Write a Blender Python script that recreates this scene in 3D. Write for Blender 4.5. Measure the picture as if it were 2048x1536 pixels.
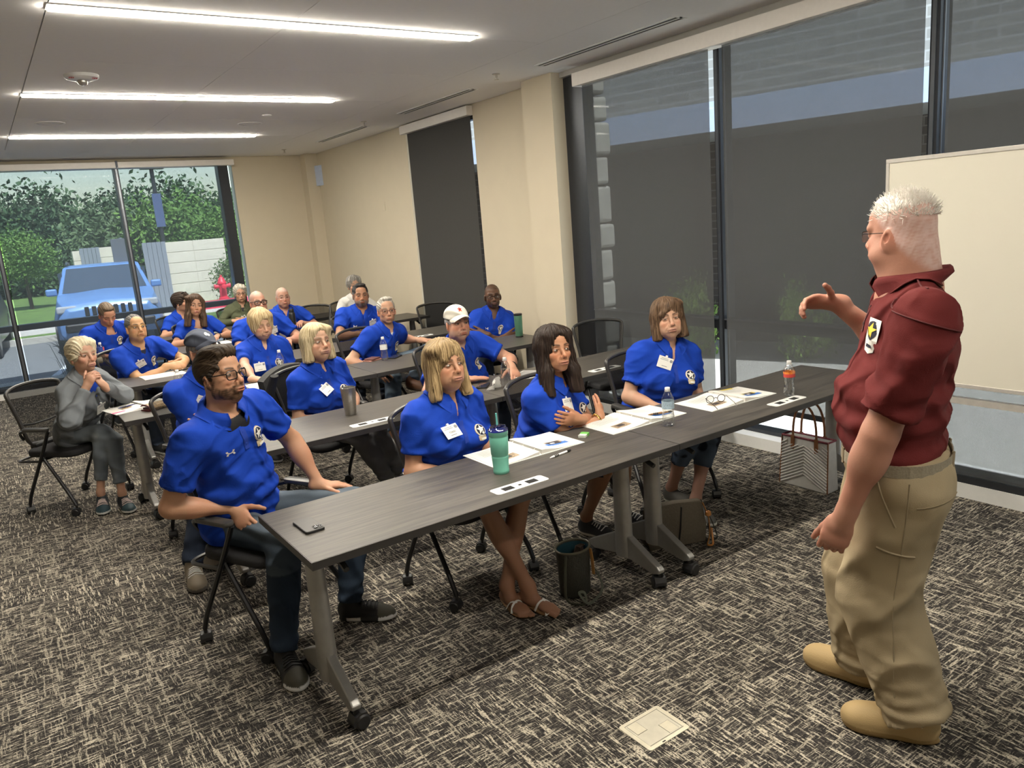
import bpy, bmesh, math, random
import numpy as np
from mathutils import Vector, Matrix, Quaternion
for _o in list(bpy.data.objects): bpy.data.objects.remove(_o)
S = bpy.context.scene
COL = S.collection
# ---------------------------------------------------------------- camera
cam_d = bpy.data.cameras.new('camera'); cam = bpy.data.objects.new('camera', cam_d); COL.objects.link(cam)
cam_d.sensor_width = 36; cam_d.sensor_fit = 'HORIZONTAL'; cam_d.lens = 1534.47/2048*36
cam_d.clip_start = .05; cam_d.clip_end = 300
_y, _p, _r = 0.59228, -0.21158, -0.08074
_fw = Vector((math.sin(_y)*math.cos(_p), math.cos(_y)*math.cos(_p), math.sin(_p)))
_rt = Vector((math.cos(_y), -math.sin(_y), 0)); _up = _rt.cross(_fw)
_r2 = math.cos(_r)*_rt + math.sin(_r)*_up; _u2 = -math.sin(_r)*_rt + math.cos(_r)*_up
_m = Matrix((_r2, _u2, -_fw)).transposed().to_4x4(); _m.translation = (0, 0, 1.845)
cam.matrix_world = _m
S.camera = cam
# ---------------------------------------------------------------- world, sun, exposure
W = bpy.data.worlds.new('world'); S.world = W; W.use_nodes = True
wn = W.node_tree.nodes; wl = W.node_tree.links; wn.clear()
sky = wn.new('ShaderNodeTexSky'); sky.sky_type = 'NISHITA'; sky.sun_disc = False
sky.sun_elevation = math.radians(58); sky.sun_rotation = math.radians(178); sky.air_density = 1.2; sky.dust_density = 1.6
bg = wn.new('ShaderNodeBackground'); bg.inputs['Strength'].default_value = .42
wo = wn.new('ShaderNodeOutputWorld'); wl.new(sky.outputs[0], bg.inputs[0]); wl.new(bg.outputs[0], wo.inputs[0])
sd = bpy.data.lights.new('sun', 'SUN'); sd.energy = 19; sd.angle = .01; sd.color = (.96, .97, 1.0)
sun = bpy.data.objects.new('sun', sd); COL.objects.link(sun)
sun.rotation_euler = Vector((-.02, .5, -.866)).to_track_quat('-Z', 'Y').to_euler()
STRIP_POWER = 140.0
vs = S.view_settings; vs.view_transform = 'Standard'; vs.look = 'None'; vs.gamma = 1; vs.use_curve_mapping = False; vs.exposure = 0
S.cycles.max_bounces = 8; S.cycles.diffuse_bounces = 5; S.cycles.glossy_bounces = 3; S.cycles.transparent_max_bounces = 16; S.cycles.transmission_bounces = 6
S.cycles.sample_clamp_indirect = 6
# ---------------------------------------------------------------- helpers
rng = random.Random(7)
def tag(o, label=None, cat=None, group=None, kind=None):
    if label: o['label'] = label
    if cat: o['category'] = cat
    if group: o['group'] = group
    if kind: o['kind'] = kind
    return o
def thing(name, label, cat, loc=(0,0,0), rz=0, group=None):
    o = bpy.data.objects.new(name, None); COL.objects.link(o); o.empty_display_size = .1
    o.location = loc; o.rotation_euler = (0, 0, rz)
    return tag(o, label, cat, group)
def link_mesh(name, me, parent=None):
    o = bpy.data.objects.new(name, me); COL.objects.link(o)
    if parent is not None: o.parent = parent
    return o
class MB:
    """collects quads / polygons and makes one mesh object"""
    def __init__(s): s.v = []; s.f = []; s.mi = []; s.m = 0
    def add(s, vs_, fs):
        n = len(s.v); s.v += [tuple(x) for x in vs_]
        for f in fs: s.f.append(tuple(i+n for i in f)); s.mi.append(s.m)
        return s
    def box(s, c, d, rot=None):
        x, y, z = d[0]/2, d[1]/2, d[2]/2
        vs_ = [Vector((sx*x, sy*y, sz*z)) for sz in (-1, 1) for sy in (-1, 1) for sx in (-1, 1)]
        if rot is not None: vs_ = [rot @ q for q in vs_]
        c = Vector(c)
        return s.add([q+c for q in vs_], [(0,2,3,1),(4,5,7,6),(0,1,5,4),(2,6,7,3),(0,4,6,2),(1,3,7,5)])
    def b2(s, a, b):
        return s.box([(a[i]+b[i])/2 for i in range(3)], [abs(b[i]-a[i]) for i in range(3)])
    def prism(s, poly, z0, z1, M=None):
        n = len(poly); vs_ = [Vector((p[0], p[1], z)) for z in (z0, z1) for p in poly]
        if M is not None: vs_ = [M @ q for q in vs_]
        return s.add(vs_, [tuple(range(n-1, -1, -1)), tuple(range(n, 2*n))]+[(i, (i+1) % n, n+(i+1) % n, n+i) for i in range(n)])
    def lathe(s, prof, n=16, c=(0,0,0), M=None, caps=True):
        vs_ = []
        for r, z in prof:
            for i in range(n):
                a = 2*math.pi*i/n; vs_.append(Vector((r*math.cos(a), r*math.sin(a), z)))
        if M is not None: vs_ = [M @ q for q in vs_]
        c = Vector(c); vs_ = [q+c for q in vs_]
        fs = [(j*n+i, j*n+(i+1) % n, (j+1)*n+(i+1) % n, (j+1)*n+i) for j in range(len(prof)-1) for i in range(n)]
        if caps: fs += [tuple(range(n-1, -1, -1)), tuple(range((len(prof)-1)*n, len(prof)*n))]
        return s.add(vs_, fs)
    def tube(s, pts, r, n=8, closed=False, caps=True, flat=1.0, up=None):
        pts = [Vector(p) for p in pts]; N = len(pts)
        rs = r if isinstance(r, (list, tuple)) else [r]*N
        tg = []
        for i in range(N):
            a = pts[(i-1) % N] if (closed or i > 0) else pts[i]; b = pts[(i+1) % N] if (closed or i < N-1) else pts[i]
            t = (b-a); tg.append(t.normalized() if t.length > 1e-9 else Vector((0,0,1)))
        u = Vector(up) if up is not None else (Vector((0,0,1)) if abs(tg[0].z) < .9 else Vector((1,0,0)))
        vs_ = []
        for i in range(N):
            u = (u-tg[i]*u.dot(tg[i])); u = u.normalized() if u.length > 1e-6 else tg[i].orthogonal().normalized()
            w = tg[i].cross(u)
            for k in range(n):
                a = 2*math.pi*k/n; vs_.append(pts[i]+rs[i]*(math.cos(a)*u*flat+math.sin(a)*w))
        M_ = N if closed else N-1
        fs = [(j*n+k, j*n+(k+1) % n, ((j+1) % N)*n+(k+1) % n, ((j+1) % N)*n+k) for j in range(M_) for k in range(n)]
        if caps and not closed: fs += [tuple(range(n-1, -1, -1)), tuple(range((N-1)*n, N*n))]
        return s.add(vs_, fs)
    def build(s, name, mats, parent=None, smooth=False, bevel=0, seg=2):
        me = bpy.data.meshes.new(name); me.from_pydata(s.v, [], s.f)
        for m in (mats if isinstance(mats, (list, tuple)) else [mats]): me.materials.append(m)
        if s.m: me.polygons.foreach_set('material_index', s.mi)
        bm = bmesh.new(); bm.from_mesh(me); bmesh.ops.recalc_face_normals(bm, faces=bm.faces)
        if bevel:
            es = [e for e in bm.edges if len(e.link_faces) == 2 and e.calc_face_angle(0) > .6]
            bmesh.ops.bevel(bm, geom=es, offset=bevel, segments=seg, affect='EDGES', profile=.5, clamp_overlap=True)
        bm.to_mesh(me); bm.free()
        if smooth: smooth_angle(me)
        return link_mesh(name, me, parent)
def smooth_angle(me, ang=.7):
    me.polygons.foreach_set('use_smooth', [True]*len(me.polygons))
    try: me.set_sharp_from_angle(angle=ang)
    except Exception: pass
def fillet(pts, r=.03, n=4):
    """round the corners of a polyline"""
    pts = [Vector(p) for p in pts]; out = [pts[0]]
    for i in range(1, len(pts)-1):
        a, b, c = pts[i-1], pts[i], pts[i+1]
        d1 = (a-b); d2 = (c-b); q = min(r, d1.length*.45, d2.length*.45)
        p0 = b+d1.normalized()*q; p1 = b+d2.normalized()*q
        for k in range(n+1):
            t = k/n; out.append(p0*(1-t)**2+b*2*t*(1-t)+p1*t*t)
    out.append(pts[-1]); return out
def rrect(w, h, r, n=4):
    o = []
    for cx, cy, a0 in ((w/2-r, h/2-r, 0), (-w/2+r, h/2-r, 90), (-w/2+r, -h/2+r, 180), (w/2-r, -h/2+r, 270)):
        for k in range(n+1):
            a = math.radians(a0+90*k/n); o.append((cx+r*math.cos(a), cy+r*math.sin(a)))
    return o
def copy_tree(o, parent=None):
    c = o.copy(); COL.objects.link(c); c.parent = parent
    for ch in o.children: copy_tree(ch, c)
    return c
# ---------------------------------------------------------------- materials
def srgb(r, g, b): return tuple(((c/255)/12.92 if c/255 <= .04045 else ((c/255+.055)/1.055)**2.4) for c in (r, g, b))
class NT:
    def __init__(s, name):
        s.m = bpy.data.materials.new(name); s.m.use_nodes = True; s.n = s.m.node_tree.nodes; s.l = s.m.node_tree.links
        s.b = s.n['Principled BSDF']; s.out = s.n['Material Output']
    def N(s, t, **kw):
        x = s.n.new('ShaderNode'+t)
        for k, v in kw.items():
            if k.startswith('i_'): 
                key = k[2:]; key = int(key) if key.isdigit() else key.replace('_', ' ')
                x.inputs[key].default_value = v
            else: setattr(x, k, v)
        return x
    def L(s, a, b): s.l.new(a, b)
    def coord(s, kind='Object', scale=(1,1,1), rot=(0,0,0)):
        c = s.N('TexCoord'); m = s.N('Mapping'); m.inputs['Scale'].default_value = scale; m.inputs['Rotation'].default_value = rot
        s.L(c.outputs[kind], m.inputs[0]); return m.outputs[0]
    def noise(s, vec, scale, detail=3, rough=.5):
        x = s.N('TexNoise'); x.inputs['Scale'].default_value = scale; x.inputs['Detail'].default_value = detail; x.inputs['Roughness'].default_value = rough
        if vec is not None: s.L(vec, x.inputs['Vector'])
        return x.outputs[0]
    def ramp(s, f, stops, interp='LINEAR'):
        x = s.N('ValToRGB'); x.color_ramp.interpolation = interp; e = x.color_ramp.elements
        while len(e) < len(stops): e.new(.5)
        for q, (p, c) in zip(e, stops): q.position = p; q.color = (*c, 1) if len(c) == 3 else c
        s.L(f, x.inputs[0]); return x.outputs[0]
    def mix(s, f, a, b, mode='MIX'):
        x = s.N('Mix', data_type='RGBA', blend_type=mode)
        for v, i in ((f, 0), (a, 6), (b, 7)):
            if hasattr(v, 'is_linked') or hasattr(v, 'links'): s.L(v, x.inputs[i])
            else: x.inputs[i].default_value = v if i == 0 else (*v, 1)
        return x.outputs[2]
    def math(s, op, a, b=0.):
        x = s.N('Math', operation=op)
        for v, i in ((a, 0), (b, 1)):
            if hasattr(v, 'links'): s.L(v, x.inputs[i])
            else: x.inputs[i].default_value = v
        return x.outputs[0]
    def bump(s, h, strength=.2, dist=.01):
        x = s.N('Bump'); x.inputs['Strength'].default_value = strength; x.inputs['Distance'].default_value = dist
        s.L(h, x.inputs['Height']); s.L(x.outputs[0], s.b.inputs['Normal'])
    def set(s, color=None, rough=None, metal=None, **kw):
        if color is not None:
            if hasattr(color, 'links'): s.L(color, s.b.inputs['Base Color'])
            else: s.b.inputs['Base Color'].default_value = (*color, 1)
        if rough is not None:
            if hasattr(rough, 'links'): s.L(rough, s.b.inputs['Roughness'])
            else: s.b.inputs['Roughness'].default_value = rough
        if metal is not None: s.b.inputs['Metallic'].default_value = metal
        for k, v in kw.items(): s.b.inputs[k.replace('_', ' ')].default_value = v
        return s
def simple(name, color, rough=.6, metal=0, var=.06, scale=30, bump=0, **kw):
    """a plain material with a little mottling in colour (procedural)"""
    t = NT(name); v = t.coord(); n = t.noise(v, scale, 3)
    a = tuple(c*(1-var) for c in color); b = tuple(min(1, c*(1+var)) for c in color)
    t.set(t.ramp(n, [(.3, a), (.7, b)]), rough, metal, **kw)
    if bump: t.bump(n, bump)
    return t.m
def emit(name, color, strength):
    t = NT(name); t.set((0,0,0), .5); t.b.inputs['Emission Color'].default_value = (*color, 1); t.b.inputs['Emission Strength'].default_value = strength
    return t.m
def attr_mat(name, rough=.6, bump_scale=0, bump=.1, sss=0, spec=.5, stretch=(1,1,1), folds=0):
    """colour read from the mesh's own 'col' attribute (pigment)"""
    t = NT(name); a = t.N('Attribute', attribute_name='col'); t.set(a.outputs['Color'], rough); t.b.inputs['Specular IOR Level'].default_value = spec
    if sss:
        t.b.inputs['Subsurface Weight'].default_value = sss; t.b.inputs['Subsurface Radius'].default_value = (.012, .004, .002); t.b.inputs['Subsurface Scale'].default_value = 1
    if folds:
        v = t.coord('Object', (1, 1, .8)); n1 = t.noise(v, 7, 2, .5); w = t.N('TexWave', wave_type='BANDS', bands_direction='DIAGONAL'); w.inputs['Scale'].default_value = 2.6; w.inputs['Distortion'].default_value = 7; w.inputs['Detail'].default_value = 1.5; w.inputs['Detail Scale'].default_value = 1.2; t.L(v, w.inputs[0])
        h = t.math('ADD', t.math('MULTIPLY', t.math('POWER', w.outputs[1], 3.), folds), t.math('MULTIPLY', n1, folds*.8)); f2 = t.noise(t.coord('Object'), bump_scale, 3)
        t.bump(t.math('ADD', h, t.math('MULTIPLY', f2, .03)), .85, .028)
    elif bump_scale:
        t.bump(t.noise(t.coord('Object', stretch), bump_scale, 4), bump, .004)
    return t.m
M = {}
M['ceiling'] = simple('ceiling_paint', (.86, .85, .83), .9, var=.01)
M['wall'] = simple('beige_paint', (.60, .53, .40), .85, var=.012, scale=6)
M['wall_grey'] = simple('grey_paint', (.50, .49, .46), .8, var=.02)
M['white'] = simple('white_enamel', (.78, .78, .76), .45, var=.02)
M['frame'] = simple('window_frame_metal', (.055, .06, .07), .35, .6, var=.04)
M['frame_lit'] = simple('mullion_metal', (.20, .215, .24), .3, .7, var=.04)  # lighter copy of the frame metal, daylight put into its colour
M['valance'] = simple('valance_metal', (.80, .76, .71), .5, .1, var=.02)
M['black'] = simple('black_plastic', (.012, .012, .013), .45, var=.15)
M['black_metal'] = simple('black_powder_coat', (.014, .014, .016), .35, .3, var=.1)
M['rim'] = simple('chair_rim_grey', (.05, .048, .046), .35, .1, var=.1)
M['seat'] = simple('black_seat_fabric', (.016, .016, .018), .9, var=.3, scale=300, bump=.2)
M['leg'] = simple('silver_grey_powder_coat', (.36, .355, .34), .38, .5, var=.04)
M['edge'] = simple('table_edge_band', (.035, .032, .030), .45, var=.1)
M['steel'] = simple('brushed_steel', (.55, .53, .49), .28, 1, var=.08, scale=200)
M['gold'] = simple('gold_metal', (.75, .5, .16), .3, 1)
M['dark'] = simple('dark_slot', (.006, .006, .006), .8, var=.1)
def carpet():
    t = NT('carpet_dashes'); c = t.N('TexCoord'); P = c.outputs['Object']
    def streak(sx, sy, off, thr, w, det=2.5):
        m = t.N('Mapping'); m.inputs['Scale'].default_value = (sx, sy, 1); m.inputs['Location'].default_value = (off, off*.7, off)
        t.L(P, m.inputs[0]); n = t.noise(m.outputs[0], 1, det, .65)
        return t.ramp(n, [(thr, (0,0,0)), (thr+w, (1,1,1))])
    # carpet squares: quarter-turned blocks, so the main dash direction changes from block to block
    mp = t.N('Mapping'); mp.inputs['Scale'].default_value = (1/.6, 1/.6, 1); t.L(P, mp.inputs[0])
    fl = t.N('VectorMath', operation='FLOOR'); t.L(mp.outputs[0], fl.inputs[0])
    wnz = t.N('TexWhiteNoise', noise_dimensions='2D'); t.L(fl.outputs[0], wnz.inputs[0])
    blk = t.math('GREATER_THAN', wnz.outputs[0], .5)
    A = streak(9.5, 92, 3.1, .565, .03); B = streak(92, 9.5, 8.3, .565, .03)
    A2 = streak(20, 190, 1.7, .565, .04); B2 = streak(190, 20, 5.9, .565, .04)
    zone = t.noise(P, 3.2, 2)
    zA = t.ramp(zone, [(.40, (1,1,1)), (.52, (.12,.12,.12))]); zB = t.ramp(zone, [(.48, (.12,.12,.12)), (.60, (1,1,1))])
    sA = t.mix(1., A, t.mix(1., A2, zA, 'MULTIPLY'), 'LIGHTEN'); sB = t.mix(1., B, t.mix(1., B2, zB, 'MULTIPLY'), 'LIGHTEN')
    gA = t.mix(blk, (1,1,1), (.62,.62,.62)); gB = t.mix(blk, (.62,.62,.62), (1,1,1))
    pat = t.mix(1., t.mix(1., sA, gA, 'MULTIPLY'), t.mix(1., sB, gB, 'MULTIPLY'), 'LIGHTEN')
    grain = t.noise(P, 320, 2, .7)
    brk = t.ramp(t.noise(P, 120, 2), [(.36, (.2,.2,.2)), (.52, (1,1,1))])
    pat = t.mix(1., pat, brk, 'MULTIPLY')
    base = t.ramp(t.noise(P, 55, 4, .7), [(.3, (.011, .010, .0105)), (.5, (.030, .0275, .027)), (.72, (.075, .068, .063))])
    ow = streak(5, 26, 11.3, .6, .12); base = t.mix(t.mix(.6, ow, (0,0,0)), base, (.010, .009, .011))
    col = t.mix(pat, base, (.58, .52, .42))
    t.set(col, .95); t.b.inputs['Specular IOR Level'].default_value = .15
    t.bump(t.math('ADD', grain, t.math('MULTIPLY', pat, .6)), .5, .006)
    return t.m
M['carpet'] = carpet()
def laminate():
    t = NT('grey_oak_laminate'); v = t.coord('Object', (1.6, 28, 28)); n = t.noise(v, 1.6, 6, .62)
    v2 = t.coord('Object', (5, 160, 160)); n2 = t.noise(v2, 1, 3)
    c = t.ramp(n, [(.30, (.023, .020, .018)), (.46, (.051, .0455, .040)), (.60, (.098, .087, .073)), (.74, (.040, .036, .031))])
    c = t.mix(.30, c, t.ramp(n2, [(.35, (.044, .039, .034)), (.65, (.115, .104, .090))]))
    t.set(c, t.ramp(n, [(.3, (.40,.40,.40)), (.7, (.50,.50,.50))])); t.b.inputs['Specular IOR Level'].default_value = .42
    return t.m
M['laminate'] = laminate()
def shade(name, open_, base, weave=420, back=0.15):
    """roller-shade cloth: an open weave, partly see-through"""
    t = NT(name); v = t.coord('Object'); m1 = t.N('Mapping'); m1.inputs['Scale'].default_value = (20, 30, 1.2); t.L(v, m1.inputs[0])
    slub = t.noise(m1.outputs[0], 26, 5, .75)
    m2 = t.N('Mapping'); m2.inputs['Scale'].default_value = (2, 2, 60); t.L(v, m2.inputs[0])
    slub2 = t.noise(m2.outputs[0], 18, 3, .7)
    s = t.math('MULTIPLY', t.math('ADD', slub, slub2), .5)
    d = t.N('BsdfDiffuse'); tr = t.N('BsdfTranslucent'); tp = t.N('BsdfTransparent')
    cc = t.ramp(s, [(.35, tuple(x*.88 for x in base)), (.65, tuple(x*1.12 for x in base))])
    t.L(cc, d.inputs[0]); t.L(cc, tr.inputs[0])
    a = t.N('MixShader'); a.inputs[0].default_value = back; t.L(d.outputs[0], a.inputs[1]); t.L(tr.outputs[0], a.inputs[2])
    op = t.N('MapRange'); op.inputs[1].default_value = .35; op.inputs[2].default_value = .65; op.inputs[3].default_value = open_*1.18; op.inputs[4].default_value = open_*.82
    t.L(s, op.inputs[0])
    b = t.N('MixShader'); t.L(op.outputs[0], b.inputs[0]); t.L(a.outputs[0], b.inputs[1]); t.L(tp.outputs[0], b.inputs[2])
    t.L(b.outputs[0], t.out.inputs[0]); return t.m
M['shade_far'] = shade('sheer_shade_cloth', .55, (.085, .105, .13))
M['shade_side'] = shade('grey_shade_cloth', .38, (.125, .128, .128), back=.30)
M['shade_dense'] = shade('charcoal_shade_cloth', .03, (.085, .084, .08))
def glass_mat():
    t = NT('window_glass'); g = t.N('BsdfGlossy'); g.inputs['Roughness'].default_value = .02; tp = t.N('BsdfTransparent'); tp.inputs[0].default_value = (.93, .96, .95, 1)
    x = t.N('MixShader'); x.inputs[0].default_value = .008; t.L(tp.outputs[0], x.inputs[1]); t.L(g.outputs[0], x.inputs[2]); t.L(x.outputs[0], t.out.inputs[0]); return t.m
M['glass'] = glass_mat()
def clear_plastic(name, tint=(.97,.98,.98), rough=.05, mixf=.12):
    t = NT(name); tp = t.N('BsdfTransparent'); tp.inputs[0].default_value = (*tint, 1); g = t.N('BsdfGlossy'); g.inputs['Roughness'].default_value = rough
    lw = t.N('LayerWeight'); lw.inputs[0].default_value = .35
    f = t.math('ADD', t.math('MULTIPLY', lw.outputs[1], .55), mixf)
    x = t.N('MixShader'); t.L(f, x.inputs[0]); t.L(tp.outputs[0], x.inputs[1]); t.L(g.outputs[0], x.inputs[2]); t.L(x.outputs[0], t.out.inputs[0]); return t.m
M['pet'] = clear_plastic('clear_bottle_plastic', (.985,.99,.99), .05, .06)
M['water'] = clear_plastic('water', (.97, .98, .985), .02, .05)
M['lens'] = clear_plastic('spectacle_lens', (.975, .975, .98), .03, .02)
def netmat():
    t = NT('chair_mesh_net'); v = t.coord('Object', (1,1,1)); w = t.N('TexWave', wave_type='BANDS', bands_direction='Z'); w.inputs['Scale'].default_value = 60; t.L(v, w.inputs[0])
    d = t.N('BsdfDiffuse'); d.inputs[0].default_value = (.014, .014, .015, 1); tp = t.N('BsdfTransparent')
    f = t.ramp(w.outputs[1], [(.3, (.16,.16,.16)), (.7, (.40,.40,.40))])
    x = t.N('MixShader'); t.L(f, x.inputs[0]); t.L(d.outputs[0], x.inputs[1]); t.L(tp.outputs[0], x.inputs[2]); t.L(x.outputs[0], t.out.inputs[0]); return t.m
M['net'] = netmat()
# ================================================================ ROOM
def struct(name, mb, m, parent=None, bevel=0):
    o = mb.build(name, m, parent, bevel=bevel); o['kind'] = 'structure'; return o
CH = 3.10
struct('floor', MB().b2((-3.6, -4.2, -.1), (4.9, 12.5, 0)), M['carpet'])
# ceiling: border boards, and a field of panels with open joints between them
ceil = struct('ceiling', MB().b2((-3.6, -4.2, CH+.03), (4.95, 12.5, CH+.2)).b2((-3.6, -4.2, CH), (.552, 12.5, CH+.03)).b2((3.758, -4.2, CH), (4.95, 12.5, CH+.03)).b2((.552, 11.085, CH), (3.758, 12.5, CH+.03)), M['ceiling'])
ys = [11.08, 9.9, 8.62, 7.37, 6.1, 4.83, 3.55, 2.28, 1.0, -.27, -1.55, -4.2]
for i in range(len(ys)-1):
    for x0, x1 in ((.558, 1.83), (1.833, 3.752)):
        MB().b2((x0, ys[i+1]+.0015, CH-.001), (x1, ys[i]-.0015, CH+.028)).build('ceiling_panel', M['ceiling'], ceil)
XR = 4.78
w = MB(); w.b2((XR, 6.2, 0), (4.98, 7.45, CH)); w.b2((XR, 9.06, 0), (4.98, 12.4, CH)); w.b2((XR, 7.45, 3.03), (4.98, 9.06, CH))
struct('wall_right', w, M['wall'])
struct('wall_right_column', MB().b2((4.56, 5.76, 0), (4.98, 6.22, CH)), M['wall'])
struct('wall_corner_column', MB().b2((4.585, 12.14, 0), (4.98, 12.5, CH)), M['wall'])
w = MB(); w.b2((3.5, 12.36, 0), (4.98, 12.55, CH)); w.b2((-3.6, 12.36, 3.06), (3.5, 12.55, CH))
struct('wall_far', w, M['wall'])
struct('wall_left', MB().b2((-3.7, -4.2, 0), (-3.55, 12.5, CH)), M['wall'])
struct('wall_back', MB().b2((-3.6, -4.35, 0), (4.98, -4.2, CH)), M['wall'])
struct('wall_right_header', MB().b2((4.66, -4.2, 3.055), (4.98, 5.77, CH)), M['wall_grey'])
b = MB(); b.b2((XR-.012, 9.1, 0), (XR, 12.13, .1)); b.b2((XR-.012, 6.23, 0), (XR, 7.4, .1)); struct('baseboard_right', b, M['black'])
struct('baseboard_far', MB().b2((3.52, 12.348, 0), (4.58, 12.36, .1)), M['black'])
# ---- linear ceiling lamps
M['strip'] = emit('lamp_diffuser', (1, .925, .79), STRIP_POWER)
M['strip_dim'] = emit('lamp_diffuser_dimmed', (1, .925, .79), STRIP_POWER*.4)  # weaker unseen strip, added as fill light on the presenter's back
for i, y in enumerate((9.90, 7.37, 4.81, 2.25, -.30)):
    t = thing('strip_light', ['far slim linear ceiling light, shortest-looking strip by the back window', 'middle linear ceiling light between the smoke detector and the round speakers', 'long linear ceiling light over the front tables, beside the smoke detector', 'linear ceiling light over the open carpet', 'linear ceiling light above the presenter end of the room'][i], 'ceiling light', (1.85, y, CH), 0, 'recessed linear ceiling lights')
    f = MB(); L2 = 1.29
    f.b2((-L2-.012, -.058, -.007), (L2+.012, -.048, 0)); f.b2((-L2-.012, .048, -.007), (L2+.012, .058, 0)); f.b2((-L2-.012, -.048, -.007), (-L2, .048, 0)); f.b2((L2, -.048, -.007), (L2+.012, .048, 0))
    f.build('trim_frame', M['white'], t)
    MB().b2((-L2, -.046, -.016), (L2, .046, -.001)).build('diffuser', M['strip'] if i < 4 else M['strip_dim'], t)
# ---- slot diffusers, sprinklers, smoke detector, round speakers
for i, (y0, y1) in enumerate(((9.11, 10.66), (6.61, 8.13), (3.92, 5.53))):
    t = thing('air_diffuser', ['slot air diffuser in the ceiling nearest the far corner', 'slot air diffuser in the ceiling before the charcoal blind', 'long slot air diffuser in the ceiling beside the big roller shades'][i], 'air vent', (4.27, (y0+y1)/2, CH), 0, 'ceiling slot diffusers')
    h = (y1-y0)/2; f = MB()
    for x0, x1 in ((-.062, -.040), (-.012, .012), (.040, .062)): f.b2((x0, -h, -.006), (x1, h, 0))
    f.b2((-.04, -h, -.006), (.04, -h+.012, 0)); f.b2((-.04, h-.012, -.006), (.04, h, 0)); f.build('vent_frame', M['white'], t)
    MB().b2((-.040, -h+.012, -.002), (.040, h-.012, -.0005)).build('slot', M['dark'], t)
for i, (x, y) in enumerate(((4.08, 5.92), (4.08, 8.74), (4.05, 11.5))):
    t = thing('sprinkler_head', ['ceiling sprinkler head nearest the tall roller shades', 'ceiling sprinkler head between the two farther slot diffusers', 'ceiling sprinkler head nearest the far corner column'][i], 'sprinkler', (x, y, CH), 0, 'ceiling sprinkler heads')
    MB().lathe([(.001, 0), (.036, 0), (.034, -.006), (.001, -.007)], 16, caps=False).build('escutcheon', M['steel'], t, True)
    m = MB(); m.lathe([(.009, -.006), (.009, -.03), (.004, -.034), (.004, -.046), (.022, -.047), (.022, -.049)], 12); m.build('deflector', M['steel'], t, True)
t = thing('smoke_detector', 'white ceiling smoke detector with a clear domed sensor', 'smoke detector', (.89, 6.55, CH))
MB().lathe([(.001, 0), (.115, 0), (.112, -.022), (.085, -.034), (.05, -.038), (.001, -.038)], 28, caps=False).build('housing', M['white'], t, True)
MB().lathe([(.034, -.036), (.036, -.05), (.028, -.066), (.012, -.074), (.001, -.075)], 18, caps=False).build('sensor_dome', M['steel'], t, True)
RED = simple('red_print', (.5, .03, .03), .5)
m = MB()
for sx in (-.075, .075):
    for k in range(3): m.box((sx+(k-1)*.012, -.062, -.0325), (.008, .028, .003))
m.build('red_print', RED, t)
for i, (x, y) in enumerate(((.86, 8.9), (2.79, 8.91))):
    t = thing('ceiling_speaker', ['round flush ceiling speaker on the window side of the middle strip light', 'round flush ceiling speaker beyond the middle strip light, closer to the air diffusers'][i], 'speaker', (x, y, CH), 0, 'round ceiling speakers')
    MB().lathe([(.001, -.0015), (.11, -.0015), (.112, -.006), (.128, -.007), (.132, 0)], 36, caps=False).build('grille_ring', M['ceiling'], t, True)
t = MB().lathe([(.001, -.012), (.04, -.012), (.05, -.006), (.052, 0)], 24, (2.79, 8.31, CH), caps=False).build('occupancy_sensor', M['ceiling'], None, True); tag(t, 'small round flush occupancy sensor beyond the middle strip light', 'sensor')
t = thing('wall_plate', 'blank beige wall plate high on the side wall', 'wall plate', (XR, 9.9, 2.15))
MB().box((-.003, 0, 0), (.006, .075, .118)).build('plate', M['wall'], t, bevel=.002)
# ---- far window
GY = 12.40
def glaze(name, n, frame_mb, glass_boxes, extra=()):
    o = frame_mb.build(name, M['frame'], None); o['kind'] = 'structure'
    for a, b_ in glass_boxes: MB().b2(a, b_).build('pane', M['glass'], o)
    return o
f = MB()
xs = (-3.5, -2.84, -1.265, .31, 1.885, 3.42)
for x in xs[1:-1]: f.b2((x-.03, 12.30, .08), (x+.03, 12.46, 3.05))
f.b2((3.27, 12.30, .08), (3.42, 12.46, 3.05)); f.b2((-3.55, 12.3, .08), (-3.45, 12.46, 3.05))
for z0, z1 in ((.08, .17), (.885, .965), (2.97, 3.06)):
    for i in range(5): f.b2((xs[i]+.03, 12.31, z0), (xs[i+1]-.03, 12.45, z1))
gl = []
for i in range(5):
    for z0, z1 in ((.17, .885), (.965, 2.97)): gl.append(((xs[i]+.03, GY, z0), (xs[i+1]-.03, GY+.008, z1)))
win1 = glaze('window_1', 1, f, gl)
m = MB()
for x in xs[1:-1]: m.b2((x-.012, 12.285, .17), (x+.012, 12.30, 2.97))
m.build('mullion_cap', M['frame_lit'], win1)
MB().b2((3.425, 12.37, .08), (3.495, 12.40, 3.0)).build('side_light_slot', M['glass'], win1)
struct('window_sill_far', MB().b2((-3.55, 12.24, 0), (3.5, 12.5, .08)), M['white'])
def roller(name, label, loc, w, z0, z1, axis, m, group, hem=.035, th=.0012):
    """a roller shade: cloth and hem bar (the head box is shared)"""
    t = thing(name, label, 'roller shade', loc, 0, group)
    c = MB()
    if axis == 'x': c.b2((-w/2, -th/2, z0+hem*.5), (w/2, th/2, z1))
    else: c.b2((-th/2, -w/2, z0+hem*.5), (th/2, w/2, z1))
    c.build('cloth', m, t)
    h = MB(); d = .012
    if axis == 'x': h.b2((-w/2, -d, z0), (w/2, d, z0+hem))
    else: h.b2((-d, -w/2, z0), (d, w/2, z0+hem))
    h.build('hem_bar', M['frame'], t); return t
gf = 'roller shades on the far window'
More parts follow.
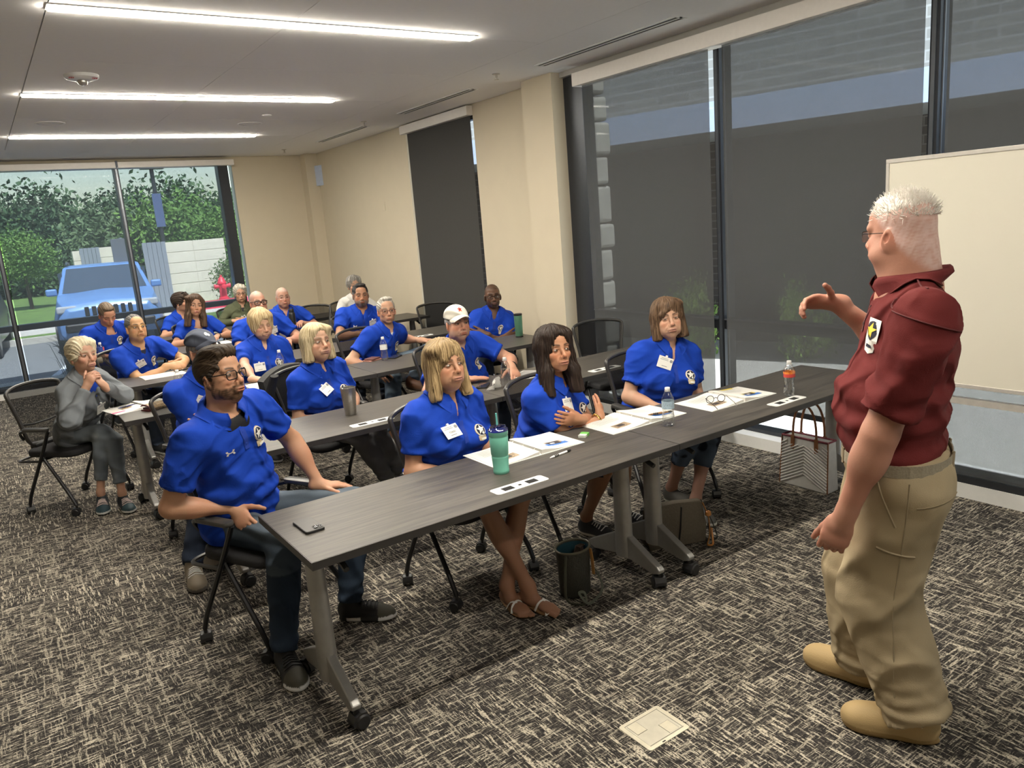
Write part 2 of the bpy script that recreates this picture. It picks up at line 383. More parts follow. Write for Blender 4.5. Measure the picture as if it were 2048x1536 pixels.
roller('roller_shade', 'sheer roller shade showing the front of the blue car outside', (1.10, 12.235, 0), 1.50, .12, 3.0, 'x', M['shade_far'], gf)
roller('roller_shade', 'sheer roller shade showing the fire hydrant and light pole outside', (2.585, 12.235, 0), 1.36, .12, 3.0, 'x', M['shade_far'], gf)
roller('roller_shade', 'sheer roller shade of the window bay with the dark car outside', (-.478, 12.235, 0), 1.50, .12, 3.0, 'x', M['shade_far'], gf)
roller('roller_shade', 'sheer roller shade on the far window bay closest to the side wall', (-2.05, 12.235, 0), 1.50, .12, 3.0, 'x', M['shade_far'], gf)
t = thing('shade_valance', 'long beige metal shade valance over the far window', 'valance', (0, 12.25, 0))
MB().b2((-3.5, -.08, 2.965), (3.49, .06, 3.045)).build('fascia', M['valance'], t, bevel=.004)
MB().b2((1.87, -.083, 2.965), (1.90, -.07, 3.06)).build('joint_clip', M['frame'], t)
# ---- right glazed wall
f = MB(); ym = (5.53, 3.99, 2.415, .84, -.73, -2.3, -3.9); gl = []
for y in ym: f.b2((4.70, y-.027, .09), (4.83, y+.027, 3.05))
f.b2((4.70, 5.55, .09), (4.86, 5.76, 3.05))
for z0, z1 in ((.09, .118), (.875, .955), (2.98, 3.055)):
    for i in range(6): f.b2((4.71, ym[i+1]+.027, z0), (4.82, ym[i]-.027, z1))
for i in range(6):
    for z0, z1 in ((.118, .875), (.955, 2.98)): gl.append(((4.76, ym[i+1]+.027, z0), (4.768, ym[i]-.027, z1)))
win2 = glaze('window_2', 2, f, gl)
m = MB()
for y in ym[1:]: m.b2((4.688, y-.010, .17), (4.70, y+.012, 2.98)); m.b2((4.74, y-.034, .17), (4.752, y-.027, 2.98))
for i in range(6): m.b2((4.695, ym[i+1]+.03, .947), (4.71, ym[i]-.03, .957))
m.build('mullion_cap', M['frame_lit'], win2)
struct('window_sill_right', MB().b2((4.60, -4.2, 0), (4.95, 5.76, .09)), M['white'])
gr = 'tall roller shades on the side window wall'
roller('roller_shade', 'tall grey roller shade beside the beige column, behind the brown-haired woman', (4.62, 4.70, 0), 1.41, .09, 2.98, 'y', M['shade_side'], gr)
roller('roller_shade', 'tall grey roller shade pulled short of the sill, behind the presenter\'s raised hand', (4.62, 3.15, 0), 1.44, .30, 2.98, 'y', M['shade_side'], gr)
roller('roller_shade', 'tall grey roller shade behind the whiteboard', (4.62, 1.585, 0), 1.43, .075, 2.98, 'y', M['shade_side'], gr, hem=.06)
roller('roller_shade', 'tall grey roller shade on the window bay beyond the whiteboard', (4.62, .02, 0), 1.44, .075, 2.98, 'y', M['shade_side'], gr)
roller('roller_shade', 'tall grey roller shade on the window bay closest to the back wall', (4.62, -1.55, 0), 1.44, .075, 2.98, 'y', M['shade_side'], gr)
t = thing('shade_valance', 'long beige metal shade valance over the side window wall', 'valance', (4.63, 0, 0))
MB().b2((-.07, -4.1, 2.925), (.055, 5.47, 3.035)).build('fascia', M['valance'], t, bevel=.004)
# ---- narrow window with the charcoal blind
f = MB(); f.b2((4.86, 7.45, .05), (4.93, 7.52, 3.03)); f.b2((4.86, 8.99, .05), (4.90, 9.06, 3.03)); f.b2((4.86, 7.52, .05), (4.93, 8.99, .12)); f.b2((4.86, 7.52, 2.96), (4.93, 8.99, 3.03))
o = glaze('window_3', 3, f, [((4.885, 7.52, .12), (4.893, 8.99, 2.96))])
roller('roller_shade', 'charcoal blackout roller blind on the narrow side window', (4.765, 8.235, 0), 1.50, .06, 3.0, 'y', M['shade_dense'], None)
t = thing('shade_valance', 'short grey metal valance over the charcoal blind', 'valance', (4.75, 8.255, 0))
MB().b2((-.05, -.81, 2.985), (.03, .81, 3.085)).build('fascia', M['valance'], t, bevel=.004)
# ================================================================ OUTSIDE
GZ = .02
asph = simple('asphalt', (.15, .16, .17), .9, var=.15, scale=20)
conc = simple('concrete', (.42, .41, .38), .85, var=.08, scale=8)
gras = simple('lawn_green', (.09, .16, .035), .9, var=.35, scale=3)
g = MB(); g.b2((-30, 12.6, GZ-.2), (40, 19.6, GZ)); struct('ground_asphalt', g, asph)
struct('ground_asphalt_drive', MB().b2((-30, 20.5, GZ-.2), (40, 23.4, GZ+.1)), conc)
struct('ground_lawn_strip', MB().b2((-30, 19.6, GZ-.2), (40, 20.5, GZ+.1)), gras)
struct('ground_lawn', MB().b2((-40, 23.4, GZ-.2), (60, 70, GZ+.16)), gras)
m = MB().b2((-30, 19.45, GZ), (3.7, 19.6, GZ+.13)); struct('curb_plain', m, conc)
redp = simple('red_curb_paint', (.55, .03, .07), .6)
struct('curb_red', MB().b2((4.3, 21.6, GZ+.1), (12, 21.9, GZ+.3)), redp)
struct('ground_concrete_apron', MB().b2((5.0, -12, -.2), (14, 12.6, -.02)), conc)
bl = simple('parking_line_paint', (.62, .68, .75), .7)
m = MB(); m.box((.85, 14.2, GZ+.004), (.11, 2.3, .006), Matrix.Rotation(-.25, 3, 'Z')); m.box((3.9, 15.5, GZ+.004), (.11, 3.5, .006)); struct('trim_1', m, bl)
struct('ground_walk', MB().b2((-30, 13.0, GZ-.1), (5.0, 13.35, GZ+.06)), conc)
# masonry enclosure with grey gates: block courses cut by joints
cream = simple('cream_block', (.58, .55, .46), .85, var=.05, scale=5)
steelgrey = simple('grey_gate_steel', (.22, .25, .29), .55, .2, var=.05)
def block_wall(name, label, x0, x1, y, d, z0, z1, bw=.8, bh=.3):
    t = thing(name, label, 'wall', ((x0+x1)/2, y, z0), 0, 'cream masonry walls of the enclosure')
    nx = max(1, round((x1-x0)/bw)); nz = max(1, round((z1-z0)/bh)); W_ = (x1-x0)/nx; H_ = (z1-z0)/nz
    MB().b2((-(x1-x0)/2+.01, .012, 0), ((x1-x0)/2-.01, d-.012, z1-z0-.01)).build('core', cream, t)
    me = None
    for j in range(nz):
        for i in range(nx):
            if me is None:
                o = MB().box((0, 0, 0), (W_-.014, d, H_-.014)).build('block', cream, t, bevel=.006, seg=1); me = o.data
            else: o = link_mesh('block', me, t)
            o.location = (-(x1-x0)/2+W_*(i+.5), d/2, H_*(j+.5))
    return t
block_wall('block_wall', 'cream block wall at the open end of the enclosure, beyond the blue car', 2.46, 2.70, 26.4, .3, .15, 1.93)
block_wall('block_wall', 'cream block wall between the two grey gates', 3.1, 4.0, 26.2, .3, .15, 1.98)
block_wall('block_wall', 'large cream block wall beside the hedge', 4.45, 6.25, 24.0, .3, .15, 1.97)
def gate(label, x0, x1, y, rz, z1):
    t = thing('steel_gate', label, 'gate', (x0, y, .12 if y < 23.4 else .15), rz, 'grey steel enclosure gates'); n = 5; L = (x1-x0)/n
    for i in range(n): MB().b2((L*i+.004, 0, .0), (L*(i+1)-.004, .05, z1-.15)).build('slat', steelgrey, t)
    m = MB(); m.b2((0, .05, .1), (x1-x0, .09, .2)); m.b2((0, .05, z1-.35), (x1-x0, .09, z1-.25)); m.build('cross_rail', steelgrey, t)
gate('grey steel gate leaf beyond the roof of the blue car', 2.62, 3.15, 26.0, 0, 1.99)
gate('grey steel gate leaf next to the large cream wall', 3.86, 4.46, 23.2, 0, 2.02)
t = thing('parking_sign', 'dark back of a parking sign on a post behind the car', 'sign', (2.78, 19.2, GZ))
MB().tube([(0, 0.02, 0), (0, .02, 2.1)], .03, 8).build('post', steelgrey, t); MB().box((0, 0, 1.66), (.42, .02, .84)).build('plate', simple('sign_back', (.10, .11, .12), .6), t, bevel=.004)
MB().box((0, -.03, 1.16), (.50, .05, .05)).build('crossbar', M['white'], t); MB().box((0,-.02,1.0),(.46,.06,.2)).build('base_box', simple('sign_box',(.09,.10,.11),.6), t)
t = thing('light_pole', 'dark parking lot light pole with a blue banner', 'light pole', (5.72, 30, GZ))
MB().tube([(0,0,0), (0,0,6.5)], .07, 10).build('pole', M['frame'], t)
MB().box((.0, -.1, 3.1), (.30, .02, 1.15)).build('banner', simple('blue_banner', (.06, .09, .20), .7), t)
MB().box((0, -.1, 4.55), (.75, .3, .1)).build('lamp_head', M['frame'], t)
MB().box((0, -.1, 3.72), (.36, .03, .03)).build('banner_arm', M['frame'], t)
# fire hydrant
t = thing('fire_hydrant', 'red fire hydrant beside the hedge outside', 'hydrant', (5.62, 22.5, .28)); hr = simple('hydrant_red', (.62, .03, .06), .45)
MB().lathe([(.14, 0), (.14, .04), (.10, .05), (.095, .42), (.12, .43), (.12, .47), (.10, .5), (.07, .58), (.03, .62), (.03, .67), (.001, .67)], 18).build('barrel', hr, t, True)
for a in (0, math.pi, -math.pi/2):
    Mx = Matrix.Rotation(a, 4, 'Z') @ Matrix.Translation((0, 0, .36)) @ Matrix.Rotation(math.pi/2, 4, 'Y')
    MB().lathe([(.05, .08), (.05, .17), (.065, .17), (.065, .22), (.02, .23)], 12, M=Mx).build('nozzle', hr, t, True)
# greenery: leaf cards with thickness in depth, clustered on branch clumps
def leaf_mesh(name, n, R, size, seed, tint, squash=1., ball=True):
    r = np.random.default_rng(seed); k = max(5, n//60)
    cl = r.normal(size=(k, 3)); cl /= np.linalg.norm(cl, axis=1)[:, None]; cl *= (R*r.uniform(.35, .95, k)**.6)[:, None]; cl[:, 2] *= squash
    idx = r.integers(0, k, n); p = cl[idx]+r.normal(size=(n, 3))*R*.20
    a = r.normal(size=(n, 3)); a /= np.linalg.norm(a, axis=1)[:, None]; b_ = np.cross(a, r.normal(size=(n, 3))); b_ /= np.linalg.norm(b_, axis=1)[:, None]
    s = size*r.uniform(.6, 1.3, n)[:, None]; c = np.cross(a, b_)
    v = np.stack([p-a*s, p+b_*s*.5+c*s*.12, p+a*s, p-b_*s*.5+c*s*.12], 1).reshape(-1, 3)
    me = bpy.data.meshes.new(name); me.from_pydata(v.tolist(), [], np.arange(4*n).reshape(-1, 4).tolist()); me.materials.append(tint); return me
def leafmat(name, c1, c2):
    t = NT(name); n = t.noise(t.coord(), 1.3, 3); oi = t.N('ObjectInfo'); col = t.ramp(n, [(.3, c1), (.7, c2)])
    t.set(col, .6); t.b.inputs['Specular IOR Level'].default_value = .2; return t.m
LG = leafmat('deep_green_leaves', (.032, .070, .034), (.075, .135, .060)); LG2 = leafmat('bright_green_leaves', (.07, .15, .035), (.14, .25, .055)); LG3 = leafmat('grey_green_leaves', (.06, .10, .05), (.13, .19, .09))
bark = simple('bark', (.07, .055, .04), .9, var=.2)
crowns = [leaf_mesh('crown', 6500, 1, .060, s, LG, .85) for s in (1, 2, 3)]; crowns_b = leaf_mesh('crown', 4500, 1, .06, 5, LG2, .9); crowns_g = leaf_mesh('crown', 4500, 1, .06, 6, LG3, .8)
def tree(label, x, y, R, zc, me, trunk=True, name='leafy_tree', group='trees beyond the parking lot', sq=1.):
    t = thing(name, label, 'tree', (x, y, GZ), rng.random()*6, group)
    c = link_mesh('crown', me, t); c.scale = (R, R, R*sq); c.location = (0, 0, zc-GZ)
    if trunk: MB().tube([(0, 0, 0), (.04, .02, (zc-GZ)*.5), (0, 0, zc-GZ+R*.4)], [R*.07, R*.055, R*.02], 7).build('trunk', bark, t, True)
TL = ['tall dark green tree at the back of the tree line', 'dark green tree of the dense tree line behind the enclosure walls']
spots = [(-6, 46, 2.9, 3.0), (-2.6, 47, 2.9, 2.9), (.2, 46, 2.7, 2.7), (2.6, 45, 2.4, 3.0), (4.6, 46, 1.9, 2.2), (6.6, 45, 2.3, 2.5), (8.6, 44, 2.5, 2.9), (11.4, 46, 2.3, 2.0), (13.6, 46, 2.5, 2.6), (16.6, 47, 2.9, 2.8), (-9.5, 46, 2.9, 2.9)]
for i, (x, y, R, zc) in enumerate(spots): tree(TL[1], x, y, R, zc, crowns[i % 3])
for x, y, R, zc in ((-3, 41, 2.0, 1.4), (1.2, 40, 1.9, 1.3), (5.2, 40, 1.9, 1.3), (9.6, 40, 2.0, 1.4), (13.5, 41, 2.0, 1.4)): tree('shorter dark tree filling in below the tree line crowns', x, y, R, zc, crowns[1], group='understorey trees beyond the parking lot')
tree('bright green young tree on the lawn beside the dark car', 1.35, 30, .95, 1.9, crowns_b, group=None)
tree('bright green bushy tree behind the hedge, nearest the window jamb', 8.0, 31, 1.25, 2.0, crowns_b, group=None)
tree('grey-green spreading tree in front of the light pole', 4.9, 34, 1.9, 1.9, crowns_g, group=None)
tree('mid green round tree by the light pole', 6.7, 33, 1.8, 2.3, crowns_b, group=None)
hm = leaf_mesh('hedge_leaves', 2600, 1, .06, 9, leafmat('hedge_leaves', (.05, .10, .03), (.13, .19, .06)), 1.)
t = thing('clipped_hedge', 'rounded green hedge beside the red hydrant', 'hedge', (6.15, 23.0, .12)); c = link_mesh('foliage', hm, t); c.scale = (.70, .45, .62); c.location = (0, 0, .68)
gm = bpy.data.meshes.new('blades'); r = np.random.default_rng(4); vv = []; ff = []
for i in range(160):
    a = r.uniform(0, 6.28); L = r.uniform(.5, 1.0); tl = r.uniform(.15, .7); d = np.array([math.cos(a), math.sin(a), 0]); p0 = r.normal(size=3)*.05; p0[2] = 0; s = np.array([-d[1], d[0], 0])*.006
    P_ = [p0, p0+d*tl*L*.35+np.array([0, 0, L*.6]), p0+d*tl*L+np.array([0, 0, L*.75])]; n = len(vv)
    for q, k in zip(P_, (1, .8, .1)): vv += [q-s*k, q+s*k]
    ff += [(n, n+1, n+3, n+2), (n+2, n+3, n+5, n+4)]
gm.from_pydata([tuple(q) for q in vv], [], ff); gm.materials.append(simple('dry_grass', (.10, .12, .06), .8, var=.3))
for x, lab in ((-.4, 'tufted ornamental grass outside under the bay with the dark car'), (.95, 'tufted ornamental grass outside behind the grey-jacketed woman'), (1.75, 'tufted ornamental grass outside beside the mullion')):
    t = thing('ornamental_grass', lab, 'plant', (x, 12.95, GZ), x, 'ornamental grasses outside the far window'); link_mesh('blades', gm, t)
# parked cars
def car(name, label, loc, rz, paint, grille=True):
    t = thing(name, label, 'car', loc, rz)
    # local: nose toward -y, x across; sections along y with half width, sill, belt height
    sec = [(-2.25, .72, .42, .80), (-2.15, .84, .30, .92), (-1.6, .93, .26, 1.0), (-.75, .95, .26, 1.06), (.6, .95, .26, 1.10), (1.9, .93, .28, 1.12), (2.25, .86, .34, 1.08), (2.32, .78, .45, 1.0)]
    v = []; fs = []
    for y, hw, z0, z1 in sec: v += [(-hw, y, z0), (-hw*1.0, y, (z0+z1)/2+.05), (-hw*.9, y, z1), (0, y, z1+.05), (hw*.9, y, z1), (hw, y, (z0+z1)/2+.05), (hw, y, z0)]
    for i in range(len(sec)-1):
        for k in range(6): fs.append((i*7+k, i*7+k+1, (i+1)*7+k+1, (i+1)*7+k))
        fs.append((i*7+6, i*7, (i+1)*7, (i+1)*7+6))
    fs += [tuple(range(7)), tuple(range(len(sec)*7-1, len(sec)*7-8, -1))]
    MB().add(v, fs).build('body_shell', paint, t, True, bevel=.02)
    cab = [(-.85, .84, 1.04), (-.05, .70, 1.56), (1.5, .68, 1.58), (2.1, .80, 1.08)]
    v = [q for y, hw, z in cab for q in ((-hw, y, z), (hw, y, z))]
    v2 = v+[(-.86, -.85, 1.0), (.86, -.85, 1.0), (-.86, 2.1, 1.0), (.86, 2.1, 1.0)]
    MB().add(v2, [(2, 3, 5, 4), (8, 9, 1, 0), (10, 11, 7, 6), (0, 1, 3, 2), (4, 5, 7, 6), (8, 0, 2, 4, 6, 10), (9, 11, 7, 5, 3, 1), (8, 10, 11, 9)]).build('cabin', paint, t, bevel=.03)
    gl_ = simple('car_glass', (.05, .07, .10), .08)
    MB().add([(-.76, -.80, 1.08), (.76, -.80, 1.08), (.64, -.10, 1.535), (-.64, -.10, 1.535)], [(0, 1, 2, 3)]).add([(-.76, -.79, 1.07), (.76, -.79, 1.07), (.64, -.09, 1.525), (-.64, -.09, 1.525)], [(3, 2, 1, 0)]).build('windshield', gl_, t)
    for sx in (-1, 1):
        MB().b2((sx*.80, -.3, 1.14), (sx*.725, 1.6, 1.46)).build('side_glass', gl_, t)
        MB().box((sx*.95, -.62, 1.11), (.2, .1, .14)).build('wing_mirror', paint, t, bevel=.03)
        MB().box((sx*.68, -2.13, .84), (.34, .14, .13)).build('headlight', simple('headlight_glass', (.35, .38, .42), .2), t, bevel=.03)
        MB().tube([(sx*.62, .05, 1.6), (sx*.64, .4, 1.65), (sx*.64, 1.3, 1.65), (sx*.62, 1.6, 1.6)], .018, 6).build('roof_rail', M['frame'], t)
        for y in (-1.4, 1.45):
            Mx = Matrix.Translation((sx*.84, y, .34)) @ Matrix.Rotation(math.pi/2, 4, 'Y')
            w_ = MB().lathe([(.2, -.11), (.33, -.1), (.34, 0), (.33, .1), (.2, .11)], 24, M=Mx).build('wheel', M['black'], t, True)
            MB().lathe([(.001, .112*sx), (.2, .115*sx), (.21, .10*sx)], 16, M=Mx, caps=False).build('hub', M['leg'], w_, True)
    if grille:
        for k in range(7): MB().box((-.36+k*.12, -2.245, .78), (.075, .05, .17)).build('grille_slot', M['dark'], t, bevel=.015)
    MB().box((0, -2.25, .5), (1.5, .12, .16)).build('bumper', M['black'], t, bevel=.03); MB().box((0, -2.32, .58), (.42, .02, .14)).build('number_plate', M['white'], t)
car('parked_car', 'blue parked SUV with a slotted grille facing the far window', (2.18, 18.2, GZ), -.12, simple('blue_car_paint', (.12, .24, .50), .3, .1))
car('parked_car', 'dark parked car partly cut off by the window frame', (-.65, 19.0, GZ), -.1, simple('dark_car_paint', (.03, .04, .06), .25, .3), False)
# building across, with a canopy; seen through the side shades
D = Vector((-.3227, .9465, 0)); Nn = Vector((.9465, .3227, 0)); P0 = Vector((7.5, 4.0, 0))
Rm = Matrix((D, Nn, Vector((0, 0, 1)))).transposed().to_4x4()
bld = thing('canopied_building', 'dark brick building with a pale canopy fascia, beyond the side shades', 'building'); bld.matrix_world = Matrix.Translation(P0) @ Rm
brick = NT('dark_brick'); bt = brick.N('TexBrick'); bt.inputs['Color1'].default_value = (.06, .05, .046, 1); bt.inputs['Color2'].default_value = (.085, .07, .062, 1); bt.inputs['Mortar'].default_value = (.12, .11, .10, 1); bt.inputs['Scale'].default_value = 1  # brick coloured dark for the shade under the canopy
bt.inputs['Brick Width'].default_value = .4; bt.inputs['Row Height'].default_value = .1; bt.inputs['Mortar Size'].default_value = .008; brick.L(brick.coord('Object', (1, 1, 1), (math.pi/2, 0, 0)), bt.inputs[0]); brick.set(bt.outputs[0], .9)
lb = NT('pale_brick'); bt2 = lb.N('TexBrick'); bt2.inputs['Color1'].default_value = (.30, .29, .27, 1); bt2.inputs['Color2'].default_value = (.36, .35, .32, 1); bt2.inputs['Mortar'].default_value = (.44, .43, .41, 1); bt2.inputs['Scale'].default_value = 1  # upper brick coloured light, as if in the sun
bt2.inputs['Brick Width'].default_value = .4; bt2.inputs['Row Height'].default_value = .1; bt2.inputs['Mortar Size'].default_value = .01; lb.L(lb.coord('Object', (1, 1, 1), (math.pi/2, 0, 0)), bt2.inputs[0]); lb.set(bt2.outputs[0], .85)
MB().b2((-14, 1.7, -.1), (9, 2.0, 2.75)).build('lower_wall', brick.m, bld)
MB().b2((-14, .35, 2.9), (9, .7, 7.0)).build('upper_wall', lb.m, bld)
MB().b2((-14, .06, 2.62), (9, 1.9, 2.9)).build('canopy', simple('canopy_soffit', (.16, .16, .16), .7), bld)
MB().b2((-14, 0, 2.60), (9, .06, 2.91)).build('fascia', simple('blue_grey_fascia', (.50, .58, .74), .5), bld)  # blue of the daylight put into the fascia colour
sm = leaf_mesh('shrub_leaves', 1500, 1, .07, 12, leafmat('shrub_leaves', (.12, .22, .05), (.34, .50, .14)), 1.)
SL = ['leafy green shrub against the dark brick, behind the brown-haired woman', 'leafy green shrub against the dark brick, left of the raised hand', 'taller leafy green shrub against the dark brick, right of the raised hand', 'leafy green shrub against the dark brick, behind the presenter\'s head', 'low leafy green shrub closest to the pale stone pier']
for u, s_, i in ((2.6, .55, 4), (1.2, .50, 0), (-.1, .62, 1), (-.95, .78, 2), (-1.7, .7, 3)):
    p = P0+D*u+Nn*.72; t = thing('leafy_shrub', SL[i], 'shrub', (p.x, p.y, -.05), u, 'shrubs along the brick wall'); c = link_mesh('foliage', sm, t); c.scale = (s_*.62, s_*.62, s_); c.location = (0, 0, s_*.85)
    MB().tube([(0, 0, 0), (.02, .02, s_)], .02, 5).build('stem', bark, t)
stone = simple('rough_limestone', (.27, .265, .235), .95, var=.12, scale=9, bump=.6)
t = thing('stone_pier', 'rough pale stone pier outside the first side shade', 'pier', (5.06, 5.86, 0)); z = 0; k = 0
while z < 3.3:
    h = (.31, .24, .36, .27)[k % 4]; MB().box(((.02, -.015, .01)[k % 3], (.02, 0, -.02)[k % 3], z+h/2), (.20, .34, h-.015)).build('stone', stone, t, bevel=.03); z += h; k += 1
# ================================================================ TABLES
TZ = .735; TD = .617; TW = 1.826
def caster(parent, x, y, s=1., rz=0., mname='caster'):
    R_ = Matrix.Translation((x, y, 0)) @ Matrix.Rotation(rz, 4, 'Z') @ Matrix.Scale(s, 4)
    m = MB()
    for sx in (-.018, .018):
        Mx = R_ @ Matrix.Translation((sx, .012, .028)) @ Matrix.Rotation(math.pi/2, 4, 'Y')
        m.lathe([(.006, -.011), (.022, -.011), (.028, -.005), (.028, .005), (.022, .011), (.006, .011)], 14, M=Mx)
    c = m.build(mname, M['black'], parent, True); c['kind'] = 'thing'
    h = MB(); pr = [(-.03, .02), (-.03, .035), (-.02, .055), (0, .062), (.02, .058), (.028, .04)]
    h.prism([(q[0], q[1]) for q in pr], -.024, .024, R_ @ Matrix.Translation((0, .008, 0)) @ Matrix.Rotation(math.pi/2, 4, 'Y') @ Matrix.Rotation(math.pi/2, 4, 'Z'))
    h.lathe([(.009, .055), (.009, .085)], 10, M=R_)
    h.build('caster_hood', M['black'], c)
    return c
def table_proto():
    t = thing('folding_table', '-', 'table')
    tp = MB().b2((-TW/2+.002, -TD/2+.002, TZ-.030), (TW/2-.002, TD/2-.002, TZ)).build('table_top', M['laminate'], t, bevel=.0015, seg=1)
    e = MB(); a, b_ = TW/2, TD/2
    e.b2((-a, -b_, TZ-.031), (a, -b_+.003, TZ-.001)); e.b2((-a, b_-.003, TZ-.031), (a, b_, TZ-.001)); e.b2((-a, -b_+.003, TZ-.031), (-a+.003, b_-.003, TZ-.001)); e.b2((a-.003, -b_+.003, TZ-.031), (a, b_-.003, TZ-.001))
    e.build('edge_band', M['edge'], t)
    for sx in (-1, 1):
        x = sx*(TW/2-.105)
        M_ = Matrix.Translation((x, 0, 0)) @ Matrix.Diagonal((.72, 1.0, 1, 1))
        lg = MB().lathe([(.052, .10), (.054, .14), (.050, .5), (.046, .66), (.05, .69)], 20, M=M_).build('leg', M['leg'], t, True)
        for sy in (-1, 1):
            m = MB(); P = [(0.035, .225), (.035, .10), (.22, .07), (.262, .085), (.268, .105), (.25, .118)]
            m.prism([(q[0]*sy, q[1]) for q in P], -.019, .019, Matrix.Translation((x, 0, 0)) @ Matrix.Rotation(math.pi/2, 4, 'Z') @ Matrix.Rotation(math.pi/2, 4, 'X'))
            m.build('foot_arm', M['leg'], lg, bevel=.006)
            caster(t, x, sy*.246, 1.15, .5*sx+sy)
        MB().b2((x-.045, -.20, TZ-.065), (x+.045, .20, TZ-.031)).build('tilt_bracket', M['leg'], t, bevel=.01)
        m = MB(); m.tube([(x-sx*.02, -.16, TZ-.05), (x-sx*.03, -.24, TZ-.075), (x-sx*.03, -.27, TZ-.085)], .012, 6); m.build('release_lever', M['black'], t)
    MB().b2((-TW/2+.15, -.03, TZ-.07), (TW/2-.15, .03, TZ-.031)).build('cross_beam', M['black_metal'], t, bevel=.004)
    f = MB(); f.prism(rrect(.27, .075, .015), TZ-.0005, TZ+.0025, Matrix.Translation((.05, -.205, 0))); pl = f.build('outlet_plate', M['white'], t)
    for dx in (-.062, .062): MB().b2((.05+dx-.026, -.225, TZ+.0024), (.05+dx+.026, -.188, TZ+.0034)).build('socket', M['dark'], pl)
    MB().b2((.043, -.213, TZ+.0024), (.057, -.200, TZ+.0034)).build('usb_port', M['dark'], pl)
    return t
tp0 = table_proto(); first = True
TROWS = [(2.784, .77, ['grey wood-top folding table in front, carrying the black phone and teal tumbler', 'grey wood-top folding table in front, reaching the side shades beside the presenter']),
         (4.335, .80, ['grey wood-top folding table in the second row, carrying the steel tumbler', 'grey wood-top folding table in the second row, in front of the white-capped man']),
         (5.86, .63, ['grey wood-top folding table in the third row, carrying the clutch purse', 'grey wood-top folding table in the third row, carrying the green tumbler']),
         (7.24, .855, ['grey wood-top folding table in the fourth row, by the man with thin gold glasses', 'grey wood-top folding table in the fourth row, in front of the bearded man']),
         (8.88, .95, ['grey wood-top folding table in the fifth row, carrying the red-labelled bottle', 'grey wood-top folding table in the fifth row, next to the side wall']),
         (10.35, 1.35, ['grey wood-top folding table in the last row, by the far window', 'grey wood-top folding table in the last row, by the corner column'])]
for ry, x0, labs in TROWS:
    for k in range(2):
        t = tp0 if first else copy_tree(tp0); first = False
        t['label'] = labs[k]; t['group'] = 'folding tables set in rows'; t.location = (x0+TW/2+k*(TW+.004), ry, 0)
# ================================================================ CHAIRS
def chair_proto():
    t = thing('mesh_back_chair', '-', 'chair')
    # front is -y. seat
    s = MB(); s.prism(rrect(.48, .46, .09, 6), .425, .475, Matrix.Translation((0, -.02, 0))); s.build('seat', M['seat'], t, True, bevel=.018, seg=3)
    # backrest frame: closed loop, leaning back, curved in plan
    def bp(u, z):   # u in -1..1
        y = .215+(z-.5)*.22-.05*(u*u)*1.0; return (u*.235, y+.0, z)
    loop = []
    for u, z in ((-.78, .53), (-.86, .70), (-.98, .86), (-.93, .905), (-.5, .925), (0, .93), (.5, .925), (.93, .905), (.98, .86), (.86, .70), (.78, .53), (.5, .50), (0, .49), (-.5, .50)): loop.append(bp(u, z))
    pts = []
    N = len(loop)
    for i in range(N):   # Catmull-Rom
        p0, p1, p2, p3 = [Vector(loop[(i+k-1) % N]) for k in range(4)]
        for q in range(4):
            a = q/4; pts.append(.5*((2*p1)+(-p0+p2)*a+(2*p0-5*p1+4*p2-p3)*a*a+(-p0+3*p1-3*p2+p3)*a**3))
    fr = MB().tube(pts, .017, 8, closed=True, flat=.75).build('back_frame', M['rim'], t, True)
    v = []; f = []; n = 9; mz = 9
    for j in range(mz):
        z = .505+j/(mz-1)*.41; hw = .78+(.18*min(1, (z-.53)/.33) if z > .53 else 0); hw = min(hw, .94)
        for i in range(n):
            u = (-1+2*i/(n-1))*hw*.98; v.append(bp(u, z))
    for j in range(mz-1):
        for i in range(n-1): f.append((j*n+i, j*n+i+1, (j+1)*n+i+1, (j+1)*n+i))
    MB().add(v, f).build('mesh_panel', M['net'], t, True)
    m = MB(); m.tube([bp(-.86, .66), bp(-.3, .635), bp(.3, .635), bp(.86, .66)], .012, 6, flat=.6); m.build('lumbar_bar', M['black'], t, True)
    for sx in (-1, 1):
        # rear leg: from arm support down to the rear caster; front leg: from under the seat forward
        x = sx*.262
        p = fillet([(x, -.09, .632), (x, -.02, .50), (x, .19, .14), (x+sx*.0, .215, .075)], .06, 4)
        MB().tube(p, .0125, 8).build('leg', M['black_metal'], t, True)
        p = fillet([(sx*.235, .03, .42), (x, -.17, .15), (x, -.205, .075)], .06, 4)
        MB().tube(p, .0125, 8).build('leg', M['black_metal'], t, True)
        caster(t, x, .215, .95, .6*sx); caster(t, x, -.205, .95, -.5*sx)
        MB().prism(rrect(.058, .22, .027, 4), .632, .656, Matrix.Translation((sx*.27, .01, 0))).build('armrest', M['rim'], t, True, bevel=.008)
        MB().tube(fillet([(x, .10, .636), (sx*.24, .20, .61), (sx*.20, .215, .55)], .05, 3), .011, 6).build('arm_bracket', M['black_metal'], t, True)
    MB().tube(fillet([(-.25, .05, .40), (-.25, .27, .395), (.25, .27, .395), (.25, .05, .40)], .06, 4), .010, 6).build('rear_loop', M['rim'], t, True)
    m = MB(); m.tube([(-.25, .03, .41), (.25, .03, .41)], .012, 6); m.build('seat_beam', M['black_metal'], t)
    m = MB(); m.b2((-.15, .17, .44), (.15, .23, .50)); m.build('back_bracket', M['black'], t, bevel=.01)
    return t
ch0 = chair_proto(); _fc = [True]
def chair(x, y, rz, label, group='mesh-back chairs around the tables'):
    t = ch0 if _fc[0] else copy_tree(ch0); _fc[0] = False
    t.location = (x, y, 0); t.rotation_euler = (0, 0, rz); t['label'] = label; t['group'] = group; return t
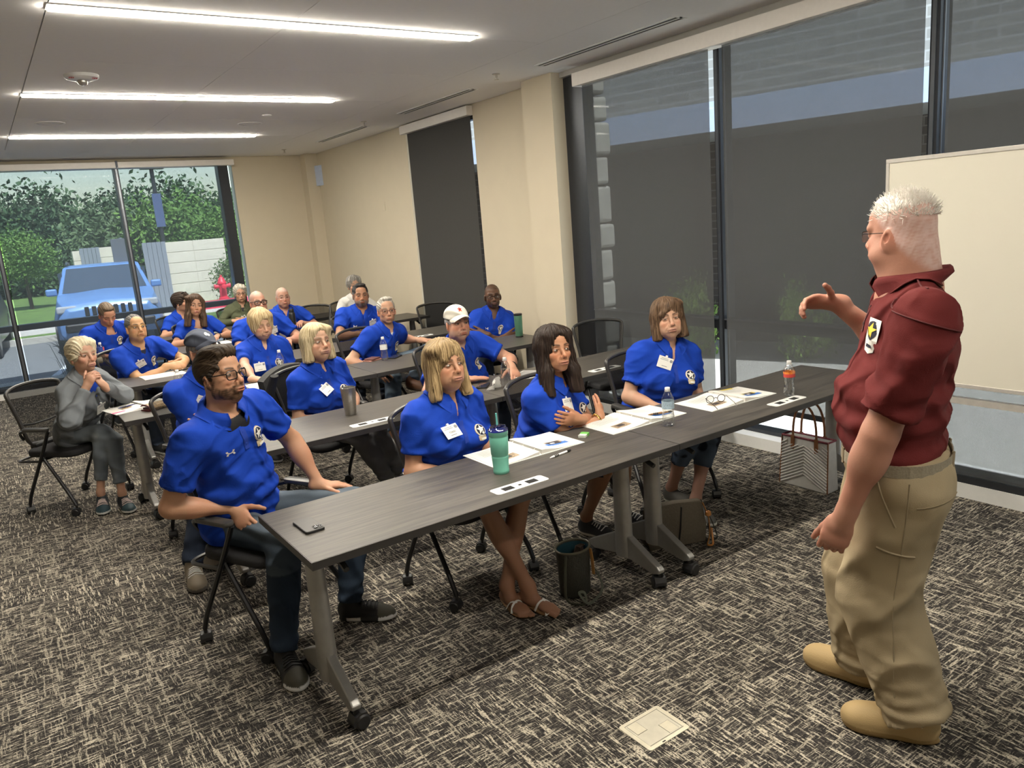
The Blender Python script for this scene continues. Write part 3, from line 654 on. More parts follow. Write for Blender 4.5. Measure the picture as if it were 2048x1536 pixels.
# ================================================================ BODY ENGINE: distance fields meshed by surface nets
def _v(*a): return np.array(a, float)
def nrm(a): a = np.asarray(a, float); return a/(np.linalg.norm(a)+1e-12)
class SDF:
    def __init__(s): s.p = []
    def cap(s, a, b, ra, rb=None, k=.02, op='u'):
        a = np.asarray(a, float); b = np.asarray(b, float); rb = ra if rb is None else rb; ab = b-a; L2 = ab@ab+1e-12; r = max(ra, rb)
        def fn(P):
            q = P-a; t = np.clip(q@ab/L2, 0, 1); return np.sqrt(((q-t[..., None]*ab)**2).sum(-1))-(ra+(rb-ra)*t)
        s.p.append((fn, np.minimum(a, b)-r, np.maximum(a, b)+r, op, k)); return s
    def cone(s, a, b, ra, rb, k=.02, op='u'):
        """flat-ended tapered cylinder (cloth tubes: sleeves, trouser legs)"""
        a = np.asarray(a, float); b = np.asarray(b, float); ab = b-a; L = np.linalg.norm(ab); u = ab/L; r = max(ra, rb)
        def fn(P):
            q = P-a; t = q@u; rad = np.sqrt(np.maximum(((q-t[..., None]*u)**2).sum(-1), 0))-(ra+(rb-ra)*np.clip(t/L, 0, 1))
            return np.maximum(rad, np.maximum(-t, t-L))
        s.p.append((fn, np.minimum(a, b)-r, np.maximum(a, b)+r, op, k)); return s
    def ell(s, c, r, R=None, k=.02, op='u'):
        c = np.asarray(c, float); r = np.asarray(r, float)
        ext = r if R is None else np.sqrt(((np.asarray(R)*r)**2).sum(1))
        def fn(P):
            q = P-c
            if R is not None: q = q@R
            k0 = np.sqrt(((q/r)**2).sum(-1)); k1 = np.sqrt(((q/r**2)**2).sum(-1))+1e-9; return k0*(k0-1)/k1
        s.p.append((fn, c-ext, c+ext, op, k)); return s
    def half(s, pt, n, k=.004):
        """cut away everything on the side the normal points to"""
        pt = np.asarray(pt, float); n = nrm(n)
        s.p.append((lambda P: (P-pt)@n*-1, None, None, 's', k)); return s
    @staticmethod
    def comb(D, d, op, k):
        if op == 'u': h = np.maximum(k-np.abs(D-d), 0)/k; return np.minimum(D, d)-h*h*k*.25
        d = -d
        h = np.maximum(k-np.abs(D-d), 0)/k; return np.maximum(D, d)+h*h*k*.25
    def eval(s, P):
        D = np.full(P.shape[:-1], .4)
        for fn, lo, hi, op, k in s.p: D = s.comb(D, fn(P), op, k)
        return D
    def grad(s, P, e=.002):
        g = np.stack([s.eval(P+np.eye(3)[i]*e)-s.eval(P-np.eye(3)[i]*e) for i in range(3)], -1)
        return g/(np.linalg.norm(g, axis=-1, keepdims=True)+1e-9)
    def project(s, P, off=0., it=6):
        P = np.array(P, float)
        for _ in range(it): P = P-s.grad(P)*(s.eval(P)-off)[..., None]*.9
        return P
    def mesh(s, h, lo=None, hi=None):
        b0 = np.min([q[1] for q in s.p if q[1] is not None and q[3] == 'u'], 0)-3*h if lo is None else np.asarray(lo, float)
        b1 = np.max([q[2] for q in s.p if q[2] is not None and q[3] == 'u'], 0)+3*h if hi is None else np.asarray(hi, float)
        n = np.ceil((b1-b0)/h).astype(int)+1
        ax = [b0[i]+h*np.arange(n[i]) for i in range(3)]
        D = np.full(n, .4, np.float32)
        for fn, plo, phi, op, k in s.p:
            if plo is None: i0 = [0]*3; i1 = list(n)
            else:
                m = k+2.5*h
                i0 = np.clip(np.floor((plo-m-b0)/h).astype(int), 0, n); i1 = np.clip(np.ceil((phi+m-b0)/h).astype(int)+1, 0, n)
            if any(i1[i] <= i0[i] for i in range(3)): continue
            sl = tuple(slice(i0[i], i1[i]) for i in range(3))
            P = np.stack(np.meshgrid(*[ax[i][sl[i]] for i in range(3)], indexing='ij'), -1)
            D[sl] = s.comb(D[sl], fn(P), op, k)
        return surface_nets(D, b0, h)
_COR = np.array([(i, j, k) for i in (0, 1) for j in (0, 1) for k in (0, 1)])
_EDG = [(a, b) for a in range(8) for b in range(a+1, 8) if np.abs(_COR[a]-_COR[b]).sum() == 1]
def surface_nets(D, b0, h):
    ins = D < 0
    cnt = sum(ins[c[0]:ins.shape[0]-1+c[0], c[1]:ins.shape[1]-1+c[1], c[2]:ins.shape[2]-1+c[2]].astype(np.int8) for c in _COR)
    act = np.argwhere((cnt > 0) & (cnt < 8))
    if not len(act): return np.zeros((0, 3)), np.zeros((0, 4), int)
    val = np.stack([D[act[:, 0]+c[0], act[:, 1]+c[1], act[:, 2]+c[2]] for c in _COR], 1).astype(float)
    acc = np.zeros((len(act), 3)); num = np.zeros(len(act))
    for a, b in _EDG:
        va, vb = val[:, a], val[:, b]; m = (va < 0) != (vb < 0)
        t = np.where(m, va/(va-vb+1e-20), 0)
        acc += np.where(m[:, None], _COR[a]+(t[:, None])*(_COR[b]-_COR[a]), 0); num += m
    V = b0+h*(act+acc/num[:, None])
    ids = np.full(cnt.shape, -1, np.int64); ids[tuple(act.T)] = np.arange(len(act))
    F = []
    for d in range(3):
        e = [0, 0, 0]; e[d] = 1; u, w = (d+1) % 3, (d+2) % 3
        A = ins[:ins.shape[0]-e[0], :ins.shape[1]-e[1], :ins.shape[2]-e[2]]; B = ins[e[0]:, e[1]:, e[2]:]
        for flip, cond in ((0, A & ~B), (1, ~A & B)):
            q = np.argwhere(cond)
            q = q[(q[:, u] > 0) & (q[:, w] > 0) & (q[:, u] < cnt.shape[u]) & (q[:, w] < cnt.shape[w])]
            if not len(q): continue
            def g(du, dw):
                z = q.copy(); z[:, u] -= du; z[:, w] -= dw; return ids[tuple(z.T)]
            f = np.stack([g(1, 1), g(0, 1), g(0, 0), g(1, 0)], 1)
            F.append(f if not flip else f[:, ::-1])
    F = np.concatenate(F); F = F[(F >= 0).all(1)]
    return V, F
def np_mesh(name, V, F, mats, parent, col=None, smooth=True, origin=None):
    me = bpy.data.meshes.new(name); V = np.asarray(V, float)
    if origin is not None: V = V-np.asarray(origin)
    F = np.asarray(F)
    me.vertices.add(len(V)); me.vertices.foreach_set('co', V.astype(np.float32).ravel())
    me.loops.add(F.size); me.loops.foreach_set('vertex_index', F.astype(np.int32).ravel())
    me.polygons.add(len(F)); w = F.shape[1]
    me.polygons.foreach_set('loop_start', np.arange(0, F.size, w, dtype=np.int32)); me.polygons.foreach_set('loop_total', np.full(len(F), w, np.int32))
    me.polygons.foreach_set('use_smooth', np.full(len(F), smooth))
    me.update(calc_edges=True); me.validate()
    for m in (mats if isinstance(mats, (list, tuple)) else [mats]): me.materials.append(m)
    if col is not None:
        a = me.color_attributes.new('col', 'FLOAT_COLOR', 'POINT'); c = np.ones((len(V), 4), np.float32); c[:, :3] = col
        if len(me.vertices) == len(V): a.data.foreach_set('color', c.ravel())
    return link_mesh(name, me, parent)
def join(parts):
    Vs, Fs, Cs, n = [], [], [], 0
    for V, F, c in parts:
        Vs.append(V); Fs.append(F+n); n += len(V); Cs.append(np.broadcast_to(c, (len(V), 3)))
    return np.concatenate(Vs), np.concatenate(Fs), np.concatenate(Cs)
def vnormals(V, F):
    fn = np.cross(V[F[:, 2]]-V[F[:, 0]], V[F[:, 3]]-V[F[:, 1]]); N = np.zeros_like(V)
    for i in range(4): np.add.at(N, F[:, i], fn)
    return N/(np.linalg.norm(N, axis=1, keepdims=True)+1e-12)
def sstep(a, b, x): t = np.clip((x-a)/(b-a), 0, 1); return t*t*(3-2*t)
def wob(P, seed, f, n=5):
    """cheap smooth noise in -1..1"""
    r = np.random.default_rng(seed); o = 0
    for i in range(n): o = o+np.sin(P@(nrm(r.normal(size=3))*f*(1+.35*i))+r.uniform(0, 6.28)+1.3*np.sin(P@(nrm(r.normal(size=3))*f*.6)+r.uniform(0, 6.28)))/(1+.25*i)
    return o/n*1.4
def ik(S_, W_, l1, l2, pole):
    S_, W_ = np.asarray(S_, float), np.asarray(W_, float); d = W_-S_; L = np.linalg.norm(d)
    if L > (l1+l2)*.995: f = L/((l1+l2)*.995); l1 *= f; l2 *= f
    u = d/L; a = (l1*l1-l2*l2+L*L)/(2*L); h = math.sqrt(max(l1*l1-a*a, 0)); p = np.asarray(pole, float); p = nrm(p-u*(p@u)); return S_+u*a+p*h
SKIN = attr_mat('skin', .50, 160, .12, sss=.06, spec=.35)
CLOTH = attr_mat('knit_polo_cloth', .85, 420, .25, spec=.2, folds=.9)
DENIM = attr_mat('woven_trouser_cloth', .9, 300, .3, spec=.15, folds=.7)
HAIR = attr_mat('hair', .55, 0, 0, spec=.22)
SHOE = attr_mat('shoe', .6, 200, .15, spec=.3)
PLAIN = attr_mat('printed_card', .6, 0, 0, spec=.3)
EYE = attr_mat('eye', .12, 0, 0, spec=.6)
BLUE = np.array((.008, .049, .40)); 
def rotbasis(f, up=(0, 0, 1), roll=0):
    f = nrm(f); l = nrm(np.cross(up, f)*1.0); u = np.cross(f, l)
    if roll: c, s = math.cos(roll), math.sin(roll); l, u = c*l+s*u, -s*l+c*u
    return l, f, u   # left, forward, up   (left = up x forward)
def add_hand(A, Wp, d, n, side, curl=.5, spread=.06, s=1., k0=.014, thumb=.6, abd=.75):
    """palm, four fingers and a thumb. d: wrist to knuckles, n: out of the palm, side +1 if the thumb lies on +(d x n)"""
    d = nrm(d); n = nrm(np.asarray(n, float)-d*(np.asarray(n, float)@d)); t = np.cross(d, n)*side
    Wp = np.asarray(Wp, float)
    R = np.stack([t, d, n], 1)
    A.ell(Wp+d*.048*s, (.041*s, .055*s, .017*s), R, k=k0); A.ell(Wp+d*.075*s-n*.001, (.042*s, .026*s, .015*s), R, k=.012)
    A.ell(Wp+d*.035*s+t*.022*s+n*.010*s, (.018*s, .034*s, .015*s), R, k=.012)
    A.cap(Wp-d*.03, Wp+d*.02*s, .026*s, .026*s, k=.02)
    for i, (o, L, r) in enumerate(((.030, .070, .0088), (.0105, .078, .0092), (-.010, .073, .0088), (-.029, .057, .0078))):
        a0 = curl*(.55 if not isinstance(curl, (list, tuple)) else 1)*(.9+.12*i); sp = spread*(1.5-i)
        dd = nrm(d+t*sp); p = Wp+d*.088*s+t*o*s
        for j, (q, m) in enumerate(((.45, 1.), (.31, 1.25), (.24, 1.))):
            ang = a0*m; c, si = math.cos(ang), math.sin(ang); nn = nrm(n-dd*(n@dd)); dd = nrm(dd*c+nn*si)
            p2 = p+dd*L*q*s; A.cap(p, p2, r*s*(1.06-.06*j), r*s*(1-.08*j), k=.004 if j == 0 else .003); p = p2
    p = Wp+d*.022*s+t*.030*s+n*.006*s; dd = nrm(d*.75+t*abd+n*.25*thumb)
    for q, r, bend in ((.044, .0115, .12), (.034, .0102, .25), (.026, .009, .2)):
        p2 = p+dd*q*s; A.cap(p, p2, r*s*1.04, r*s*.96, k=.007); p = p2; dd = nrm(dd+d*bend+n*bend*.6*thumb)
# ---------------------------------------------------------------- heads
def head_sdf(o, hb, P):
    """o: head centre, hb: (left, fwd, up), P: look parameters"""
    l, f, u = hb; R = np.stack([l, f, u], 1); A = SDF()
    W = P.get('hw', 1.); fat = P.get('jowl', 0.); J = P.get('jaw', 1.); NO = P.get('nose', 1.); fem = P.get('fem', False)
    def pt(x, y, z): return o+l*x*W+f*y+u*z
    def E(x, y, z, rx, ry, rz, k=.02, op='u', both=False, RR=None):
        for sx in ((1, -1) if both else (1,)): A.ell(pt(sx*x, y, z), (rx*W, ry, rz), R if RR is None else RR, k, op)
    E(0, -.014, .032, .0745, .093, .085, .02); E(0, .026, -.022, .058 if not fem else .0555, .062, .084, .03)
    E(0, .030, -.070, .046*J, .050, .038, .03); E((.042 if not fem else .037)*J, .004, -.060, .018, .032, .034, .03, both=True)
    E(0, .070, -.099, .021*J, .017, .015, .025)
    E(.042, .058, -.028, .020, .020, .019, .022, both=True)
    if fat: E(.046, .034, -.066, .028*fat, .034, .030, .03, both=True); E(0, .026, -.112, .040*fat, .040, .022, .03)
    E(0, .060, .052, .046, .030, .036, .03)
    br = .010 if fem else .0125
    A.cap(pt(-.043, .072, .021), pt(-.010, .082, .019), br, br, k=.016); A.cap(pt(.043, .072, .021), pt(.010, .082, .019), br, br, k=.016)
    E(.0335, .0935, .002, .0195, .0155, .0130, .012, 's', both=True)
    E(.0325, .074, -.001, .0155, .0115, .0115, .006, both=True)      # lids over the eyeballs
    A.cap(pt(.017, .084, .006), pt(.047, .075, .005), .0038, .0030, k=.005); A.cap(pt(-.017, .084, .006), pt(-.047, .075, .005), .0038, .0030, k=.005)
    A.cap(pt(0, .083, .016), pt(0, .109*1., -.030), .0075, .0105*NO, k=.012); E(0, .1085+.004*(NO-1), -.036, .0125*NO, .0125, .0105, .008)
    E(.0125*NO, .097, -.040, .0088*NO, .0105, .008, .007, both=True); E(.006, .106, -.0475, .0038, .006, .004, .003, 's', both=True)
    E(0, .088, -.066, .030, .018, .022, .02)
    E(0, .099, -.0660, .0225, .0105, .0052 if not fem else .0058, .004); E(0, .0965, -.0755, .0195, .011, .0062 if not fem else .007, .004)
    E(0, .1045, -.0708, .024, .008, .0012, .0025, 's'); E(0, .096, -.0865, .016, .006, .005, .008, 's')
    nl = P.get('folds', .6)
    if nl:
        for sx in (1, -1): A.cap(pt(sx*.0205, .096, -.040), pt(sx*.0335, .081, -.072), .0030*nl, .0022*nl, k=.009, op='s'); A.cap(pt(sx*.019, .088, -.0125), pt(sx*.040, .082, -.0175), .0016*nl, .0012*nl, k=.008, op='s')
    if P.get('ears', True):
        for sx in (1, -1):
            el = nrm(l*sx*.86+f*-.35); ef = nrm(np.cross(u, el))*sx; eu = nrm(u*.97-f*.22); RE = np.stack([el, nrm(np.cross(eu, el)), eu], 1)
            c = pt(sx*.0775, -.010, -.014)
            A.ell(c, (.0085, .0185, .031), RE, k=.008); A.ell(c+el*.008+f*.003, (.0065, .0105, .0175), RE, k=.004, op='s'); A.ell(c-u*.026+f*.004-el*.002, (.007, .009, .010), RE, k=.006)
    return A, pt
def head_colors(V, o, hb, P):
    l, f, u = hb; W = P.get('hw', 1.); q = V-o; x = q@l/W; y = q@f; z = q@u
    sk = np.array(P['skin'], float); c = np.tile(sk, (len(V), 1)); ax = np.abs(x)
    def blend(m, col, a=1.): nonlocal c; m = np.clip(m*a, 0, 1)[:, None]; c = c*(1-m)+np.array(col)*m
    n1 = wob(V, 3, 90); n2 = wob(V, 5, 300)
    front = sstep(.02, .06, y)
    ruddy = sk*np.array((1.06, .80, .74))
    rd = P.get('ruddy', .45)
    blend(np.exp(-((ax-.045)/.02)**2-((z+.032)/.02)**2)*front, ruddy, rd+.25); blend(np.exp(-(ax/.014)**2-((z+.036)/.014)**2)*front, ruddy, rd+.3)
    blend(np.exp(-((ax-.08)/.012)**2-((z+.012)/.03)**2)*(y < .02), ruddy, .6)
    c *= (1+.035*n1+.02*n2)[:, None]
    hc = np.array(P.get('hair_col', (.05, .03, .02)), float)
    # brows
    zb = .0235+.006*np.sin(np.clip((ax-.012)/.04, 0, 1)*2.2)-.0015
    blend(sstep(.008, .014, ax)*(1-sstep(.046, .054, ax))*np.exp(-((z-zb)/.0048)**2)*front, P.get('brow', hc*.8), P.get('browa', .95))
    # lips, then painted shade in the mouth line and nostrils
    lip = np.exp(-((x/.023)**4))*(np.exp(-((z+.0655)/.0050)**2)+np.exp(-((z+.0760)/.0062)**2))*sstep(.078, .088, y)
    blend(lip, P.get('lip', sk*np.array((.78, .46, .44))), .85)
    blend(np.exp(-(x/.022)**2-((z+.0708)/.0016)**2)*front, sk*.25, .8)
    blend(np.exp(-((ax-.006)/.004)**2-((z+.0465)/.003)**2)*sstep(.09, .1, y), sk*.15, .9)
    # lash lines (pigment of lashes / liner)
    blend(np.exp(-((z-.0052)/.0024)**2)*sstep(.016, .02, ax)*(1-sstep(.047, .051, ax))*front, P.get('lash', (.02, .013, .010)), P.get('lasha', .9 if P.get('fem') else .65)); blend(np.exp(-((z+.0075)/.0016)**2)*sstep(.018, .022, ax)*(1-sstep(.045, .049, ax))*front, (.05, .03, .022), .45)
    bd = P.get('beard')
    if bd:
        bc = np.array(bd['col'])*(1+.35*n2)[:, None]; den = bd.get('a', 1.)
        m = sstep(-.040, -.062, z+.25*np.clip(.05-y, 0, 1)*-1)   # lower face
        jaw = sstep(-.030, -.055, z)*(1-sstep(-.125, -.14, z)) if bd['type'] == 'full' else sstep(-.078, -.088, z)*(ax < .03)
        if bd['type'] == 'full':
            cheek = sstep(-.048, -.062, z-.55*np.clip(.050-y, 0, .06)+.20*np.clip(.050-ax, 0, .05)*0)
            side = np.exp(-((y-.012)/.016)**2)*(z > -.09)*(z < -.0)*sstep(.055, .065, ax)
            m = np.maximum(cheek*(y > -.005), side)*(1-sstep(-.104, -.116, z-.25*np.clip(.06-y, 0, .06)))
        else: m = jaw*(y > .05)
        mus = np.exp(-((z+.0555)/.006)**2)*(ax < .032)*(y > .07); corner = np.exp(-((ax-.031)/.007)**2)*sstep(-.05, -.06, z)*(y > .06)
        if bd.get('mus', True): m = np.maximum(np.maximum(m, mus), corner*.9)
        m = m*(1-np.clip(lip*1.3, 0, 1))*np.clip(.85+.5*n2, 0, 1)
        c = c*(1-(m*den)[:, None])+bc*(m*den)[:, None]
        if 'chin' in bd:
            mc = np.exp(-(x/.026)**2)*sstep(-.080, -.092, z)*(y > .05)*np.clip(.8+.5*n2, 0, 1); c = c*(1-mc[:, None])+np.array(bd['chin'])*mc[:, None]
    if P.get('stubble'):
        m = sstep(-.035, -.06, z-.2*(.05-ax)*0)*(y > -.01)*(1-np.clip(lip*1.3, 0, 1)); c = c*(1-(m*.35)[:, None])+np.array(P['stubble'])*(m*.35)[:, None]
    if P.get('scalp') is not None:    # cropped hair on the scalp, as pigment of stubble
        sc, a, recede = P['scalp']; hl = .055-recede
        m = sstep(-.02, .02, z-hl+np.clip(-y+.04, 0, .2)*1.15)*np.clip(.8+.5*n2, 0, 1)*(1-front*sstep(.075, .06, z)); m *= (ax < .079)
        c = c*(1-(m*a)[:, None])+np.array(sc)*(m*a)[:, None]
    return np.clip(c, .004, 1)
def strands(V, N, o, hb, seed, amp, freq, along='down'):
    l, f, u = hb; q = V-o; az = np.arctan2(q@l, q@f); r = np.random.default_rng(seed); z = q@u; s = 0; s2 = 0
    if along == 'back': az = np.arctan2(q@l, np.abs(z)+.05)*1.3; z = q@f
    for i in range(9):
        F_ = freq*(.5+.24*i); ph = r.uniform(0, 6.28); t = np.sin(az*F_+ph+z*r.uniform(-18, 18)+1.2*np.sin(z*r.uniform(15, 45)+ph)); s = s+t*r.uniform(.5, 1)
        s2 = s2+np.sin(az*F_*1.7+ph*2+z*r.uniform(-18, 18))*r.uniform(.5, 1)
    return V+N*(amp*s/3.2)[:, None], s/3.2, s2/3.2
def hair_sdf(style, o, hb, P):
    l, f, u = hb; R = np.stack([l, f, u], 1); A = SDF(); W = P.get('hw', 1.)
    def pt(x, y, z): return o+l*x*W+f*y+u*z
    def E(x, y, z, rx, ry, rz, k=.02, op='u', both=False):
        for sx in ((1, -1) if both else (1,)): A.ell(pt(sx*x, y, z), (rx*W, ry, rz), R, k, op)
    if style in ('short', 'quiff', 'flat', 'cropped'):
        t = {'short': .008, 'quiff': .009, 'flat': .010, 'cropped': .005}[style]
        E(0, -.015, .034, .0745+t, .093+t, .085+t)
        if style == 'quiff': E(0, .044, .100, .050, .042, .022, .03); E(-.015, .01, .108, .05, .06, .018, .03); E(.015, .060, .097, .036, .028, .017, .025)
        if style == 'short': E(.006, .035, .108, .052, .046, .018, .025)
        hz = P.get('hairline', .062)
        E(0, .118, hz-.098, .070, .080, .098, .012, 's'); E(.085, .060, -.02, .040, .050, .055, .012, 's', both=True)
        E(.090, -.008, -.040, .030, .034, .050, .010, 's', both=True)
        A.half(pt(0, -.09, -.055), -u+f*-.25, .01)
    elif style == 'fringe_bald':
        E(0, -.018, .018, .080, .095, .062); E(0, .03, .075, .073, .125, .062, .012, 's'); E(0, .12, -.02, .085, .112, .12, .01, 's'); A.half(pt(0, -.09, -.05), -u, .01); E(.09, -.006, -.035, .03, .032, .05, .01, 's', both=True)
    elif style in ('pixie', 'bouffant', 'curly'):
        g = {'pixie': .016, 'bouffant': .026, 'curly': .022}[style]
        E(0, -.018, .036, .0745+g, .090+g, .082+g); E(.0, .035, .092, .062, .050, .036, .03); E(.052, .030, .066, .034, .042, .036, .03, both=True)
        if style == 'bouffant': E(.066, .012, -.015, .027, .040, .056, .03, both=True); E(0, -.075, -.03, .06, .034, .06, .03); E(.03, .065, .085, .045, .03, .026, .03)
        if style == 'pixie': E(.070, .010, .005, .018, .034, .036, .02, both=True); E(0, -.07, -.035, .055, .028, .04, .03); E(.028, .070, .080, .040, .026, .024, .02)
        E(0, .118, -.030, .058, .070, .100, .014, 's'); A.half(pt(0, -.09, -.085), -u, .01)
    elif style in ('bob', 'shoulder', 'long'):
        dn = {'bob': -.115, 'shoulder': -.155, 'long': -.23}[style]; g = P.get('hv', .017)
        E(0, -.018, .036, .0745+g, .092+g, .082+g)
        for sx in (1, -1):
            A.cap(pt(sx*.066, .012, .03), pt(sx*(.076+P.get('flare', .006)), .012 if style != 'long' else .026, dn), .034, .030 if style != 'long' else .036, k=.03)
            A.cap(pt(sx*.052, -.045, .0), pt(sx*.066, -.04, dn-.005), .042, .034, k=.03)
            if style == 'long': A.cap(pt(sx*.075, .03, -.12), pt(sx*.090, .050, -.235), .036, .024, k=.03)
        A.cap(pt(0, -.065, .0), pt(0, -.062, dn), .048, .040, k=.03)
        part = P.get('part', .02)
        E(part+.026, .034, .080, .044, .046, .024, .04); E(part-.045, .036, .082, .044, .046, .026, .04)
        if P.get('bangs'): A.cap(pt(part, .070, .095), pt(-.050, .078, .030), .022, .014, k=.015); A.cap(pt(part, .072, .092), pt(-.022, .088, .042), .018, .012, k=.015); A.cap(pt(part, .066, .095), pt(.064, .050, .015), .018, .014, k=.015)
        E(0, .125, -.045, .054, .074, .098, .012, 's') if P.get('bangs') else E(0, .126, -.030, .060, .078, .122, .014, 's'); E(0, .075, -.17, .050, .060, .085, .02, 's')
        A.half(pt(0, 0, dn-.012), -u+l*.0, .012)
    elif style == 'spiky':
        E(0, -.014, .032, .0745+.002, .093+.002, .085+.002); E(0, .02, .098, .044, .056, .018, .03)
        E(0, .118, -.042, .070, .080, .108, .012, 's'); A.half(pt(0, -.02, .060), -u-f*.18, .02)
    return A
# ================================================================ PEOPLE
RES = {1: (.0029, .0046, .0078, .0105), 2: (.0038, .0062, .0105, .014), 3: (.0048, .0085, .0135, .018)}
def spike_mesh(pts, dirs, L, r0, rg):
    V = []; F = []
    for p, d in zip(pts, dirs):
        d = nrm(d+rg.normal(size=3)*.35); a = nrm(np.cross(d, (0.3, .5, .8))); b = np.cross(d, a); n = len(V); ll = L*rg.uniform(.5, 1.25); bend = rg.normal(size=3)*.25
        for t, rr in ((0, r0), (.55, r0*.7), (1, r0*.15)):
            c = p+d*ll*t+bend*ll*t*t*.5
            for k in range(3): V.append(c+rr*(a*math.cos(k*2.09)+b*math.sin(k*2.09)))
        for j in (0, 3):
            for k in range(3): F.append((n+j+k, n+j+(k+1) % 3, n+j+3+(k+1) % 3, n+j+3+k))
    return np.array(V), np.array(F)
def text_mesh(name, s, size, mat, parent, Mx, align='CENTER'):
    cu = bpy.data.curves.new(name, 'FONT'); cu.body = s; cu.size = size; cu.align_x = align; cu.align_y = 'CENTER'; cu.extrude = .0002; cu.resolution_u = 2
    tmp = bpy.data.objects.new('tmp', cu); COL.objects.link(tmp); dg = bpy.context.evaluated_depsgraph_get(); dg.update()
    me = bpy.data.meshes.new_from_object(tmp.evaluated_get(dg)); bpy.data.objects.remove(tmp); bpy.data.curves.remove(cu)
    me.materials.clear(); me.materials.append(mat); o = link_mesh(name, me, parent); o.matrix_local = Mx; return o
INK = simple('dark_ink', (.03, .03, .035), .6); INKG = simple('grey_ink', (.25, .25, .27), .6); INKR = simple('maroon_ink', (.25, .04, .06), .6)
CARD = simple('badge_card', (.78, .77, .73), .5, var=.01)
GOLDP = simple('embroidery_gold', (.62, .52, .34), .7, var=.12, scale=300); WHITEP = simple('embroidery_white', (.82, .80, .74), .7, var=.05, scale=300); NAVYP = simple('embroidery_navy', (.010, .012, .03), .8)
def star(n, r0, r1, a0=math.pi/2): return [((r0 if i % 2 == 0 else r1)*math.cos(a0+i*math.pi/n), (r0 if i % 2 == 0 else r1)*math.sin(a0+i*math.pi/n)) for i in range(2*n)]
def ring(r, n=20, sx=1, sy=1, c=(0, 0), a=0, b=2*math.pi): return [(c[0]+sx*r*math.cos(a+(b-a)*i/n), c[1]+sy*r*math.sin(a+(b-a)*i/n)) for i in range(n if b-a > 6.2 else n+1)]
class Person: pass
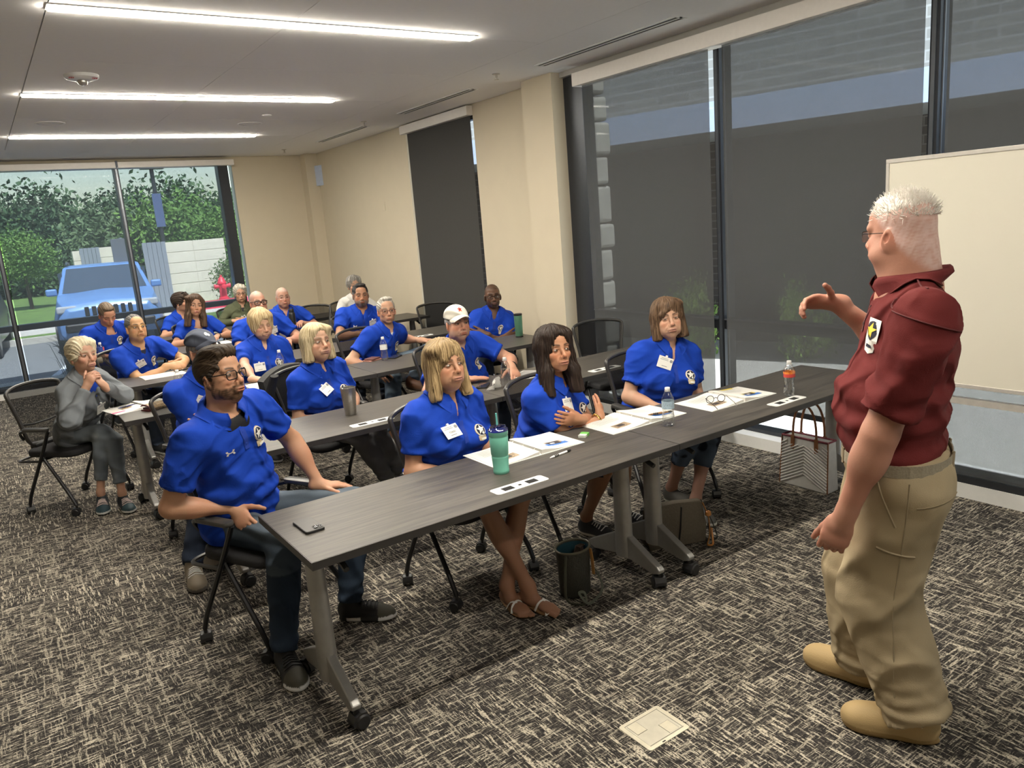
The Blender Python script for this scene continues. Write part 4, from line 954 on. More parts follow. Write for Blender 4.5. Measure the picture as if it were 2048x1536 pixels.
def person(c):
    lod = c.get('lod', 2); hH, hA, hC, hB = RES[lod]
    base = np.array((c['base'][0], c['base'][1], 0.)); yaw = math.radians(c.get('yaw', 0)); w = c.get('w', 1.); fem = c['look'].get('fem', False); look = c['look']
    f = _v(math.sin(yaw), -math.cos(yaw), 0); l = _v(math.cos(yaw), math.sin(yaw), 0); up = _v(0, 0, 1)
    stand = c.get('stand', False)
    Pc = np.array(c['hip'], float); Hc = np.array(c['head'], float)
    if 'face' in c: hy, hp, hr = [math.radians(q) for q in c['face']]
    else:
        a = np.array(c.get('aim', (2.4, 1.4, 1.62)), float)-Hc; hy = math.atan2(a[0], -a[1]); hp = math.atan2(a[2], math.hypot(a[0], a[1]))*.6+math.radians(c.get('pitch', 0)); hr = math.radians(c.get('tilt', 0))
        hy = yaw+np.clip((hy-yaw+math.pi) % (2*math.pi)-math.pi, -1.25, 1.25)+math.radians(c.get('turn', 0))
    hf = _v(math.sin(hy)*math.cos(hp), -math.cos(hy)*math.cos(hp), math.sin(hp)); hb = rotbasis(hf, up, hr)
    Nb = Hc-hb[2]*.078-up*.076-hb[1]*.026-f*.004-up*c.get('neckdrop', 0)
    u = nrm(Nb-Pc); L = np.linalg.norm(Nb-Pc); fw = nrm(f-u*(f@u)); tl = np.cross(u, fw); TR = np.stack([tl, fw, u], 1)
    bel = c.get('belly', 0.); bust = c.get('bust', 0.); sw = c.get('sh', .150 if fem else .172)*w
    shl = {s: Nb-u*c.get('shdrop', .080)+tl*sw*s-fw*.010 for s in (1, -1)}
    def torso(A, g, low=True):
        A.ell(Pc+u*L*.66-fw*.006, (.152*w+g, .108+.02*(w-1)+bel*.25+g, .20+g), TR, .05)
        A.ell(Pc+u*L*.32+fw*bel*.55, (.146*w+bel*.5+g, .108+bel*.75+g, .17+g), TR, .06)
        if low == 2: A.ell(Pc+u*.03+fw*bel*.2, (.160*w+bel*.3+g, .116+bel*.32+g, .125+g), TR, .06)
        elif low: A.ell(Pc+u*.015+fw*bel*.2, (.170*w+bel*.4+g, .122+bel*.5+g, .125+g), TR, .05)
        A.cap(shl[1]-tl*.025, shl[-1]+tl*.025, .050*w**.5+g, k=.05); A.cap(shl[1]-u*.03-tl*.02, shl[-1]-u*.03+tl*.02, .056+g, k=.05)
        for s in (1, -1): A.cap(Nb-u*.004-fw*.016+tl*.03*s, shl[s]+u*.016-tl*.03*s, .036+g, .036+g, k=.05)
        if bust:
            for s in (1, -1): A.ell(Pc+u*L*.585+fw*(.076+.03*bust)+tl*.077*w*s, (.076*w+g, .060+.022*bust+g, .074+g), TR, .05)
    arms = {}
    for s, key in ((1, 'L'), (-1, 'R')):
        a = dict(c.get('arms', {}).get(key, {})); mode = a.get('mode', c.get('pose', 'lap')); K = Pc+fw*bel*.5
        if 'w' not in a:
            if mode == 'lap': a = dict(w=Pc+f*.285+l*.085*s+up*.095, d=f*.8-l*.55*s-up*.12, n=-up+l*.1*s, curl=.45, pole=l*s*.8-f*.7-up*.4)
            elif mode == 'crossed':
                X = Pc+u*L*c.get('cross', .52)+fw*(.205+bel*.75+.02*bust)
                a = dict(w=X-l*s*.085+up*(.018 if s > 0 else -.012)+fw*(.0 if s > 0 else .032), d=-l*s*.9+up*a.get('cup', -.12 if s < 0 else .0)-fw*.40, n=-fw-l*.3*s, curl=.35, crossed=1, pole=l*s*.9-up*.55-f*.1)
            elif mode == 'clasp': a = dict(w=np.array(c['clasp'])+l*.085*s-f*.02, d=-l*s*.75+f*.5-up*.1, n=-l*s*.5-up*.6-f*.3, curl=1.0, pole=l*s*.9-up*.4-f*.5)
            elif mode == 'table': a = dict(w=Pc+f*.42+l*.13*s+up*.245, d=f-l*.5*s, n=-up, curl=.5, pole=l*s-up*.4-f*.4)
        if a.get('loc'): # wrist in body axes: left, forward, up from the hip
            q = a['w']; a['w'] = Pc+l*q[0]+f*q[1]+up*q[2]
        for kk in ('d', 'n', 'pole'):
            if kk in a: a[kk] = np.asarray(a[kk], float)
        a.setdefault('pole', l*s*.8-f*.6-up*.5); a['w'] = np.asarray(a['w'], float)
        S0 = shl[s]+tl*.012*s; l1, l2 = (.272, .238) if fem else (.295, .255)
        l1 *= c.get('arm', 1); l2 *= c.get('arm', 1)
        E_ = ik(S0, a['w'], l1, l2, a['pole']); a['S'] = S0; a['E'] = E_; arms[s] = a
    aw = c.get('armw', (.90 if fem else 1.04)*(.5+.5*w)); 
    def arm_skin(A, s):
        a = arms[s]; S0, E_, W_ = a['S'], a['E'], a['w']; fa = nrm(W_-E_)
        A.cap(S0+(E_-S0)*.1, E_, .050*aw, .041*aw, k=.02); A.cap(E_, W_, .039*aw, .0255*aw, k=.025)
        A.ell(E_+(W_-E_)*.28, (.044*aw, .044*aw, .085), np.stack([nrm(np.cross(fa, (.3, .2, .9))), np.cross(fa, nrm(np.cross(fa, (.3, .2, .9)))), fa], 1), .03)
        add_hand(A, W_+fa*.012, a['d'], a['n'], -s, a.get('curl', .5), a.get('spread', .06), (.93 if fem else 1.05)*c.get('hand', 1.), thumb=a.get('thumb', .6), abd=a.get('abd', .28 if a.get('crossed') else .75))
    # ---- skin body
    sk = np.array(look['skin']); parts = []
    HA, pt = head_sdf(Hc, hb, look)
    nr = look.get('neck', .047 if fem else .058)
    HA.cap(Hc-hb[2]*.050-hb[1]*.022, Nb-u*.03-fw*.004, nr*.97, nr*1.04, k=.03)
    if not fem: HA.ell(Hc*.5+Nb*.5+hb[1]*.043-up*.016, (.011, .012, .016), None, .02)
    for s in (1, -1): HA.cap(Nb-fw*.002+tl*.012*s, Nb-u*.04+tl*.085*s-fw*.006, .032, .036, k=.04)
    HA.ell(Nb-u*.085+fw*.040, (.10*w, .060, .085), TR, .04)
    V, F = HA.mesh(hH); parts.append((V, F, head_colors(V, Hc, hb, look)))
    under = c.get('undershirt')
    if under is not None:
        zz = (V-Nb)@u; yy = (V-Nb)@fw; m = (zz < -.012-.0*yy)&(yy > -.1); parts[0][2][m] = under
    for s in (1, -1):
        A = SDF(); arm_skin(A, s); V, F = A.mesh(hA); cc = np.tile(sk*look.get('armtone', 1.), (len(V), 1))*(1+.05*wob(V, 8, 60))[:, None]
        kn = sstep(.05, .09, np.linalg.norm(V-arms[s]['w'], axis=1)); cc = cc*(1-(.25*kn*(np.linalg.norm(V-arms[s]['w'], axis=1) < .2))[:, None]*np.array((0, .22, .22)))
        parts.append((V, F, np.clip(cc, .004, 1)))
    A = SDF(); torso(A, -.012)
    legs = c.get('legs'); bare = c.get('bare', 0)
    if legs is None: legs = {s: (Pc+f*.40+l*.115*s-up*.035, Pc*_v(1, 1, 0)+f*.36+l*.12*s+up*.10, f) for s in (1, -1)}
    lw = c.get('legw', 1.)*(.94 if fem else 1.)
    for s in (1, -1):
        H_ = Pc+l*.085*s*w-up*.02; Kn, An, td = [np.asarray(q, float) for q in legs[s]]
        A.cap(H_, Kn, .070*lw, .050*lw, k=.03)
        if bare:
            sd = nrm(An-Kn); A.cap(Kn, An, .048*lw, .034*lw, k=.03); back = nrm(-td+sd*(td@sd)); A.ell(Kn+(An-Kn)*.34+back*.018, (.046*lw, .046*lw, .115), np.stack([nrm(np.cross(sd, back)), back, sd], 1), .04)
            if c.get('shoes', {}).get('kind') == 'sandal':
                td = nrm(td*_v(1, 1, 0)); tl_ = np.cross(up, td); g0 = An*_v(1, 1, 0)+up*.028
                A.cap(An, g0+td*.03+up*.02, .034, .028, k=.03); A.cap(g0-td*.03+up*.01, g0+td*.12, .030, .022, k=.03); A.ell(g0+td*.125, (.040, .05, .018), np.stack([tl_, td, up], 1), .02)
                for i in range(5):
                    o_ = (-.026, -.011, .003, .016, .028)[i]*s*-1; ln = (.050, .050, .044, .036, .028)[i]; rr = (.0115, .0085, .008, .0075, .007)[i]
                    A.cap(g0+td*.145+tl_*o_*1.0-up*.003, g0+td*(.145+ln)+tl_*o_*1.1-up*.010, rr, rr*.85, k=.004)
            else: A.cap(An, An-up*.05, .036*lw, .036*lw, k=.02)
    V, F = A.mesh(hB if not bare else hA*1.3); cc = np.tile(sk, (len(V), 1)); 
    if under is not None: cc[((V-Nb)@u < -.0)&(V[:, 2] > Pc[2]-.06)] = under
    if bare and look.get('legtone') is not None: cc[V[:, 2] < Pc[2]-.02] = look['legtone']
    parts.append((V, F, cc*(1+.04*wob(V, 2, 40))[:, None]))
    V, F, C_ = join(parts)
    root = np_mesh('person', V, F, SKIN, None, np.clip(C_, .003, 1), origin=base); root.location = base
    tag(root, c['label'], 'person', c.get('group', 'seated audience members' if not stand else None))
    def add(name, V, F, mat, col=None, parent=root, smooth=True): return np_mesh(name, V, F, mat, parent, col, smooth, base)
    def addmb(name, mb, mat, parent=root, smooth=True, bevel=0):
        mb.v = [tuple(np.array(q)-base) for q in mb.v]; return mb.build(name, mat, parent, smooth, bevel)
    # ---- eyes
    gx, gz = look.get('gaze', (0, 0))
    if not look.get('closed'):
        for s in (1, -1):
            n = 12; vv = []; cc = []
            cen = pt(s*.0325, .0768, -.0012)
            for j in range(n+1):
                th = math.pi*.5*j/n
                for i in range(16):
                    a = 2*math.pi*i/16; q = (math.sin(th)*math.cos(a), math.cos(th), math.sin(th)*math.sin(a))
                    vv.append(cen+hb[0]*q[0]*.0128+hb[1]*q[1]*look.get('eyeout', .0120)+hb[2]*q[2]*look.get('eyeopen', .0070))
                    dx = q[0]*.0128-gx*.004; dz = q[2]*.0068-gz*.002; rr = math.hypot(dx, dz)
                    cc.append((.008, .006, .005) if rr < .0026 else (np.array(look.get('iris', (.07, .04, .02))) if rr < .0064 else (.36, .32, .285)))
            ff = [(j*16+i, j*16+(i+1) % 16, (j+1)*16+(i+1) % 16, (j+1)*16+i) for j in range(n) for i in range(16)]
            add('eye', np.array(vv), np.array(ff), EYE, np.array(cc))
    # ---- shirt
    scol = np.array(c.get('shirt', BLUE)); SH = SDF(); g = .011
    torso(SH, g, low=2 if stand else True)
    sl = c.get('sleeve', .66); long_ = c.get('long', False); S_objs = []
    for s in (1, -1):
        a = arms[s]; ua = a['E']-a['S']; r0 = .056*aw+.005; r1 = (.0565 if not fem else .055)*aw+.004
        if long_:
            SH.cap(a['S'], a['E'], r0, .053, k=.04); SH.cone(a['E'], a['E']+(a['w']-a['E'])*.97, .051, .037, k=.03); SH.cap(a['E'], a['E']+(a['w']-a['E'])*.3, .051, .047, k=.03)
        else:
            SH.cap(a['S']-ua*.05, a['S']+ua*.25, r0, r0*.98, k=.05); SH.cone(a['S'], a['S']+ua*sl, r0, r1+.006, k=.04)
    # neck opening and placket V
    vd = c.get('vneck', .075)
    SH.cap(Nb+u*.16, Nb+u*(.004 if not stand else .02), nr*1.06, nr*1.06, k=.010, op='s')
    for q in (.05, .08, .11, .14, .17): SH.cap(Nb+fw*(q-.02)+u*.05, Nb+fw*q-u*vd, c.get('vopen', .036), .004, k=.006, op='s')
    if stand: SH.half(Pc-u*.01, -u, .006)
    sd_ = c.get('seed', 1)
    def wrk(P):
        q = P-Pc; s_ = q@u/L; x = q@tl; am = c.get('wrinkle', 1.55)
        bell = sstep(-.1, .08, s_)*(1-sstep(.42, .62, s_))
        d = .0042*bell*np.sin(s_*44+1.9*wob(P, sd_, 9)+2.5*np.abs(x)/.15)
        for sg in (1, -1):
            qa = P-(shl[sg]-u*.11-tl*.02*sg+fw*.04); m = np.exp(-(qa**2).sum(-1)/.011); d = d+.0046*m*np.sin((qa@(u*.75+tl*.65*sg))*95+1.6*wob(P, sd_+3, 14))
        Pd = np.stack([x*1.0, q@fw*.8, (q@u)+.55*np.abs(x)], -1)
        rdg = np.clip(1-np.abs(wob(Pd*_v(.8, .8, 1.5), sd_+15, 17))*1.25, 0, 1)**2; rdg2 = np.clip(1-np.abs(wob(Pd*_v(.7, .7, 1.6)+.3, sd_+25, 34))*1.25, 0, 1)**2
        d = d+.0055*(rdg-.3)+.0028*(rdg2-.3)+.0018*wob(P, sd_+5, 22)
        return d*am
    V, F = SH.mesh(hC); V = V+vnormals(V, F)*wrk(V)[:, None]
    if not long_:
        for s in (1, -1):   # turned sleeve hem
            a = arms[s]; ua = a['E']-a['S']; t = (V-a['S'])@ua/(ua@ua); rr = np.linalg.norm(V-a['S']-t[:, None]*ua, axis=1); m = (t > sl-.085)&(t < sl-.008)&(rr < .085); V[m] += ((V[m]-a['S']-t[m][:, None]*ua)/rr[m][:, None])*.0022
    shirt = add(c.get('top', 'polo_shirt'), V, F, CLOTH, np.tile(scol, (len(V), 1))*(1+.06*wob(V, 4, 30))[:, None])
    def onshirt(x, z, off=0.):
        """point on the shirt front: x to the wearer's left, z down from the neck base"""
        p = Nb+tl*x-u*z+fw*.34
        for _ in range(60):
            d = SH.eval(p[None])[0]
            if d < .0006: break
            p = p-fw*max(d*.6, .001)
        n = SH.grad(p[None])[0]; return p+n*off, n
    def patch(name, x, z, layers, mat_list, parent=shirt, rot=0, off=.002):
        p0, n = onshirt(x, z); ta = nrm(tl-n*(tl@n)); tb = np.cross(n, ta); tb = tb if tb@u > 0 else -tb; m = MB()
        cr, sr = math.cos(rot), math.sin(rot)
        for k, (poly, mi) in enumerate(layers):
            m.m = mi; cx, cy = np.mean([q[0] for q in poly]), np.mean([q[1] for q in poly]); rings = []
            for t in (0, .5, 1):
                rings.append([(cx+(q[0]-cx)*t, cy+(q[1]-cy)*t) for q in poly])
            pts = np.array([p0+ta*(a*cr-b*sr)+tb*(a*sr+b*cr) for R_ in rings[1:] for a, b in R_]+[p0+ta*(cx*cr-cy*sr)+tb*(cx*sr+cy*cr)])
            pts = SH.project(pts, 0., 4); pts = pts+SH.grad(pts)*(wrk(pts)+off+.0011*k)[:, None]; N = len(poly)
            m.add(pts, [(N*2, i, (i+1) % N) for i in range(N)]+[(i, N+i, N+(i+1) % N, (i+1) % N) for i in range(N)])
        return addmb(name, m, mat_list, parent, False)
    if c.get('emblem', True):
        e = 1.0; out = ring(.034, 22, 1, 1.05, (0, .008)); out = [(x*(1 if y > -.01 else .92), y) for x, y in out]
        ban = [(-.026, -.020), (-.022, -.050), (0, -.056), (.022, -.050), (.026, -.020), (0, -.026)]
        navy = ring(.0265, 20, 1, 1.05, (0, .009)); st = [(a, b+.009) for a, b in star(5, .0265, .0115)]
        mg = ring(.0095, 14, c=(.004, -.010)); mg2 = ring(.0062, 14, c=(.004, -.010)); hd = [(.009, -.016), (.012, -.013), (.026, -.028), (.022, -.032)]
        patch('embroidered_badge', c.get('ex', .078*w), c.get('ez', .145), [(out, 0), (ban, 0), (ring(.0305, 22, 1, 1.05, (0, .008)), 1), (navy, 2), (st, 1), (mg, 2), (mg2, 1), (hd, 2), ([(-.017, -.034), (-.014, -.046), (.014, -.046), (.017, -.034)], 1)], [GOLDP, WHITEP, NAVYP])
    if c.get('chest_logo', True):
        a_ = []
        for sx in (1, -1):
            for sy in (1, -1): a_.append(([(sx*.003, sy*.001), (sx*.009, sy*.004), (sx*.012, sy*.012), (sx*.021, sy*.010), (sx*.017, sy*.0015), (sx*.008, 0)], 0))
        a_.append(([(-.010, .0022), (.010, .0022), (.010, -.0022), (-.010, -.0022)], 0))
        patch('chest_logo', c.get('lx', -.078*w), c.get('lz', .145), [(p_, 0) for p_, _ in a_], [WHITEP])
    # ---- collar
    if c.get('collar', True):
        n_ = 33; rows = 7; Vv = []; spread = math.radians(c.get('collar_gap', 24))
        for i in range(n_):
            ph = -math.pi+spread+(2*math.pi-2*spread)*i/(n_-1)      # measured from the back; front is +-pi
            e = abs(ph)/math.pi; dirv = -fw*math.cos(ph)+tl*math.sin(ph); tip = sstep(.62, .93, e)
            h0 = (.052 if not stand else .046)*(1-e)**.7+.004; r_in = nr*1.08+.003; co_ = .040 if not stand else .017
            for j in range(rows):
                t = j/(rows-1)
                if t < .34: q = t/.34; r_ = r_in+.004*q; z = h0-.030*(1-q)
                else: q = (t-.34)/.66; r_ = r_in+.005+co_*q**.8+.012*tip*q; z = h0+.003*math.sin(min(1, q*3)*math.pi*.5)-(.046+.022*tip)*q**1.1
                ex = dirv*r_+(tl*math.copysign(1, ph)*-.010*tip*(t > .5)*0)+u*z+fw*(.006-.012*(1-e))
                Vv.append(Nb+ex)
        Vv = np.array(Vv); d = SH.eval(Vv); outer = (np.arange(len(Vv)) % rows) >= 4
        G = SH.grad(Vv); push = np.where(outer & (d < .0055), .0055-d, 0); Vv = Vv+G*push[:, None]; G = SH.grad(Vv)
        lastr = (np.arange(len(Vv)) % rows) >= 5; dd = SH.eval(Vv); Vv[lastr] = SH.project(Vv[lastr], .0062, 7)
        Ff = np.array([(i*rows+j, i*rows+j+1, (i+1)*rows+j+1, (i+1)*rows+j) for i in range(n_-1) for j in range(rows-1)])
        N = vnormals(Vv, Ff); V2 = np.concatenate([Vv+N*.0012, Vv-N*.0012]); nn = len(Vv); F2 = np.concatenate([Ff, Ff[:, ::-1]+nn])
        bd = [(i*rows, (i+1)*rows) for i in range(n_-1)]+[(i*rows+rows-1, (i+1)*rows+rows-1) for i in range(n_-1)]+[(j, j+1) for j in range(rows-1)]+[((n_-1)*rows+j, (n_-1)*rows+j+1) for j in range(rows-1)]
        F2 = np.concatenate([F2, np.array([(a, b, b+nn, a+nn) for a, b in bd])])
        add('collar', V2, F2, CLOTH, np.tile(scol*c.get('collar_tint', .9), (len(V2), 1)), shirt)
        # placket strip with buttons
        m = MB(); pz = [vd*.9+.012*i for i in range(9)]; L_ = [onshirt(-.013, z)[0] for z in pz]; R_ = [onshirt(.013, z)[0] for z in pz]
        pts = np.array(L_+R_); pts = pts+SH.grad(pts)*(wrk(pts)+.0024)[:, None]; k = len(pz)
        m.add(pts, [(i, i+1, k+i+1, k+i) for i in range(k-1)]); pk = addmb('placket', m, c.get('placket_mat', PLK), shirt)
        if lod < 3:
            for z in (vd*.9+.016, vd*.9+.07):
                p_, n = onshirt(0, z); pp = p_+n*(wrk(p_[None])[0]+.003); R3 = Vector(n).to_track_quat('Z', 'Y').to_matrix().to_4x4(); R3.translation = Vector(pp)
                addmb('button', MB().lathe([(.001, .002), (.005, .0015), (.0055, 0)], 10, M=R3, caps=False), M['rim'] if stand else PLK, pk)
    # ---- name badge
    nb = c.get('badge')
    if nb:
        p0, n = onshirt(nb.get('x', -.075*w), nb.get('z', .115), .014); n = nrm(n+up*-.05); ta = nrm(tl-n*(tl@n)); tb = np.cross(n, ta)
        if tb@u < 0: tb = -tb
        rt_ = math.radians(nb.get('rot', 0)); ta, tb = ta*math.cos(rt_)+tb*math.sin(rt_), tb*math.cos(rt_)-ta*math.sin(rt_)
        Mx = Matrix((ta, tb, n)).transposed().to_4x4(); Mx.translation = Vector(p0-base)
        card = MB().box((0, 0, 0), (.092, .072, .0016)).build('name_badge', CARD, shirt, bevel=.0005, seg=1); card.matrix_local = Mx
        MB().b2((-.006, .030, -.010), (.006, .046, .002)).build('clip', M['white'], card, bevel=.001)
        z0 = .0011
        if nb.get('name'): text_mesh('printed_name', nb['name'], .0155, nb.get('ink', INK), card, Matrix.Translation((0, -.006, z0)))
        m = MB()
        for (a, b, ww, hh) in ((-.008, .024, .044, .0028), (-.010, .016, .052, .0030), (0, -.022, .034, .0040)): m.box((a, b, z0), (ww, hh, .0003))
        m.prism(ring(.0095, 14, c=(.034, .018)), z0, z0+.0003); m.build('printed_lines', INKG, card)['kind'] = 'stuff'
        if nb.get('lower'): MB().box((0, -.044, 0), (.012, .012, .003)).build('lower_clip', M['white'], card)
    # ---- trousers
    tc = c.get('trousers', dict(col=(.03, .04, .06)))
    if tc:
        T = SDF(); T.ell(Pc-up*.005, (.168*w+bel*.3, .124+bel*.25, .115), np.stack([l, f, up], 1) if not stand else TR, .05); cut = tc.get('cut', 1.)
        if stand: T.ell(Pc+u*.03+fw*bel*.2, (.160*w+bel*.3+g+.005, .116+bel*.32+g+.005, .130+g), TR, .06); T.ell(Pc-up*.08-f*.015, (.172*w, .140, .13), TR, .06)
        for s in (1, -1):
            H_ = Pc+l*.088*s*w-up*(.012 if not stand else .05); Kn, An, td = [np.asarray(q, float) for q in legs[s]]; r = tc.get('r', (.092, .070, .058)); r = [q*lw for q in r]
            T.cap(H_, Kn if cut > .3 else H_+(Kn-H_)*.8, r[0], r[1], k=.04)
            if cut > .3:
                e_ = Kn+(An-Kn)*cut+(0 if cut < 1 else -up*.02); T.cap(Kn, Kn+(e_-Kn)*.5, r[1], (r[1]+r[2])/2, k=.04); T.cone(Kn, e_, r[1], r[2], k=.03)
            else: T.cone(H_, H_+(Kn-H_)*.97, r[0], r[1], k=.03)
        if stand: T.half(Pc+u*c.get('belt', .045), u+fw*c.get('belttilt', 0), .004)
        V, F = T.mesh(hC*1.12); N = vnormals(V, F); dk = 0
        for s in (1, -1):
            Kn = np.asarray(legs[s][0], float); An = np.asarray(legs[s][1], float); q = V-Kn; m = np.exp(-(q**2).sum(-1)/.010); dk = dk+.005*m*np.sin(q[:, 2]*85+q[:, 0]*30+1.5*wob(V, 21, 12))
            m2 = np.exp(-((V-An)[:, 2]/.10)**2)*(np.linalg.norm((V-An)[:, :2], axis=1) < .16); dk = dk+tc.get('bunch', .004)*m2*np.sin(V[:, 2]*105+1.8*wob(V, 31, 14))
        dk = dk+tc.get('ruck', .003)*wob(V, 33, 18)+.0015*wob(V, 35, 48)
        if stand:
            rd = 1-np.abs(wob(V*_v(1, 1, 1.6)+_v(0, 0, .35)*V[:, :1], 51, 15)); dk = dk+.009*np.clip(rd-.72, 0, 1)*sstep(.9, .3, V[:, 2])+.010*np.clip(1-np.abs(wob(V*_v(.6, .6, 1.8), 57, 22))-.75, 0, 1)*sstep(.5, .12, V[:, 2])*2
        V = V+N*dk[:, None]; col = np.tile(np.array(tc['col']), (len(V), 1))*(1+.14*wob(V, 6, 20))[:, None]
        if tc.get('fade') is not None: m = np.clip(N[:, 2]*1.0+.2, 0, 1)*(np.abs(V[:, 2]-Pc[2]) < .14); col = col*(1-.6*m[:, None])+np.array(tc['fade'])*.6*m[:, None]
        if tc.get('print') is not None: m = sstep(.1, .35, wob(V, 41, 42)); col = col*(1-m[:, None])+np.array(tc['print'])*m[:, None]
        tro = add(tc.get('name', 'trousers'), V, F, DENIM, np.clip(col, .003, 1))
    # ---- shoes
    sh = c.get('shoes', dict(kind='trainer', col=(.02, .02, .022), sole=(.6, .6, .58)))
    if sh:
        for s in (1, -1):
            Kn, An, td = [np.asarray(q, float) for q in legs[s]]; pz = math.radians(sh.get('pitch', {}).get(s, 0)) if isinstance(sh.get('pitch'), dict) else 0
            td = nrm(td*_v(1, 1, 0)); tl_ = np.cross(up, td); z0 = An[2]-.095+sh.get('lift', 0) if An[2] > .13 else 0.; g0 = An*_v(1, 1, 0)+up*z0; k = sh.get('s', .92 if fem else 1.06); R = np.stack([tl_, td, up], 1); A = SDF(); kind = sh['kind']
            roll = sh.get('roll', {}).get(s); 
            if roll: ax_ = Quaternion(Vector(td), roll).to_matrix(); tl_ = np.array(ax_ @ Vector(tl_)); up_ = np.array(ax_ @ Vector(up)); R = np.stack([tl_, td, up_], 1)
            else: up_ = up
            if sh.get('toeup'): q_ = Quaternion(Vector(tl_), -sh['toeup'].get(s, 0)).to_matrix(); td = np.array(q_ @ Vector(td)); up_ = np.array(q_ @ Vector(up_)); R = np.stack([tl_, td, up_], 1)
            if kind == 'sandal':
                A.ell(g0+td*.045+up*.010, (.036*k, .125*k, .011), R, .01); A.ell(g0+td*.11+up*.010, (.046*k, .065*k, .011), R, .02); V, F = A.mesh(.005); so = add('sandal', V, F, SHOE, np.tile(np.array((.30, .17, .08)), (len(V), 1)))
                for pa in ([(-.040, .075, .012), (-.028, .085, .045), (.0, .09, .058), (.030, .10, .045), (.044, .115, .014)], [(.042, .055, .012), (.022, .075, .058), (-.012, .125, .046), (-.040, .150, .012)], [(-.040, .148, .012), (-.030, .165, .030), (-.012, .168, .026), (-.006, .160, .014)]):
                    addmb('strap', MB().tube(fillet([g0+tl_*a*s*-1+td*b+up*z for a, b, z in pa], .03, 3), .0062, 6, flat=.45), M['white'], so)
                continue
            A.ell(g0+td*-.010+up_*.050*k, (.036*k, .055*k, .056*k), R, .03); A.ell(g0+td*.06*k+up_*.040*k, (.042*k, .085*k, .042*k), R, .04); A.ell(g0+td*.135*k+up_*.028*k, (.044*k, .066*k, .030*k), R, .04)
            if kind == 'boot': A.cap(g0+up_*.06, An+up*.05, .046, .048, k=.03); A.ell(g0+td*.10*k+up_*.044*k, (.042*k, .085*k, .040*k), R, .03); A.ell(g0+td*.165*k+up_*.034*k, (.044*k, .050*k, .036*k), R, .03)
            else: A.cap(g0-td*.006+up_*.06*k, g0-td*.004+up_*.092*k, .037*k, .035*k, k=.02)
            B_ = g0
            A.ell(g0+td*.060*k+up_*.012, (.042*k, .124*k, .016), R, .012); A.ell(g0+td*.135*k+up_*.012, (.050*k, .072*k, .015), R, .02)
            A.half(g0+up_*.001, -up_, .003)
            V, F = A.mesh(.0055 if lod < 3 else .009); z = (V-g0)@up_; y = (V-g0)@td; x = np.abs((V-g0)@tl_); col = np.tile(np.array(sh['col']), (len(V), 1)); m = z < .024; col[m] = sh.get('sole', (.6, .6, .58))
            if sh.get('toe') is not None: m = (y > .13*k)&(z > .024); col[m] = sh['toe']
            if sh.get('bottom') is not None: m = z < .009; col[m] = sh['bottom']
            if sh.get('heel') is not None: m = (z < .03)&((y < -.02)|((y > .05)&(y < .14))); col[m] = sh['heel']
            so = add(kind if kind != 'trainer' else 'shoe', V, F, SHOE, col)
            if sh.get('lace') is not None and lod < 3:
                lm = sh['lace']
                for i in range(5):
                    yy = .048*k+.016*i; zz = .083*k-.0085*i; pts = SDF.project(A, np.array([g0+tl_*q*k+td*(yy+.004*(abs(q) > .01))+up_*zz for q in (-.024, -.012, 0, .012, .024)]), .003); addmb('lace', MB().tube(list(pts), .0032, 5), lm, so)
    # ---- hair
    hs = look.get('hair'); hc = np.array(look.get('hair_col', (.05, .03, .02))); hc2 = np.array(look.get('hair_hi', hc*1.6))
    if hs and hs != 'none':
        A = hair_sdf(hs, Hc, hb, look); V, F = A.mesh(hH*1.25); N = vnormals(V, F)
        fr = {'bob': 26, 'shoulder': 26, 'long': 24, 'pixie': 18, 'bouffant': 18, 'curly': 15}.get(hs, 24); am = {'curly': .0075, 'pixie': .0045, 'bouffant': .004, 'long': .0052, 'bob': .0042, 'shoulder': .005}.get(hs, .0022)
        V, s1, s2 = strands(V, N, Hc, hb, c.get('seed', 1)+11, am, fr, 'back' if hs in ('short', 'quiff', 'flat', 'cropped', 'pixie') else 'down')
        if hs in ('curly', 'long', 'shoulder', 'bouffant'): V = V+N*(.004*wob(V, 77, 60 if hs != 'curly' else 110))[:, None]
        t = np.clip(.5+.35*s1+.45*s2, 0, 1)[:, None]; col = hc*(1-t)+hc2*t
        if look.get('root') is not None: top = sstep(.06, .115, (V-Hc)@hb[2])[:, None]; col = col*(1-top*.6)+np.array(look['root'])*top*.6
        if look.get('temple') is not None: m = (sstep(.045, .07, np.abs((V-Hc)@hb[0]))*sstep(.05, 0., (V-Hc)@hb[2]))[:, None]; col = col*(1-m)+np.array(look['temple'])*m
        ho = add('hair', V, F, HAIR, np.clip(col, .004, 1))
        if look.get('locks', 0):
            rg = np.random.default_rng(5+sd_); idx = rg.integers(0, len(V), look['locks']*3); q = V-Hc; ok = [i for i in idx if (q[i]@hb[2] > -.12)][:look['locks']]; lv = []; lf = []; lc = []
            P_ = V[ok]; n_ = 7; Lk = rg.uniform(.05, .13, len(ok))[:, None]; dirn = np.tile(-up, (len(ok), 1))
            if hs in ('short', 'quiff', 'flat', 'pixie'): dirn = -hb[1]*.8-up*.35+hb[0]*rg.normal(size=(len(ok), 1))*.3
            pts = []
            for j in range(n_):
                nn = A.grad(P_); d_ = dirn-nn*(dirn*nn).sum(1, keepdims=True)+rg.normal(size=P_.shape)*.08; d_ /= np.linalg.norm(d_, axis=1, keepdims=True); pts.append(P_+nn*.0012); P_ = P_+d_*Lk/n_; P_ = P_-A.grad(P_)*(A.eval(P_)-.0015)[:, None]
            s_ = np.cross(pts[-1]-pts[0], A.grad(pts[3])); s_ /= np.linalg.norm(s_, axis=1, keepdims=True)+1e-9; s_ = s_*rg.uniform(.0012, .0026, (len(ok), 1))
